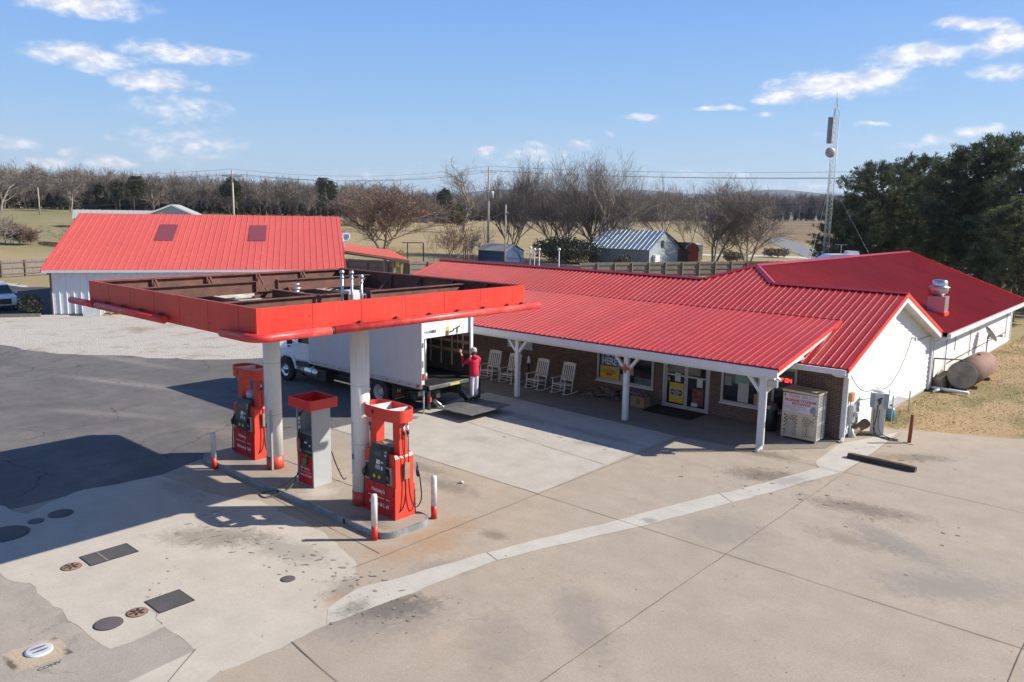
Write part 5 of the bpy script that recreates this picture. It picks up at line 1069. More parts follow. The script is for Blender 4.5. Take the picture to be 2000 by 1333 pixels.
PLAT = mat('lift_platform', (.17, .17, .165), .5, metal=.35, var=.25, scale=3, dirt=(.30, .24, .17), dirtf=.55, dscale=1.2, bump=.3, bscale=60)
def plat(xa, xb, za, zb, y0, y1, th=.05): return [(xa, y0, za - th), (xb, y0, zb - th * .4), (xb, y1, zb - th * .4), (xa, y1, za - th), (xa, y0, za), (xb, y0, zb), (xb, y1, zb), (xa, y1, za)]
PX0, PXM, PX1 = -21.0, -20.15, -19.15
m1 = MB(); m1.hex(plat(PX0, PXM - .012, .27, .29, 19.62, 21.78)); pl = m1.build('lift_platform', PLAT, tr)
m1 = MB(); m1.hex(plat(PXM + .012, PX1, .29, .30, 19.62, 21.78)); m1.build('lift_platform', PLAT, tr)
m1 = MB(); m1.box((PXM - .03, 19.62, .262), (PXM + .03, 21.78, .287)); m1.build('platform_hinge', GALV, pl)
# ================================================================ person on the lift
SKIN = mat('skin', (.52, .30, .22), .55, var=.05); HOOD = mat('red_hoodie', (.56, .012, .045), .75, var=.15, scale=8, bump=.3); JOG = mat('pale_grey_trousers', (.50, .50, .57), .8, var=.1, scale=8, bump=.3); BOOT = mat('brown_boots', (.06, .04, .03), .6); CAP = mat('camo_cap', (.42, .40, .37), .8, var=.3, scale=25)
def skin(name, verts, edges, radii, mt, par, sub=2, root=0):
    me = bpy.data.meshes.new(name); me.from_pydata(verts, edges, []); o = bpy.data.objects.new(name, me); COL.objects.link(o)
    md = o.modifiers.new('s', 'SKIN'); md.use_smooth_shade = True; md.branch_smoothing = .6
    for i, r_ in enumerate(radii):
        sv = me.skin_vertices[0].data[i]; sv.radius = r_ if isinstance(r_, tuple) else (r_, r_); sv.use_root = (i == root)
    o.modifiers.new('d', 'SUBSURF').levels = sub; o.modifiers['d'].render_levels = sub
    bpy.context.view_layer.update(); dg = bpy.context.evaluated_depsgraph_get(); m2 = bpy.data.meshes.new_from_object(o.evaluated_get(dg))
    o.modifiers.clear(); o.data = m2; m2.materials.clear(); m2.materials.append(mt); m2.polygons.foreach_set('use_smooth', [True] * len(m2.polygons))
    if par: o.parent = par
    return o
# body frame: person faces -x (towards the open box), y to their right is +y... local coordinates, z up, height 1.84 then scaled
pe = thing('person', 'person in red hoodie, pale trousers and cap, reaching up on the tail lift', 'person', (-20.66, 21.32, .285), R(-8))
K = 1.165
def k_(*p): return tuple(c * K for c in p)
# one continuous body (skin) ...
bv = [k_(0, 0, .98), k_(0, 0, 1.12), k_(-.01, 0, 1.28), k_(-.01, 0, 1.42), k_(-.02, 0, 1.50), k_(-.03, 0, 1.58), k_(-.035, 0, 1.66), k_(-.03, 0, 1.74),
      k_(0, -.09, .92), k_(.015, -.10, .50), k_(.03, -.10, .10), k_(-.10, -.10, .05), k_(0, .09, .92), k_(-.03, .11, .50), k_(-.01, .12, .10), k_(-.14, .12, .05),
      k_(-.01, -.19, 1.43), k_(-.24, -.25, 1.30), k_(-.40, -.22, 1.50), k_(-.46, -.20, 1.58), k_(-.01, .19, 1.43), k_(-.14, .24, 1.20), k_(-.34, .12, 1.16), k_(-.41, .09, 1.17)]
be = [(0, 1), (1, 2), (2, 3), (3, 4), (4, 5), (5, 6), (6, 7), (0, 8), (8, 9), (9, 10), (10, 11), (0, 12), (12, 13), (13, 14), (14, 15), (3, 16), (16, 17), (17, 18), (18, 19), (3, 20), (20, 21), (21, 22), (22, 23)]
br_ = [(.09, .12), (.085, .11), (.09, .12), (.08, .11), (.055, .06), (.052, .052), (.09, .082), (.075, .07), .08, .058, .042, .03, .08, .058, .042, .03, .045, .038, .034, .03, .045, .038, .034, .03]
body = skin('body', bv, be, [tuple(x * K for x in r_) if isinstance(r_, tuple) else r_ * K for r_ in br_], SKIN, pe)
m1 = MB(); rr_ = []; n = 24
for z, rx, ry, dx in ((.86, .128, .165, 0), (.875, .142, .178, 0), (.93, .140, .176, 0), (.95, .146, .182, 0), (1.06, .138, .174, 0), (1.18, .134, .172, .0), (1.30, .140, .182, -.005), (1.39, .138, .192, -.005), (1.45, .115, .165, -.005), (1.50, .085, .10, 0), (1.54, .07, .078, 0)):
    rr_.append([m1.V(k_(dx + rx * math.cos(2 * math.pi * k / n) * (1 + .03 * math.sin(k * 2.3 + z * 9)), ry * math.sin(2 * math.pi * k / n) * (1 + .03 * math.sin(k * 1.7 + z * 14)), z)) for k in range(n)])
for a, b in zip(rr_, rr_[1:]):
    for k in range(n): m1.F((a[k], a[(k + 1) % n], b[(k + 1) % n], b[k]), 0, True)
hd3 = m1.build('hoodie', HOOD, pe, False)
for pts in ((k_(-.01, -.13, 1.42), k_(-.03, -.20, 1.40), k_(-.24, -.255, 1.30), k_(-.39, -.222, 1.485)), (k_(-.01, .13, 1.42), k_(-.01, .20, 1.39), k_(-.14, .245, 1.20), k_(-.325, .13, 1.16))):
    m1 = MB(); P_ = [Vector(p) for p in pts]; out = []
    for i in range(3):
        p0, p1, p2, p3 = P_[max(i - 1, 0)], P_[i], P_[i + 1], P_[min(i + 2, 3)]
        for j in range(5): t_2 = j / 5; out.append(.5 * ((2 * p1) + (p2 - p0) * t_2 + (2 * p0 - 5 * p1 + 4 * p2 - p3) * t_2 ** 2 + (3 * p1 - p0 - 3 * p2 + p3) * t_2 ** 3))
    out.append(P_[-1]); m1.tube(out, [(.085 - .04 * (j / (len(out) - 1))) * K * (1 + .05 * math.sin(j * 2.1)) for j in range(len(out))], 14); m1.build('sleeve', HOOD, hd3, False)
skin('hood', [k_(.03, -.10, 1.52), k_(.10, -.05, 1.50), k_(.12, 0, 1.49), k_(.10, .05, 1.50), k_(.03, .10, 1.52)], [(0, 1), (1, 2), (2, 3), (3, 4)], [.045 * K, .06 * K, .065 * K, .06 * K, .045 * K], HOOD, pe, 1)
tv = [k_(0, 0, 1.0), k_(0, 0, .92), k_(0, -.09, .84), k_(.015, -.10, .50), k_(.03, -.10, .16), k_(0, .09, .84), k_(-.03, .11, .50), k_(-.01, .12, .16)]
skin('trousers', tv, [(0, 1), (1, 2), (2, 3), (3, 4), (1, 5), (5, 6), (6, 7)], [tuple(x * K for x in r_) for r_ in ((.13, .165), (.135, .165), (.105, .10), (.078, .078), (.062, .06), (.105, .10), (.078, .078), (.062, .06))], JOG, pe)
for y, x in ((-.10, .03), (.12, -.01)):
    skin('boot', [k_(x + .01, y, .20), k_(x + .01, y, .08), k_(x - .07, y, .055), k_(x - .17, y, .045)], [(0, 1), (1, 2), (2, 3)], [tuple(q * K for q in r_) for r_ in ((.052, .052), (.056, .052), (.05, .055), (.04, .042))], BOOT, pe, 2, 1)
m1 = MB(); m1.lathe([(.104 * K, 1.665 * K), (.108 * K, 1.70 * K), (.10 * K, 1.76 * K), (.07 * K, 1.80 * K), (.01, 1.815 * K)], (-.03 * K, 0, 0), n=20); cp = m1.build('cap', CAP, pe, False)
m1 = MB(); m1.prism([(-.11 * K, -.085 * K, 1.67 * K), (-.19 * K, -.07 * K, 1.66 * K), (-.22 * K, 0, 1.66 * K), (-.19 * K, .07 * K, 1.66 * K), (-.11 * K, .085 * K, 1.67 * K)], (0, 0, .012)); m1.build('cap_brim', CAP, cp, False)
HAIR = mat('brown_hair', (.10, .055, .03), .8)
m1 = MB(); m1.lathe([(.06 * K, 1.57 * K), (.092 * K, 1.60 * K), (.098 * K, 1.67 * K)], (-.02 * K, 0, 0), n=18, cap=False); m1.build('hair', HAIR, pe, False)
m1 = MB(); m1.lathe([(.03, 1.52 * K), (.07 * K, 1.545 * K), (.075 * K, 1.60 * K), (.05 * K, 1.62 * K)], (-.075 * K, 0, 0), n=14); m1.build('beard', mat('reddish_beard', (.24, .09, .04), .8), pe, False)
m1 = MB(); m1.tube([k_(-.122, 0, 1.66), k_(-.145, 0, 1.625), k_(-.12, 0, 1.61)], [.01, .018, .012], 8); m1.build('nose', SKIN, pe, False)
for s_ in (-1, 1):
    m1 = MB(); m1.lathe([(.004, -.012), (.012, -.006), (.012, .006), (.004, .012)], (-.112 * K, s_ * .034 * K, 1.655 * K), 'X', 10); m1.build('eye', BLACK, pe, False)
    m1 = MB(); m1.tube([k_(-.02, s_ * .088, 1.60), k_(-.005, s_ * .10, 1.63), k_(-.015, s_ * .095, 1.66)], [.01, .018, .012], 6); m1.build('ear', SKIN, pe, False)
for s_, c, up in ((-1, (-.475, -.19, 1.60), (-.35, .1, .93)), (1, (-.43, .085, 1.175), (-.95, -.1, .1))):
    up = Vector(up).normalized(); side = Vector((.2, 1, 0)).normalized(); c = Vector(k_(*c)); pv = [c - up * .03, c + up * .05]; ee = [(0, 1)]; rr = [(.028, .018), (.036, .018)]
    for q, L in ((-1.5, .072), (-.5, .085), (.5, .08), (1.5, .062)):
        i0 = len(pv); b = c + up * .055 + side * q * .019; pv += [tuple(b), tuple(b + up * L * .5 + side * q * .004), tuple(b + up * L + side * q * .005 + Vector((-.022, 0, -.008)))]; ee += [(1, i0), (i0, i0 + 1), (i0 + 1, i0 + 2)]; rr += [(.0115, .0115), (.010, .010), (.0085, .0085)]
    i0 = len(pv); b = c + side * s_ * .03; pv += [tuple(b + up * .0), tuple(b + side * s_ * .03 + up * .03), tuple(b + side * s_ * .045 + up * .06)]; ee += [(0, i0), (i0, i0 + 1), (i0 + 1, i0 + 2)]; rr += [(.014, .014), (.012, .012), (.0095, .0095)]
    skin('hand', [tuple(p) for p in pv], ee, rr, SKIN, pe, 1)
# ================================================================ things on the porch
def rocker():
    t = thing('rocking_chair', 'white slatted rocking chair', 'rocking chair', (0, 0, 0), 0, 'white rocking chairs along the brick wall')
    W = .33; k = 1.12; z = lambda v: v * k
    P = mat('chair_white', (.66, .65, .62), .5, var=.05) if 'chair_white' not in bpy.data.materials else bpy.data.materials['chair_white']
    bk = lambda h: .26 + (h - .42) * .26      # y of the back at height h
    for s_ in (-1, 1):
        m1 = MB(); pts = [(s_ * W, -.42 + i * .105, .045 + .00 + .14 * ((i - 5) / 6.5) ** 2 * 1.0) for i in range(11)]; m1.tube(pts, .022, 6); m1.build('rocker', P, t, False)
        m1 = MB(); m1.tube([(s_ * W, -.34, .07), (s_ * W, -.27, z(.42)), (s_ * W, -.27, z(.62))], .022, 6); m1.build('leg', P, t, False)
        m1 = MB(); m1.tube([(s_ * W * .96, .20, .07), (s_ * W * .96, .24, z(.42)), (s_ * W * .96, bk(.8), z(.80)), (s_ * W * .96, bk(1.17), z(1.18))], [.022, .024, .022, .018], 6); m1.build('leg', P, t, False)
        m1 = MB(); m1.box((s_ * W - .035, -.36, z(.62)), (s_ * W + .035, bk(.66), z(.62) + .025)); m1.build('armrest', P, t, False)
    m1 = MB(); m1.hex([(-W, -.32, z(.41)), (W, -.32, z(.41)), (W, .22, z(.37)), (-W, .22, z(.37)), (-W, -.32, z(.44)), (W, -.32, z(.44)), (W, .22, z(.40)), (-W, .22, z(.40))]); m1.build('seat', P, t, False)
    m1 = MB(); m1.hex([(-W, bk(1.06), z(1.06)), (W, bk(1.06), z(1.06)), (W, bk(1.06) + .025, z(1.06)), (-W, bk(1.06) + .025, z(1.06)), (-W, bk(1.17), z(1.15)), (W, bk(1.17), z(1.15)), (W, bk(1.17) + .025, z(1.15)), (-W, bk(1.17) + .025, z(1.15))]); m1.prism([(-W, bk(1.17), z(1.15)), (-W * .4, bk(1.17), z(1.18)), (W * .4, bk(1.17), z(1.18)), (W, bk(1.17), z(1.15))], (0, .025, 0)); m1.build('top_rail', P, t, False)
    m1 = MB(); m1.box((-W, bk(.5), z(.50)), (W, bk(.5) + .025, z(.56))); m1.build('lower_rail', P, t, False)
    for q in range(6):
        x = -W * .78 + q * W * 1.56 / 5; m1 = MB(); m1.hex([(x - .024, bk(.54), z(.54)), (x + .024, bk(.54), z(.54)), (x + .024, bk(.54) + .014, z(.54)), (x - .024, bk(.54) + .014, z(.54)), (x - .024, bk(1.08), z(1.08)), (x + .024, bk(1.08), z(1.08)), (x + .024, bk(1.08) + .014, z(1.08)), (x - .024, bk(1.08) + .014, z(1.08))]); m1.build('back_slat', P, t, False)
    for y, h in ((-.30, .22), (-.29, .34), (.23, .2), (.235, .31)):
        m1 = MB(); m1.cyl((-W, y, z(h)), (W, y, z(h)), .012, 6); m1.build('stretcher', P, t, False)
    return t
rk = rocker(); rk.location = (-23.75, 25.55, .008); rk.rotation_euler = (0, 0, R(6)); rk['label'] = 'white rocking chair just behind the person in red, leftmost of the four'
dup(rk, (-22.55, 25.55, .008), R(4), 'white rocking chair partly hidden by the porch post')
dup(rk, (-20.95, 25.5, .008), R(-3), 'white rocking chair just right of the porch post and the smoking post')
dup(rk, (-19.62, 25.62, .008), R(-2), 'white rocking chair at the right end of the row, nearest the driftwood')
at_ = thing('ashtray_post', 'black smoking post with a white cone top between two rocking chairs', 'ashtray', (-21.62, 25.75, .008))
m1 = MB(); m1.lathe([(.14, 0), (.15, .03), (.05, .10), (.045, 1.08)], n=16); m1.build('stand', BLACK, at_, False)
m1 = MB(); m1.lathe([(.07, 1.06), (.085, 1.10), (.045, 1.32), (.02, 1.36)], n=16); m1.build('cone', WHITE2, at_, False)
# gnarled driftwood
rnd = random.Random(5); m1 = MB()
for i in range(26):
    p = Vector((rnd.uniform(-.65, .75), rnd.uniform(-.18, .18), rnd.uniform(.05, .25))); d = Vector((rnd.uniform(-1, 1), rnd.uniform(-.4, .4), rnd.uniform(-.1, .9))).normalized(); pts = [p]; rr = [rnd.uniform(.06, .11)]
    for j in range(5): d = (d + Vector((rnd.uniform(-.6, .6), rnd.uniform(-.5, .5), rnd.uniform(-.6, .35)))).normalized(); q = pts[-1] + d * rnd.uniform(.09, .17); q.z = max(.06, min(.72 - abs(q.x) * .35, q.z)); pts.append(q); rr.append(rr[-1] * .82)
    m1.tube(pts, rr, 7)
o = m1.build('driftwood', mat('driftwood', (.17, .135, .11), .9, var=.5, scale=7, dirt=(.05, .04, .035), dirtf=.7, dscale=4, bump=.5)); o.location = (-17.95, 26.35, .01); tag(o, 'pile of gnarled grey driftwood under the lottery window', 'driftwood')
bt = thing('cardboard_box', 'brown cardboard box under the right half of the lottery window', 'box', (-16.15, 26.2, .008))
m1 = MB(); m1.box((-.34, -.22, 0), (.30, .22, .42)); m1.build('carton', mat('carton', (.26, .17, .10), .8), bt, False)
m1 = MB(); m1.box((-.05, -.224, .12), (.10, -.221, .34)); m1.build('printed_panel', mat('carton_print', (.10, .10, .07), .8), bt, False)
rnd = random.Random(9); m1 = MB()
for i in range(14):
    p = Vector((rnd.uniform(-.3, .3), rnd.uniform(-.15, .15), .47)); m1.tube([p, p + Vector((rnd.uniform(-.2, .2), rnd.uniform(-.1, .1), rnd.uniform(.0, .07)))], [.05, .04], 7)
o = m1.build('folded_sack', mat('purple_cloth', (.15, .13, .24), .7, var=.3, scale=6)); o.location = (-16.15, 26.2, .008); tag(o, 'crumpled purple sack lying on the cardboard box', 'sack')
m1 = MB(); m1.box((-15.75, 25.62, .012), (-13.6, 26.85, .03)); o = m1.build('door_mat', mat('mat_black', (.012, .013, .016), .95, var=.2, scale=30)); tag(own(o, (-14.7, 26.2, .012)), 'black door mat in front of the double glass door', 'mat')
tb = thing('trash_bin', 'black bin with a grey domed lid behind the last porch post', 'bin', (-10.95, 26.42, .008))
m1 = MB(); m1.lathe([(.24, 0), (.27, .02), (.29, .80), (.27, .82)], n=20); m1.build('bin_body', BLACK, tb, False)
m1 = MB(); m1.lathe([(.30, .80), (.30, .86), (.24, .98), (.10, 1.04), (.01, 1.05)], n=20); m1.build('lid', mat('bin_lid', (.10, .10, .105), .4), tb, False)
m1 = MB(); m1.box((-.14, -.31, .84), (.14, -.22, .95)); m1.build('lid_opening', mat('grey_flap', (.36, .35, .35), .5), tb, False)
# propane cage
pc = thing('propane_cage', 'tall steel propane cylinder cabinet with a printed door in front of the brick wall', 'propane cabinet', (-9.65, 26.25, 0))
CAGE = mat('cage_metal', (.54, .475, .38), .42, metal=.35, var=.12, dirt=(.30, .25, .20), dirtf=.35)
CAGE2 = mat('cage_side', (.50, .50, .50), .4, metal=.4, var=.1)
x0, x1, y0, y1 = -.62, .60, -.40, .34
def holes(mb, P, u0, u1, v0, v1, nu, nv, hole=.45, stag=True):
    """perforated panel made of strips around real openings"""
    du_, dv_ = (u1 - u0) / nu, (v1 - v0) / nv
    for j in range(nv):
        va, vb = v0 + j * dv_, v0 + (j + 1) * dv_; vm = va + dv_ * (1 - .56)
        mb.F([mb.V(P(*q)) for q in ((u0, va), (u1, va), (u1, vm), (u0, vm))])
        off = (.5 if (j % 2 and stag) else 0) * du_; cur = u0; i = 0
        while True:
            ha = u0 + off + i * du_ + du_ * .19; hb = ha + du_ * .62
            if hb > u1 - .005: break
            mb.F([mb.V(P(*q)) for q in ((cur, vm), (ha, vm), (ha, vb), (cur, vb))]); cur = hb; i += 1
        mb.F([mb.V(P(*q)) for q in ((cur, vm), (u1, vm), (u1, vb), (cur, vb))])
m1 = MB(); F_ = lambda u, v_: (u, y0, v_)
for a, b, c_, d in ((x0, x1, .08, .16), (x0, x0 + .06, .16, .86), (-.06, .06, .16, .86), (x1 - .08, x1, .16, .86), (x0, x1, .86, 1.62)): m1.F([m1.V(F_(*q)) for q in ((a, c_), (b, c_), (b, d), (a, d))])
holes(m1, F_, x0 + .06, -.06, .16, .86, 5, 11); holes(m1, F_, .06, x1 - .08, .16, .86, 5, 11)
dr = m1.build('front_door', CAGE, pc, False)
m1 = MB(); G_ = lambda u, v_: (x1, u, v_)
for a, b, c_, d in ((y0, y1, .08, .16), (y0, y0 + .06, .16, 1.62), (y1 - .06, y1, .16, 1.62), (y0 + .06, y1 - .06, .60, .70), (y0 + .06, y1 - .06, 1.10, 1.22)): m1.F([m1.V(G_(*q)) for q in ((a, c_), (b, c_), (b, d), (a, d))])
holes(m1, G_, y0 + .06, y1 - .06, .16, .60, 7, 9); holes(m1, G_, y0 + .06, y1 - .06, .70, 1.10, 7, 8); holes(m1, G_, y0 + .06, y1 - .06, 1.22, 1.62, 7, 8); m1.build('side_panel', CAGE2, pc, False)
m1 = MB(); m1.box((x0, y0 + .01, .08), (x0 + .02, y1, 1.62)); m1.box((x0 + .02, y1 - .02, .08), (x1 - .02, y1, 1.62)); m1.box((x0 + .02, y0 + .02, .10), (x1 - .02, y1 - .02, .12)); m1.build('back_panel', BLACK, pc, False)  # inside painted black to stand in for the shade behind the holes
m1 = MB(); m1.hex([(x0 - .02, y0 - .03, 1.66), (x1 + .02, y0 - .03, 1.64), (x1 + .02, y1 + .02, 1.66), (x0 - .02, y1 + .02, 1.68), (x0 - .02, y0 - .03, 1.74), (x1 + .02, y0 - .03, 1.70), (x1 + .02, y1 + .02, 1.72), (x0 - .02, y1 + .02, 1.76)]); m1.build('top', CAGE, pc, False)
for i, xx in enumerate((x0 + .04, x1 - .04)):
    for yy_ in (y0 + .04, y1 - .04): m2 = MB(); m2.box((xx - .02, yy_ - .02, 0), (xx + .02, yy_ + .02, .09)); m2.build('leg', GREYM, pc, False)
m1 = MB(); m1.box((x0 + .04, y0 - .006, .98), (x1 - .04, y0 - .001, 1.60)); pp = m1.build('sign_panel', mat('sign_white', (.62, .60, .62), .5), dr, False)
fr = face_rot((0, -1, 0)); RI = mat('red_ink', (.45, .03, .05), .5); MI = mat('mauve_ink', (.42, .12, .2), .5); BI = mat('blue_ink', (.08, .09, .32), .5); GI = mat('grey_ink', (.2, .2, .22), .5)
txt('CLARK GAS CO.', .125, MI, pp, (.04, y0 - .008, 1.53), fr, off=.002, sx_=1.02, world=False); txt('APPLIANCES  SALES & SERVICE', .045, GI, pp, (.0, y0 - .008, 1.445), fr, world=False)
txt('PROPANE CYLINDER', .118, RI, pp, (-.01, y0 - .008, 1.375), fr, off=.005, sx_=.98, world=False); txt('EXCHANGE', .118, RI, pp, (.02, y0 - .008, 1.27), fr, off=.005, world=False)
txt('Trade your empty cylinder here', .055, BI, pp, (-.16, y0 - .008, 1.175), fr, world=False); txt('NO SMOKING NO OPEN FLAMES', .05, MI, pp, (-.16, y0 - .008, 1.10), fr, world=False); txt('WITHIN 20 FEET', .05, BI, pp, (-.2, y0 - .008, 1.035), fr, world=False)
m1 = MB(); m1.box((x0 + .06, y0 - .009, 1.49), (x0 + .10, y0 - .006, 1.59)); m1.build('sign_logo', BI, pp, False)
m1 = MB(); m1.lathe([(.001, -.001), (.11, -.001), (.11, .001), (.001, .001)], (.44, y0 - .009, 1.12), 'Y', 20); m1.box((.38, y0 - .010, 1.22), (.50, y0 - .008, 1.26)); m1.build('cylinder_picture', mat('cyl_grey', (.30, .31, .33), .4), pp, False)
m1 = MB(); m1.tube([(x1 - .10, y0 - .02, .98), (x1 - .10, y0 - .06, .94), (x1 - .10, y0 - .04, .84)], [.035, .03, .02], 8); m1.build('latch', STEEL, dr, False)
rnd = random.Random(4)
m0 = None
for i in range(3):
    for j in range(2):
        c = thing('propane_cylinder', 'white propane cylinder inside the steel cabinet', 'propane cylinder', (-9.65 - .40 + i * .38, 26.25 - .16 + .0, .12 + j * .62), 0, 'white propane cylinders seen through the cabinet perforations')
        m1 = MB(); m1.lathe([(.10, 0), (.15, .03), (.155, .10), (.155, .30), (.12, .38), (.04, .41)], n=14); m1.build('tank', WHITE2, c, False); m1 = MB(); m1.lathe([(.09, .38), (.09, .48)], n=12, cap=False); m1.build('collar', WHITE2, c, False)
# ---- right yard
am = thing('air_machine', 'white and grey coin air and vacuum machine with coiled black hoses by the white gable', 'air machine', (-8.0, 28.75, 0), R(18))
AM = mat('air_machine_beige', (.60, .56, .49), .5, dirt=(.36, .25, .18), dirtf=.5, dscale=3); AMG = mat('air_machine_grey', (.27, .31, .36), .5)
m1 = MB(); m1.box((-.20, -.24, 0), (.24, .22, .98), bev=.01); m1.build('cabinet', AM, am, False)
m1 = MB(); m1.box((-.24, -.28, .98), (.28, .26, 1.50), bev=.01); hd2 = m1.build('head', AM, am, False)
for a, b in (((-.27, -.30, 1.0), (-.14, -.10, 1.46)), ((.16, -.30, .98), (.30, -.10, 1.50)), ((.20, .08, 1.0), (.31, .28, 1.44)), ((-.27, .1, 1.0), (-.2, .28, 1.44))): m2 = MB(); m2.box(a, b); m2.build('corner_guard', AMG, hd2, False)
m1 = MB(); m1.prism([(-.26, -.30, 1.50), (.30, -.30, 1.50), (.30, .28, 1.50), (-.26, .28, 1.50)], (0, 0, .02)); m1.lathe([(.26, 0), (.20, .06), (.02, .09)], (.02, 0, 1.52), n=4); m1.build('lid', WHITE2, am, False)
m1 = MB(); m1.tube([(.02, -.30, 1.12), (.03, -.33, 1.22), (-.03, -.34, 1.30)], [.03, .05, .045], 8); m1.tube([(.03, -.33, 1.3), (.08, -.35, 1.36)], [.05, .03], 8); m1.build('nozzle', mat('dark_green_black', (.03, .05, .04), .5), am, False)
hose(am, [(-.02, -.30, 1.1), (-.05, -.33, .6), (-.10, -.36, .25), (.0, -.45, .04), (.30, -.55, .03), (.62, -.62, .03), (.66, -.78, .03), (.40, -.80, .03), (.05, -.5, .03), (-.4, -.35, .03)], .017)
hose(am, [(.05, -.30, .92), (.03, -.34, .5), (.12, -.38, .15), (.35, -.48, .04), (.60, -.70, .03), (.3, -.72, .03), (.02, -.42, .04), (-.12, -.36, .5), (-.12, -.30, .95)], .014, mt=mat('green_hose', (.03, .05, .035), .5))
ch = thing('clay_pipe', 'brown clay drain pipe lying against the white wall beside the air machine', 'pipe', (-8.4, 28.3, 0))
m1 = MB(); p0, p1_ = Vector((-8.52, 27.75, .14)), Vector((-8.30, 28.55, .36)); m1.tube([p0, p1_], .15, 16, caps=False); m1.tube([p1_ - (p1_ - p0) * .16, p1_], .17, 16, caps=False); m1.tube([p0, p1_], .125, 16, caps=False); m1.build('pipe_body', mat('clay_brown', (.24, .14, .07), .7, var=.2), ch)
m1 = MB(); m1.lathe([(.16, 0), (.15, .02), (.14, .08), (.04, .3)], (-8.5, 27.7, 0), n=12); m1.build('pipe_elbow', GREYM, ch)
tp = thing('wall_tray', 'grey metal tray held by three steel stakes beside the white wall', 'tray', (-8.3, 32.0, 0))
m1 = MB(); m1.hex([(-8.55, 31.1, .50), (-8.12, 30.75, .50), (-8.05, 33.0, .50), (-8.5, 33.1, .50), (-8.55, 31.1, .54), (-8.12, 30.75, .54), (-8.05, 33.0, .54), (-8.5, 33.1, .54)]); m1.build('tray', GALV, tp)
for x, y, h in ((-8.6, 32.2, .95), (-8.12, 31.0, .98), (-8.05, 33.0, .85)): m1 = MB(); m1.box((x - .02, y - .02, 0), (x + .02, y + .02, h)); m1.build('stake', GREYM, tp)
gb = thing('gas_bottle', 'small blue gas bottle on the ground under the grey wall tray', 'gas bottle', (-8.22, 31.2, 0))
m1 = MB(); m1.lathe([(.12, 0), (.17, .04), (.17, .36), (.12, .46), (.04, .5)], n=16); m1.build('bottle', mat('bottle_blue', (.09, .26, .36), .4), gb, False); m1 = MB(); m1.cyl((0, 0, .48), (0, 0, .58), .05, 10); m1.build('valve', BLACK, gb, False)
rp_ = thing('rusty_post', 'leaning rusty steel post standing on the concrete by the lawn', 'post', (-6.78, 28.28, 0))
m1 = MB(); m1.tube([(0, 0, 0), (.03, .02, 1.0)], .06, 14); m1.build('post', RUSTPOLE, rp_, False); m1 = MB(); m1.box((-.16, -.16, .002), (.16, .16, .02)); m1.build('base_plate', mat('plate_concrete', (.42, .30, .2), .8), rp_, False)
m1 = MB(); L = 2.0; n = 14; prof = [(-.12, 0), (.12, 0), (.13, .07), (.09, .15), (0, .17), (-.09, .15), (-.13, .07)]
rnd = random.Random(2); rings = []
for i in range(n + 1):
    x = -L / 2 + L * i / n; s_ = .9 if i in (0, n) else 1; rings.append([m1.V((x, y * s_ + rnd.gauss(0, .004), z * s_ + rnd.gauss(0, .004))) for y, z in prof])
for a, b in zip(rings, rings[1:]):
    for q in range(len(prof)): m1.F((a[q], a[(q + 1) % len(prof)], b[(q + 1) % len(prof)], b[q]), 0, False)
m1.F(rings[0][::-1]); m1.F(rings[-1]); tm = m1.build('wheel_stop_timber', mat('creosoted_timber', (.055, .04, .03), .9, var=.4, scale=4, dirt=(.16, .12, .09), dirtf=.6, dscale=3, stretch=(.4, 3, 3), bump=.6)); tm.location = (-6.75, 25.12, 0); tm.rotation_euler = (0, 0, R(-2)); tag(tm, 'dark weathered timber wheel stop lying on the concrete', 'timber')
tk = thing('oil_tank', 'old rusty cylindrical oil tank lying on the grass by the white wall', 'tank', (-7.5, 41, 0))
m1 = MB(); m1.lathe([(.01, 38.75 - 41), (.60, 38.77 - 41), (.62, 38.80 - 41), (.62, 2.35), (.60, 2.4), (.01, 2.42)][::1], (-7.5, 41, .72), 'X', 36) if False else None
m1 = MB(); m1.tube([(-7.45, 38.95, .70), (-7.45, 43.3, .62)], .62, 36); m1.build('tank_body', RUST2, tk)
m1 = MB(); m1.tube([(-7.45, 38.90, .70), (-7.45, 38.948, .70)], .605, 36); m1.build('tank_end', mat('tank_end_steel', (.24, .22, .19), .75, var=.35, scale=2, dirt=(.33, .28, .22), dirtf=.7, dscale=2.5), tk)
for q in (39.8, 42.5): m1 = MB(); m1.box((-7.95, q - .06, 0), (-6.95, q + .06, .14)); m1.build('skid', WOODPOST, tk)
m1 = MB(); m1.tube([(-8.5, 38.2, 1.42), (-7.5, 39.0, 1.38)], .03, 8); m1.tube([(-7.5, 39.0, 1.38), (-7.5, 39.0, 1.22)], .05, 8); m1.build('feed_pipe', RUST, tk)
m1 = MB(); m1.tube([(-8.5, 38.2, 1.42), (-8.5, 38.2, .1)], .045, 8); m1.build('feed_pipe', RUST, tk)
m1 = MB(); m1.tube([(-7.4, 41.8, 1.24), (-7.4, 41.8, 1.32)], .08, 10); m1.build('cap', RUST, tk)
m1 = MB(); m1.tube([(-8.45, 38.1, .12), (-6.95, 38.05, .10)], .07, 10); m1.tube([(-8.05, 38.08, .12), (-8.2, 37.5, .08)], .06, 10); o = m1.build('drain_pipe', WHITE2); tag(own(o, (-7.7, 38.1, .1)), 'white plastic drain pipe lying in front of the rusty tank', 'pipe')
m1 = MB(); m1.hex([(-8.5, 38.6, .0), (-8.1, 38.4, .0), (-8.1, 39.8, 0), (-8.5, 39.8, 0), (-8.5, 38.6, .35), (-8.15, 38.4, .55), (-8.1, 39.8, .6), (-8.5, 39.8, .7)]); o = m1.build('scrap_sheet', mat('scrap', (.30, .24, .17), .8)); tag(own(o, (-8.3, 39, 0)), 'tan scrap sheet leaning between the tank and wall', 'scrap sheet')
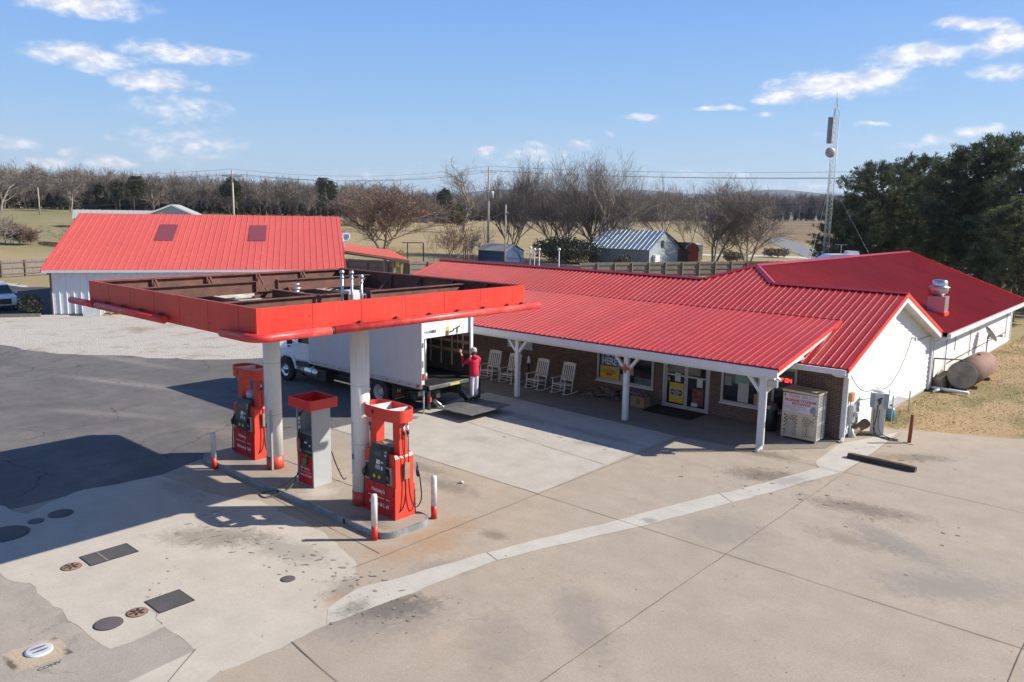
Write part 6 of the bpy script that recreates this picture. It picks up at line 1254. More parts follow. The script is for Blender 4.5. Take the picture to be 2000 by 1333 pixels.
ds = thing('satellite_dish', 'grey satellite dish on a pole on the lawn beside the white wall', 'satellite dish', (-8.15, 47.8, 0))
m1 = MB(); m1.cyl((0, 0, 0), (0, 0, 1.35), .035, 10); m1.build('pole', GALV, ds, False)
def dish(par, c, nrm, r, mt, rib=None):
    m1 = MB(); m1.lathe([(.005, 0), (r * .35, r * .03), (r * .7, r * .11), (r, r * .24), (r * .985, r * .27), (r * .68, r * .14), (r * .3, r * .05), (.005, .02)], n=28, cap=False)
    q = Vector(nrm).normalized().to_track_quat('Z', 'Y').to_matrix().to_4x4(); o = m1.build('dish', mt, par, False); o.data.transform(Matrix.Translation(Vector(c)) @ q); return o
dish(ds, (.05, .02, 1.50), (.75, .45, .55), .46, mat('dish_grey', (.36, .39, .38), .5))
m1 = MB(); m1.beam((0, 0, 1.3), (.05, .02, 1.5), .12, .1); m1.tube([(.05, .0, 1.3), (.55, .28, 1.48)], .02, 6); m1.box((.50, .2, 1.42), (.64, .34, 1.54)); m1.build('feed_arm', GREYM, ds, False)
# ================================================================ covers in the paving
def disc(name, x, y, r, mt, label, cat_, pat=None, h=.012, ring=None, group=None):
    t = thing(name, label, cat_, (x, y, .004), 0, group)
    m1 = MB(); m1.lathe([(r, 0), (r, h), (r * .93, h + .002), (.002, h + .002)], n=40, cap=False); m1.F([m1.V((r * math.cos(2 * math.pi * k / 40), r * math.sin(2 * math.pi * k / 40), h + .001)) for k in range(0)]) if False else None; m1.build('cover', mt, t, False)
    m1 = MB(); m1.lathe([(r * 1.06, .001), (r * 1.05, h * .9), (r * 1.002, h * .9), (r * 1.002, .001)], n=40, cap=False); m1.build('rim', ring or BLACKM, t, False)
    if pat: pat(t, r, h + .003)
    return t
IRON = mat('cast_iron', (.075, .07, .068), .7, var=.25, scale=20, dirt=(.14, .11, .09), dirtf=.5, bump=.5, bscale=120); IRONP = mat('purple_iron', (.105, .085, .085), .7, var=.2, scale=20, bump=.5, bscale=120); RUSTC = mat('rusty_cover', (.26, .145, .09), .8, var=.3, scale=9)
def star(t, r, z):
    m1 = MB()
    for k in range(6): a = k * math.pi / 3 + .3; m1.beam((r * .2 * math.cos(a), r * .2 * math.sin(a), z), (r * .78 * math.cos(a + .25), r * .78 * math.sin(a + .25), z), .045, .006)
    m1.build('raised_mark', BLACKM, t, False)
disc('manhole_cover', -20.47, 6.47, .27, IRON, 'round dark cover in the shade, rightmost of three', 'manhole cover')
disc('manhole_cover', -20.38, 5.89, .17, IRONP, 'small round dark cover in the shade, middle of three', 'manhole cover')
disc('manhole_cover', -20.05, 5.15, .47, IRON, 'large round dark cover in the shade at the left edge', 'manhole cover')
disc('manhole_cover', -17.15, 5.54, .19, RUSTC, 'round rusty cover with a star mark beside the split grate', 'manhole cover', star)
disc('manhole_cover', -14.23, 5.65, .18, RUSTC, 'round rusty cover beside the nearer rectangular grate', 'manhole cover', star)
disc('manhole_cover', -14.20, 5.12, .235, IRONP, 'round smooth brown cover left of the nearer rusty cover', 'manhole cover')
disc('manhole_cover', -13.36, 8.33, .14, IRONP, 'small brown cover alone in the pale concrete', 'manhole cover')
def grate(x0, x1, y0, y1, label, split=None):
    t = thing('grate_cover', label, 'grate', ((x0 + x1) / 2, (y0 + y1) / 2, .004)); xa, xb, ya, yb = x0 - (x0 + x1) / 2, x1 - (x0 + x1) / 2, y0 - (y0 + y1) / 2, y1 - (y0 + y1) / 2
    m1 = MB(); m1.box((xa, ya, 0), (xb, yb, .012)); m1.build('plate', IRON, t, False)
    m1 = MB(); 
    for a, b in (((xa - .015, ya - .015, 0), (xb + .015, ya, .014)), ((xa - .015, yb, 0), (xb + .015, yb + .015, .014)), ((xa - .015, ya, 0), (xa, yb, .014)), ((xb, ya, 0), (xb + .015, yb, .014))): m1.box(a, b)
    m1.build('edge_frame', BLACKM, t, False)
    if split: m1 = MB(); m1.box((xa, split - (y0 + y1) / 2 - .008, .012), (xb, split - (y0 + y1) / 2 + .008, .015)); m1.build('divider', GREYM, t, False)
grate(-17.5, -16.9, 5.84, 6.81, 'dark rectangular grate split by a pale bar', 6.18)
grate(-14.52, -13.90, 5.93, 6.59, 'dark rectangular grate without a bar, nearer the camera')
vf = disc('fill_cover', -14.13, 3.96, .20, mat('cap_white', (.48, .48, .52), .5), 'white ringed cap set in broken concrete above the word CONV', 'cap', None, .03, mat('cap_ring', (.6, .6, .64), .4))
for s_ in (-.06, .06):
    m1 = MB(); m1.prism([(s_ * (1 + .0) + .026 * math.sin(a), .13 * math.cos(a), .033) for a in [2 * math.pi * k / 16 for k in range(16)]], (0, 0, .004)); m1.build('slot', mat('slot_dark', (.12, .12, .15), .5), vf, False)
sheet('broken_patch', rough_poly([(-14.48, 3.5), (-14.43, 4.32), (-13.66, 4.34), (-13.70, 3.48)], .018, .08, 21), .0035, concrete('patch_concrete', (.47, .38, .27), (.50, .41, .30), 1.2, stains=[(-13.7, 4.3, .22, .10, 0, DKO, .9), (-14.05, 3.5, .35, .08, 0, DKO, .9), (-14.4, 4.3, .12, .12, 0, DKO, .6)]))
for i, (a, b) in enumerate((((-14.46, 4.30), (-13.68, 4.36)), ((-14.2, 3.47), (-13.72, 3.5)))):
    m1 = MB(); 
o = txt('CONV', .125, mat('ground_ink', (.12, .105, .09), .9), None, (-13.52, 3.92, .0065), Matrix.Rotation(R(90), 4, 'Z'), name='stencil_lettering', off=.003); tag(own(o, (-13.52, 3.92, .0065)), 'word CONV stencilled in black below the white cap', 'stencil')
m1 = MB(); m1.lathe([(.02, 0), (.035, .02), (.03, .05), (.01, .06)], n=10); o = m1.build('crushed_cup', WHITE, None); o.location = (-14.9, 14.9, .008); o.scale = (2.2, 1.2, 1); tag(o, 'small crushed white cup on the concrete beyond the bollard', 'cup')
# ================================================================ big shed with red roof, left
def frame2(L, u):
    L = Vector(L); u = Vector(u).normalized(); n = Vector((-u.y, u.x, 0))
    return lambda a, b, z: (L.x + u.x * a + n.x * b, L.y + u.y * a + n.y * b, L.z + z)
BU = Vector((.56, .83, 0)).normalized()
BL = 20.2; BH = 3.13; BRZ = 6.9; BD = 10.4
bn_ = thing('metal_shed', 'long white metal shed with a bright faded red ribbed roof', 'shed', (-54.5, 28, 0))
B = frame2((-60.3, 19.6, 0), BU)      # a along the front, b away from the camera
METW = mat('white_metal_cladding', (.60, .62, .66), .45, var=.04, dirt=(.45, .45, .46), dirtf=.3)
def cladding(mb, P, a0, a1, b, z0, z1, out=-1, sp=.46):
    """vertical ribbed sheet wall at depth b"""
    a = a0
    mb.F([mb.V(P(*q)) for q in ((a0, b, z0), (a1, b, z0), (a1, b, z1), (a0, b, z1))])
    while a < a1 - .05:
        q = [P(a, b, z0), P(a + .03, b + out * .045, z0), P(a + .07, b + out * .045, z0), P(a + .10, b, z0)]; r = [(x, y, z1 + (q_[2] - q_[2])) for (x, y, _), q_ in zip(q, q)]
        i = [mb.V(p) for p in q] + [mb.V((p[0], p[1], B0z + z1)) for p in q]
        for k in range(3): mb.F((i[k], i[k + 1], i[k + 5], i[k + 4]))
        a += sp
B0z = 0
mb = MB(); cladding(mb, B, 0, BL - .6, 0, .05, BH - .12); mb.build('front_wall', METW, bn_)
mb = MB(); mb.prism([B(0, 0, 0), B(0, 2 * BD - 1, 0), B(0, 2 * BD - 1, BH), B(0, BD, BRZ - .15), B(0, 0, BH)], Vector(B(.1, 0, 0)) - Vector(B(0, 0, 0))); mb.build('end_wall', METW, bn_)
mb = MB(); mb.prism([B(BL - .7, 0, 0), B(BL - .7, 2 * BD - 1, 0), B(BL - .7, 2 * BD - 1, BH), B(BL - .7, BD, BRZ - .15), B(BL - .7, 0, BH)], Vector(B(.1, 0, 0)) - Vector(B(0, 0, 0))); mb.build('end_wall', METW, bn_)
mb = MB(); mb.prism([B(-.04, -.05, .05), B(.08, -.05, .05), B(.08, .07, .05), B(-.04, .07, .05)], (0, 0, BH - .2)); mb.build('corner_trim', mat('corner_brown', (.12, .06, .05), .5), bn_)
nB = Vector((-BU.y, BU.x, 0)); Vs = Vector((nB.x, nB.y, (BRZ - BH) / BD)); Ls = math.hypot(BD + .35, BRZ - BH)
mb = MB(); roof_plane(mb, B(-.45, -.35, BH), BU, Vs, [(0, 0), (BL + .5, 0), (BL + .5, Ls), (0, Ls)], .46, .03, .06)
brf = mb.build('roof', REDROOF_BARN, bn_)
mb = MB(); roof_plane(mb, B(-.45, 2 * BD + .3, BH - .02), BU, Vector((-nB.x, -nB.y, (BRZ - BH) / BD)), [(0, 0), (BL + .5, 0), (BL + .5, Ls), (0, Ls)], .46, .03, .06); mb.build('roof', REDROOF_BARN, bn_)
TRB = mat('faded_red_trim', (.60, .05, .05), .4)
mb = MB(); mb.beam(B(-.5, BD, BRZ + .06), B(BL + .1, BD, BRZ + .06), .35, .05); mb.build('ridge_cap', mat('ridge_pink', (.42, .06, .07), .5), brf)
for a in (-.47, BL + .06):
    mb = MB(); mb.beam(B(a, -.35, BH + .0), B(a, BD, BRZ + .03), .06, .14); mb.build('rake_trim', TRB, brf)
SKY_ = mat('old_skylight', (.20, .045, .055), .55, var=.1, scale=5)
for a, s0 in ((6.0, 5.5), (12.9, 5.5)):
    mb = MB(); k = 10 / Ls; zz = lambda v_: (BH + (BRZ - BH) * (BD + .35) / BD * v_ / Ls + .062)
    bb = lambda v_: -.35 + (BD + .35) * v_ / Ls
    mb.F([mb.V(p) for p in (B(a, bb(s0), zz(s0)), B(a + 1.35, bb(s0), zz(s0)), B(a + 1.35, bb(s0 + 3.4), zz(s0 + 3.4)), B(a, bb(s0 + 3.4), zz(s0 + 3.4)))]); mb.build('skylight_panel', SKY_, brf)
mb = MB(); mb.beam(B(-.4, -.37, BH - .06), B(BL, -.37, BH - .06), .06, .14); mb.beam(B(-.4, -.37, BH - .14), B(BL, -.37, BH - .14), .10, .04); mb.build('fascia', METW, bn_)
mb = MB(); mb.box((0, 0, 0), (.01, .01, .01)) if False else None
# small things by the shed
acb = thing('equipment_box', 'pale sloped equipment box beside the white shed wall', 'equipment box', tuple(B(2.6, -.75, 0)))
mb = MB(); mb.prism([B(2.2, -1.15, 0), B(2.2, -1.0, .62), B(2.2, -.3, .80), B(2.2, -.3, 0)], Vector(B(1.1, 0, 0)) - Vector(B(0, 0, 0))); recalc(mb.build('casing', mat('pale_grey_box', (.48, .50, .52), .5), acb))
mb = MB(); mb.cyl(B(3.9, -.8, 0), B(3.9, -.8, .7), .09, 10); mb.build('stand_pipe', GALV, acb)
mb = MB(); mb.beam(B(-3.9, -1.0, .1), B(-.5, -.9, .1), .18, .2); o = mb.build('landscape_timber', WOOD); tag(own(o, B(-2.2, -.95, 0)), 'grey landscape timber lying at the corner of the white shed', 'timber')
def leafball(name, c, r, n, mt, label, cat_, seed=1, flat=.8, size=.16, group=None, dens=0):
    rnd = random.Random(seed); mb = MB()
    for i in range(n):
        d = Vector((rnd.gauss(0, 1), rnd.gauss(0, 1), rnd.gauss(0, 1))).normalized() * (rnd.uniform(.3, 1) ** .5); d *= .78 + .16 * math.sin(d.x * r[0] * 2.1 + seed) + .14 * math.sin(d.x * r[0] * 5.3 + d.z * 4 + seed * 2) + rnd.uniform(-.08, .14)
        p = Vector((d.x * r[0], d.y * r[1], r[2] + d.z * r[2])); t1 = Vector((rnd.gauss(0, 1), rnd.gauss(0, 1), rnd.gauss(0, 1))).normalized(); t2 = t1.orthogonal().normalized(); s_ = size * rnd.uniform(.5, 1.3)
        mb.F([mb.V(p - t1 * s_), mb.V(p + t2 * s_ * .5), mb.V(p + t1 * s_), mb.V(p - t2 * s_ * .5)])
    o = mb.build(name, mt); o.location = c; return tag(o, label, cat_, group)
LEAFD = mat('dark_leaf', (.065, .072, .04), .8, var=.4, scale=1.5, dirt=(.13, .115, .06), dirtf=.7); LEAFB = mat('brown_shrub_leaf', (.22, .165, .12), .9, var=.4, scale=1)
leafball('shrub', tuple(B(-1.3, -.1, 0)), (1.1, .8, .7), 1500, LEAFD, 'small dark shrub at the left corner of the white shed', 'shrub', 3, size=.13)
# lean-to shelter with an orange-red roof behind the shed
F0, F1, B0_, B1 = at(672, 490, 88), at(800, 508, 78), at(672, 476, 95), at(763, 489, 85)
sh = thing('open_shelter', 'low open sided shelter with an orange red roof behind the red roofed shed', 'shelter', (F1.x, F1.y, 0))
ORR = mat('orange_roof', (.75, .13, .06), .5, var=.08)
mb = MB(); mb.F([mb.V(p) for p in (F0, F1, B1, B0_)]); mb.F([mb.V(p - Vector((0, 0, .12))) for p in (B0_, B1, F1, F0)]); mb.F([mb.V(p) for p in (F0, F0 - Vector((0, 0, .12)), F1 - Vector((0, 0, .12)), F1)]); 
Fb = F1 + (B1 - F1) * 1 + Vector((-1.5, 3, -1.0)); mb.F([mb.V(p) for p in (F1, Fb, B1)]); mb.build('roof', ORR, sh)
for px, D in ((752, 81.5), (769, 80.5), (783, 79.3)): mb = MB(); p = at(px, 510, D); mb.box((p.x - .12, p.y - .12, 0), (p.x + .12, p.y + .12, 2.7)); mb.build('post', WOODPOST, sh)
mb = MB(); mb.beam(F0 - Vector((0, 0, .25)), F1 - Vector((0, 0, .25)), .1, .2); mb.build('eave_beam', WOODPOST, sh)
d2 = thing('satellite_dish', 'small white satellite dish beside the right gable of the red roofed shed', 'satellite dish', tuple(at(673, 490, 92)))
d2.location.z = 0
mb = MB(); mb.cyl((0, 0, 0), (0, 0, 3.9), .05, 8); mb.build('pole', GALV, d2, False); dish(d2, (0, 0, 4.4), (.3, -.6, .7), .75, WHITE, None)
# dark container beside the store
p = at(840, 530, 62); cc = thing('storage_container', 'dark container with a white top rail behind the left end of the store', 'container', (p.x, p.y, 0), R(8))
mb = MB(); mb.box((-1.6, -1.2, 0), (1.6, 1.2, 2.45)); mb.build('container_body', mat('container_dark', (.035, .04, .06), .6), cc, False); mb = MB(); mb.box((-1.66, -1.26, 2.45), (1.66, 1.26, 2.55)); mb.box((1.5, -1.26, 0), (1.66, -1.2, 2.45)); mb.build('top_frame', WHITE2, cc, False)
# ---------------------------------------------------------------- timber fences
def fence(pts, label, H=1.85, back=1, sp=2.4, loc=None, grp='tall timber fences round the yard'):
    """pts: list of ground points; rails and posts on the camera side if back=1"""
    t = thing('timber_fence', label, 'fence', tuple(pts[0]), 0, None); rnd = random.Random(len(label))
    mb = MB(); mr_ = MB()
    for a, b in zip(pts, pts[1:]):
        a, b = Vector(a), Vector(b); L = (b - a).length; u = (b - a).normalized(); n = Vector((u.y, -u.x, 0))
        if n.dot(-a) < 0: n = -n
        k = int(L / .145)
        for i in range(k):
            q = a + u * (i * L / k); z = gz(q.x, q.y); h = H + rnd.uniform(-.04, .04); c_ = [q, q + u * (L / k - .012)]
            mb.hex([(c_[0].x, c_[0].y, z + .05), (c_[1].x, c_[1].y, z + .05), ((c_[1] - n * .02).x, (c_[1] - n * .02).y, z + .05), ((c_[0] - n * .02).x, (c_[0] - n * .02).y, z + .05), (c_[0].x, c_[0].y, z + h), (c_[1].x, c_[1].y, z + h), ((c_[1] - n * .02).x, (c_[1] - n * .02).y, z + h), ((c_[0] - n * .02).x, (c_[0] - n * .02).y, z + h)])
        m = max(1, int(L / sp))
        for j in range(m + 1):
            q = a + u * (j * L / m) + n * .08 * back; z = gz(q.x, q.y)
            m1 = MB(); m1.beam((q.x, q.y, z), (q.x, q.y, z + H - .08), .17, .15); m1.build('post', WOODPOST, t)
        for h in (.35, .95, 1.55):
            p0, p1 = a + n * .04 * back, b + n * .04 * back; mr_.beam((p0.x, p0.y, gz(a.x, a.y) + h), (p1.x, p1.y, gz(b.x, b.y) + h), .06, .11)
    mb.build('boards', WOOD, t); mr_.build('rails', WOODPOST, t); return t
def G(px, D): p = gat(px, D); return Vector((p.x, p.y, 0))
fence([G(-160, 96), G(0, 99), G(175, 104)], 'grey timber fence left of the red roofed shed')
fence([G(640, 98), G(800, 92), G(905, 96)], 'grey timber fence behind the orange roofed shelter')
fence([G(905, 96), G(1030, 93), G(1135, 88)], 'dark timber fence seen behind the ridge of the store', back=-1)
fence([G(1132, 94), G(1300, 100), G(1460, 107), G(1560, 110)], 'timber fence with posts and rails facing the store, right of the vent pipes')
# chain link fence
def chain(pts, H, label):
    t = thing('chain_link_fence', label, 'fence', tuple(pts[0])); t.location.z = 0
    mw = MB()
    for a, b in zip(pts, pts[1:]):
        a, b = Vector(a), Vector(b); L = (b - a).length; u = (b - a).normalized(); m = max(1, int(L / 2.6))
        for j in range(m + 1):
            q = a + u * (j * L / m); m1 = MB(); m1.cyl((q.x, q.y, 0), (q.x, q.y, H + .05), .035, 6); m1.build('post', GALV, t)
        m1 = MB(); m1.cyl((a.x, a.y, H), (b.x, b.y, H), .028, 6); m1.build('top_rail', GALV, t)
        k = int(L / .16)
        for i in range(-int(H / .16), k):
            for s_ in (0, 1):
                x0 = i * .16; x1 = x0 + H
                if s_: za, zb = 0, H
                else: za, zb = H, 0
                lo, hi = max(0, x0), min(L, x1)
                if hi <= lo: continue
                z0 = za + (zb - za) * (lo - x0) / H; z1 = za + (zb - za) * (hi - x0) / H; p0, p1 = a + u * lo, a + u * hi
                mw.F([mw.V(v) for v in ((p0.x, p0.y, z0), (p1.x, p1.y, z1), (p1.x, p1.y, z1 + .012), (p0.x, p0.y, z0 + .012))])
    mw.build('wire_mesh', GALV, t); return t
chain([G(640, 74), G(730, 74), G(800, 74), G(822, 63)], 1.5, 'silver chain link fence in front of the orange roofed shelter')
chain([G(822, 66), G(832, 72), G(870, 68)], 1.4, 'short silver chain link fence beside the dark container')
# ---------------------------------------------------------------- vent pipes behind the store
for i, (px, D, top) in enumerate(((1036, 66, 487), (1044, 68, 490), (1053, 66, 490), (1092, 66, 490))):
    p = at(px, top, D); lab = ('pale capped vent pipe behind the store ridge, leftmost of four', 'thin pale capped vent pipe behind the store ridge, second from the left', 'pale capped vent pipe behind the store ridge, third from the left', 'pale capped vent pipe standing apart behind the store ridge')[i]
    t = thing('vent_pipe', lab, 'vent pipe', (p.x, p.y, 0), 0, 'capped vent pipes behind the store'); m1 = MB(); m1.cyl((0, 0, 0), (0, 0, p.z), .06 if i != 1 else .045, 10); m1.build('pipe', mat('vent_lilac', (.42, .38, .42), .5), t, False)
    m1 = MB(); m1.lathe([(.05, 0), (.13, .04), (.15, .12), (.10, .2), (.01, .22)], (0, 0, p.z), n=12); m1.build('cap', WHITE2, t, False)
# ---------------------------------------------------------------- gate frame, poles
def pole(name, label, px, D, top, r=.14, mt=None, grp=None):
    b = gat(px, D); p = at(px, top, D); t = thing(name, label, 'pole', (b.x, b.y, b.z), 0, grp); h = p.z - b.z
    m1 = MB(); m1.tube([(0, 0, -.1), (0, 0, h * .5), (0, 0, h)], [r, r * .85, r * .68], 10); m1.build('pole', mt or POLEWOOD, t, False); return t, h
swf = thing('swing_frame', 'dark metal swing frame standing in the field behind the fence', 'frame', tuple(gat(812, 118)))
for px in (796, 827): p = gat(px, 118); m1 = MB(); m1.beam((p.x, p.y, p.z), (p.x, p.y, p.z + 3.0), .12, .12); m1.build('upright', BLACKM, swf)
a, b = gat(785, 118), gat(827, 118); m1 = MB(); m1.beam((a.x, a.y, a.z + 3.0), (b.x, b.y, b.z + 3.0), .12, .12); m1.build('cross_bar', BLACKM, swf)
def crossarm(t, z, L, ang, par_name='crossarm', ins=True):
    c_, s_ = math.cos(ang), math.sin(ang); m1 = MB(); m1.beam((-L / 2 * c_, -L / 2 * s_, z), (L / 2 * c_, L / 2 * s_, z), .12, .14); a_ = m1.build(par_name, POLEWOOD, t, False)
    out = []
    for q in (-.48, .18, .48) if ins else ():
        x, y = L * q * c_, L * q * s_; m2 = MB(); m2.lathe([(.05, .06), (.09, .12), (.05, .22), (.09, .26), (.03, .34)], (x, y, z), n=8); m2.build('insulator', GREYM, a_, False); out.append(Vector((x, y, z + .3)))
    for s2 in (-1, 1): m2 = MB(); m2.beam((s2 * L * .33 * c_, s2 * L * .33 * s_, z), (0, 0, z - .7), .04, .04); m2.build('brace', GREYM, a_, False)
    return out
PA = [pole('utility_pole', 'utility pole with a wide crossarm rising behind the red roofed shed', 460, 120, 334, .17, grp='utility poles along the power line'), pole('utility_pole', 'tall utility pole with a grey transformer behind the store', 953, 130, 328, .2, grp='utility poles along the power line'),
      pole('utility_pole', 'utility pole beyond the pines at the right', 2330, 96, 322, .18, grp='utility poles along the power line'), pole('utility_pole', 'distant utility pole to the far left of the power line', -420, 130, 345, .17, grp='utility poles along the power line')]
wires_at = []
for i, (t, h) in enumerate(PA):
    ang = math.atan2(.66, .75) + (.55 if i == 1 else 0); L = 2.8
    o_ = crossarm(t, h - .75, L, ang); base = t.location
    m1 = MB(); m1.lathe([(.05, 0), (.08, .08), (.03, .3)], (0, 0, h), n=8); m1.build('insulator', GREYM, t, False)
    wires_at.append([base + Vector((0, 0, h + .25))] + [base + q for q in o_] + [base + Vector((0, 0, h - 3.6))])
t, h = PA[1]
m1 = MB(); m1.lathe([(.05, 0), (.3, .05), (.3, 1.05), (.22, 1.15), (.02, 1.2)], (.42, .36, h - 4.9), n=16); m1.build('transformer', mat('transformer_grey', (.45, .47, .5), .4), t, False)
m1 = MB(); m1.cyl((.42, .36, h - 3.7), (.42, .36, h - 3.3), .05, 8); m1.beam((-.9, -.3, h - 2.3), (.2, .1, h - 2.3), .06, .06); m1.build('bushing', GREYM, t, False)
WIRE = mat('wire', (.10, .10, .11), .6)
def wire(a, b, sag, r, label):
    m1 = MB(); m1.tube(cat(a, b, sag, 24), r, 4, caps=False); o = m1.build('power_line', WIRE); tag(own(o, a), label, 'power line', 'overhead power lines')
nm = ('top', 'left crossarm', 'middle crossarm', 'right crossarm', 'lowest')
seg_l = ('span running off left from the pole behind the shed', 'span between the shed pole and transformer pole', 'span from the transformer pole to the right')
for k, (i, j) in enumerate(((3, 0), (0, 1), (1, 2))):
    for q in range(5): wire(wires_at[i][q], wires_at[j][q], (.9, 1.3, 1.0)[k], .022, f'{nm[q]} wire of the {seg_l[k]}')
t3, h3 = pole('service_pole', 'slim bare pole in front of the multi stemmed tree behind the store', 986.5, 112, 400, .13)
m1 = MB(); m1.beam((.1, .1, h3 - 1.0), (.35, .3, h3 - 1.2), .08, .2); m1.build('bracket', GREYM, t3, False)
m1 = MB(); m1.tube(cat(t3.location + Vector((0, 0, h3 - 1.0)), gat(880, 135) + Vector((0, 0, 5.2)), .5), .03, 4); o = m1.build('service_cable', mat('cable_pale', (.3, .3, .28), .6)); tag(own(o, t3.location + Vector((0, 0, h3 - 1))), 'pale cable sloping from the slim pole down to the left', 'cable')
pole('field_pole', 'lone pale pole in the far left field by the tree line', 84.5, 300, 367, .22)
b = gat(14, 168); t = thing('leaning_post', 'leaning grey fence post at the hedge in the left field', 'post', tuple(b)); m1 = MB(); m1.tube([(0, 0, 0), (-.9, -.7, 3.8)], .13, 8); m1.build('post', POLEWOOD, t, False)
# ---------------------------------------------------------------- lattice antenna mast
b = at(1611, 500, 78); b.z = 0; topz = at(1628, 205, 78).z
am_ = thing('antenna_mast', 'tall slim lattice mast with a dish and panel antenna, left of the pines', 'antenna mast', tuple(b))
m1 = MB(); legs = [(.30 * math.cos(R(a)), .30 * math.sin(R(a))) for a in (10, 130, 250)]
for x, y in legs: m1.cyl((x, y, 0), (x, y, topz - .9), .034, 6); m1.cyl((x, y, topz - .9), (x * .15, y * .15, topz), .03, 6)
z = 0; k = 0
while z < topz - 1.2:
    for i in range(3):
        (xa, ya), (xb, yb) = legs[i], legs[(i + 1) % 3]; m1.cyl((xa, ya, z), (xb, yb, z + .42 * (1 if k % 2 else 1)), .014, 4); m1.cyl((xa, ya, z), (xb, yb, z), .014, 4)
    z += .42; k += 1
m1.build('lattice', mat('mast_grey', (.38, .42, .42), .5, metal=.3), am_, False)
m1 = MB(); m1.cyl((0, 0, topz - .2), (0, 0, topz + 1.0), .035, 6); m1.build('top_rod', GREYM, am_, False)
r_ = Vector((-.75, -.66, 0)); m1 = MB(); c_ = r_ * .42; m1.hex([c_ + Vector((x * .75 + y * .66, x * .66 - y * .75, z)) for z in (topz - 3.4, topz - 1.1) for x, y in ((-.22, -.09), (.22, -.09), (.22, .09), (-.22, .09))]); m1.build('panel_antenna', mat('panel_grey', (.30, .27, .28), .5), am_, False)
dish(am_, tuple(r_ * .35 + Vector((.25, -.28, topz - 4.2))), (-.65, .74, .0), .46, mat('mast_dish', (.42, .36, .36), .5))
for k, (px, D, hz) in enumerate(((1770, 70, .62), (1540, 95, .62), (1560, 60, .62))):
    e = gat(px, D); m1 = MB(); m1.tube([b + Vector((0, 0, topz * hz)), e], .009, 4); o = m1.build('guy_wire', GALV); tag(own(o, e), ('guy wire of the lattice mast running right in front of the pines', 'guy wire of the lattice mast running back to the left', 'guy wire of the lattice mast running to the near left')[k], 'guy wire')
# ---------------------------------------------------------------- outbuildings
def quadbuilding(name, label, cat_, A, C, depth, eave, ridge, wallm, roofm, rib=.9, over=.3, gable_m=None):
    """A->C: front base corners seen from the camera, ridge parallel to the front"""
    A, C = Vector((A.x, A.y, 0)), Vector((C.x, C.y, 0)); u = (C - A).normalized(); n = Vector((-u.y, u.x, 0))
    if n.dot(A) < 0: n = -n
    z0 = gz(A.x, A.y) - .1; L = (C - A).length; P = lambda a, b_, z: A + u * a + n * b_ + Vector((0, 0, z0 + z)); t = thing(name, label, cat_, (A.x, A.y, z0))
    for q4 in (((0, 0, 0), (L, 0, 0), (L, 0, eave), (0, 0, eave)), ((0, depth, 0), (0, depth, eave), (L, depth, eave), (L, depth, 0))): mb = MB(); mb.F([mb.V(P(*q)) for q in q4]); mb.build('wall', wallm, t)
    for a in (0, L): mb = MB(); mb.F([mb.V(P(*q)) for q in ((a, 0, 0), (a, depth, 0), (a, depth, eave), (a, depth / 2, ridge), (a, 0, eave))]); mb.build('gable_wall', gable_m or wallm, t)
    s_ = (ridge - eave) / (depth / 2); Lr = math.hypot(depth / 2 + over, s_ * (depth / 2 + over))
    for sg in (1, -1):
        o_ = P(-over, -over if sg > 0 else depth + over, eave - s_ * over + .05); mb = MB(); roof_plane(mb, o_, u, n * sg + Vector((0, 0, s_)), [(0, 0), (L + 2 * over, 0), (L + 2 * over, Lr), (0, Lr)], rib, .05, .1, .05); mb.build('roof', roofm, t)
    return t, P, L
GROOF = mat('grey_metal_roof', (.30, .36, .42), .4, metal=.2, var=.08, scale=.8)
GWALL = mat('grey_cladding', (.20, .195, .185), .6, var=.15, scale=2); GBLUE = mat('pale_blue_boards', (.27, .32, .35), .7, var=.25, scale=3, stretch=(6, 6, .5))
t, P, L = quadbuilding('metal_barn', 'grey metal roofed barn with a pale blue gable behind the timber fence', 'barn', gat(1150, 122), gat(1268, 116), 8.2, 2.7, 5.3, GWALL, GROOF, .8, .25, GBLUE)
mb = MB(); mb.hex([P(L + .0, 8.0, 0), P(L + 3.0, 9, 0), P(L + 3.0, 12, 0), P(L, 12, 0), P(L, 8.0, 2.7), P(L + 3.0, 9, 1.9), P(L + 3.0, 12, 1.9), P(L, 12, 2.7)]) if False else None
mb = MB(); mb.F([mb.V(P(*q)) for q in ((L + .25, 4.0, 5.35), (L + .3, 11.6, 1.9), (L - 6, 11.6, 1.9), (L - 6, 4, 5.35))]); mb.build('lean_to_roof', mat('lean_to_dark', (.10, .09, .085), .7), t)
mb = MB(); mb.hex([P(L + .02, 3.2, 2.9), P(L + .06, 3.2, 2.9), P(L + .06, 3.9, 2.9), P(L + .02, 3.9, 2.9), P(L + .02, 3.2, 4.0), P(L + .06, 3.2, 4.0), P(L + .06, 3.9, 4.0), P(L + .02, 3.9, 4.0)]); mb.build('window', BLACK, t)
mb = MB(); mb.hex([P(L + .02, .9, .7), P(L + .5, .9, .7), P(L + .5, 2.2, .7), P(L + .02, 2.2, .7), P(L + .02, .9, 1.9), P(L + .5, .9, 1.9), P(L + .5, 2.2, 1.9), P(L + .02, 2.2, 1.9)]); mb.build('air_unit', WHITE2, t)
mb = MB(); mb.F([mb.V(P(*q)) for q in ((L + .0, 8.2, 0), (L, 11.5, 0), (L, 11.5, 1.9), (L, 8.2, 2.7))]); mb.build('lean_to_wall', mat('dark_shade', (.06, .04, .035), .9), t)
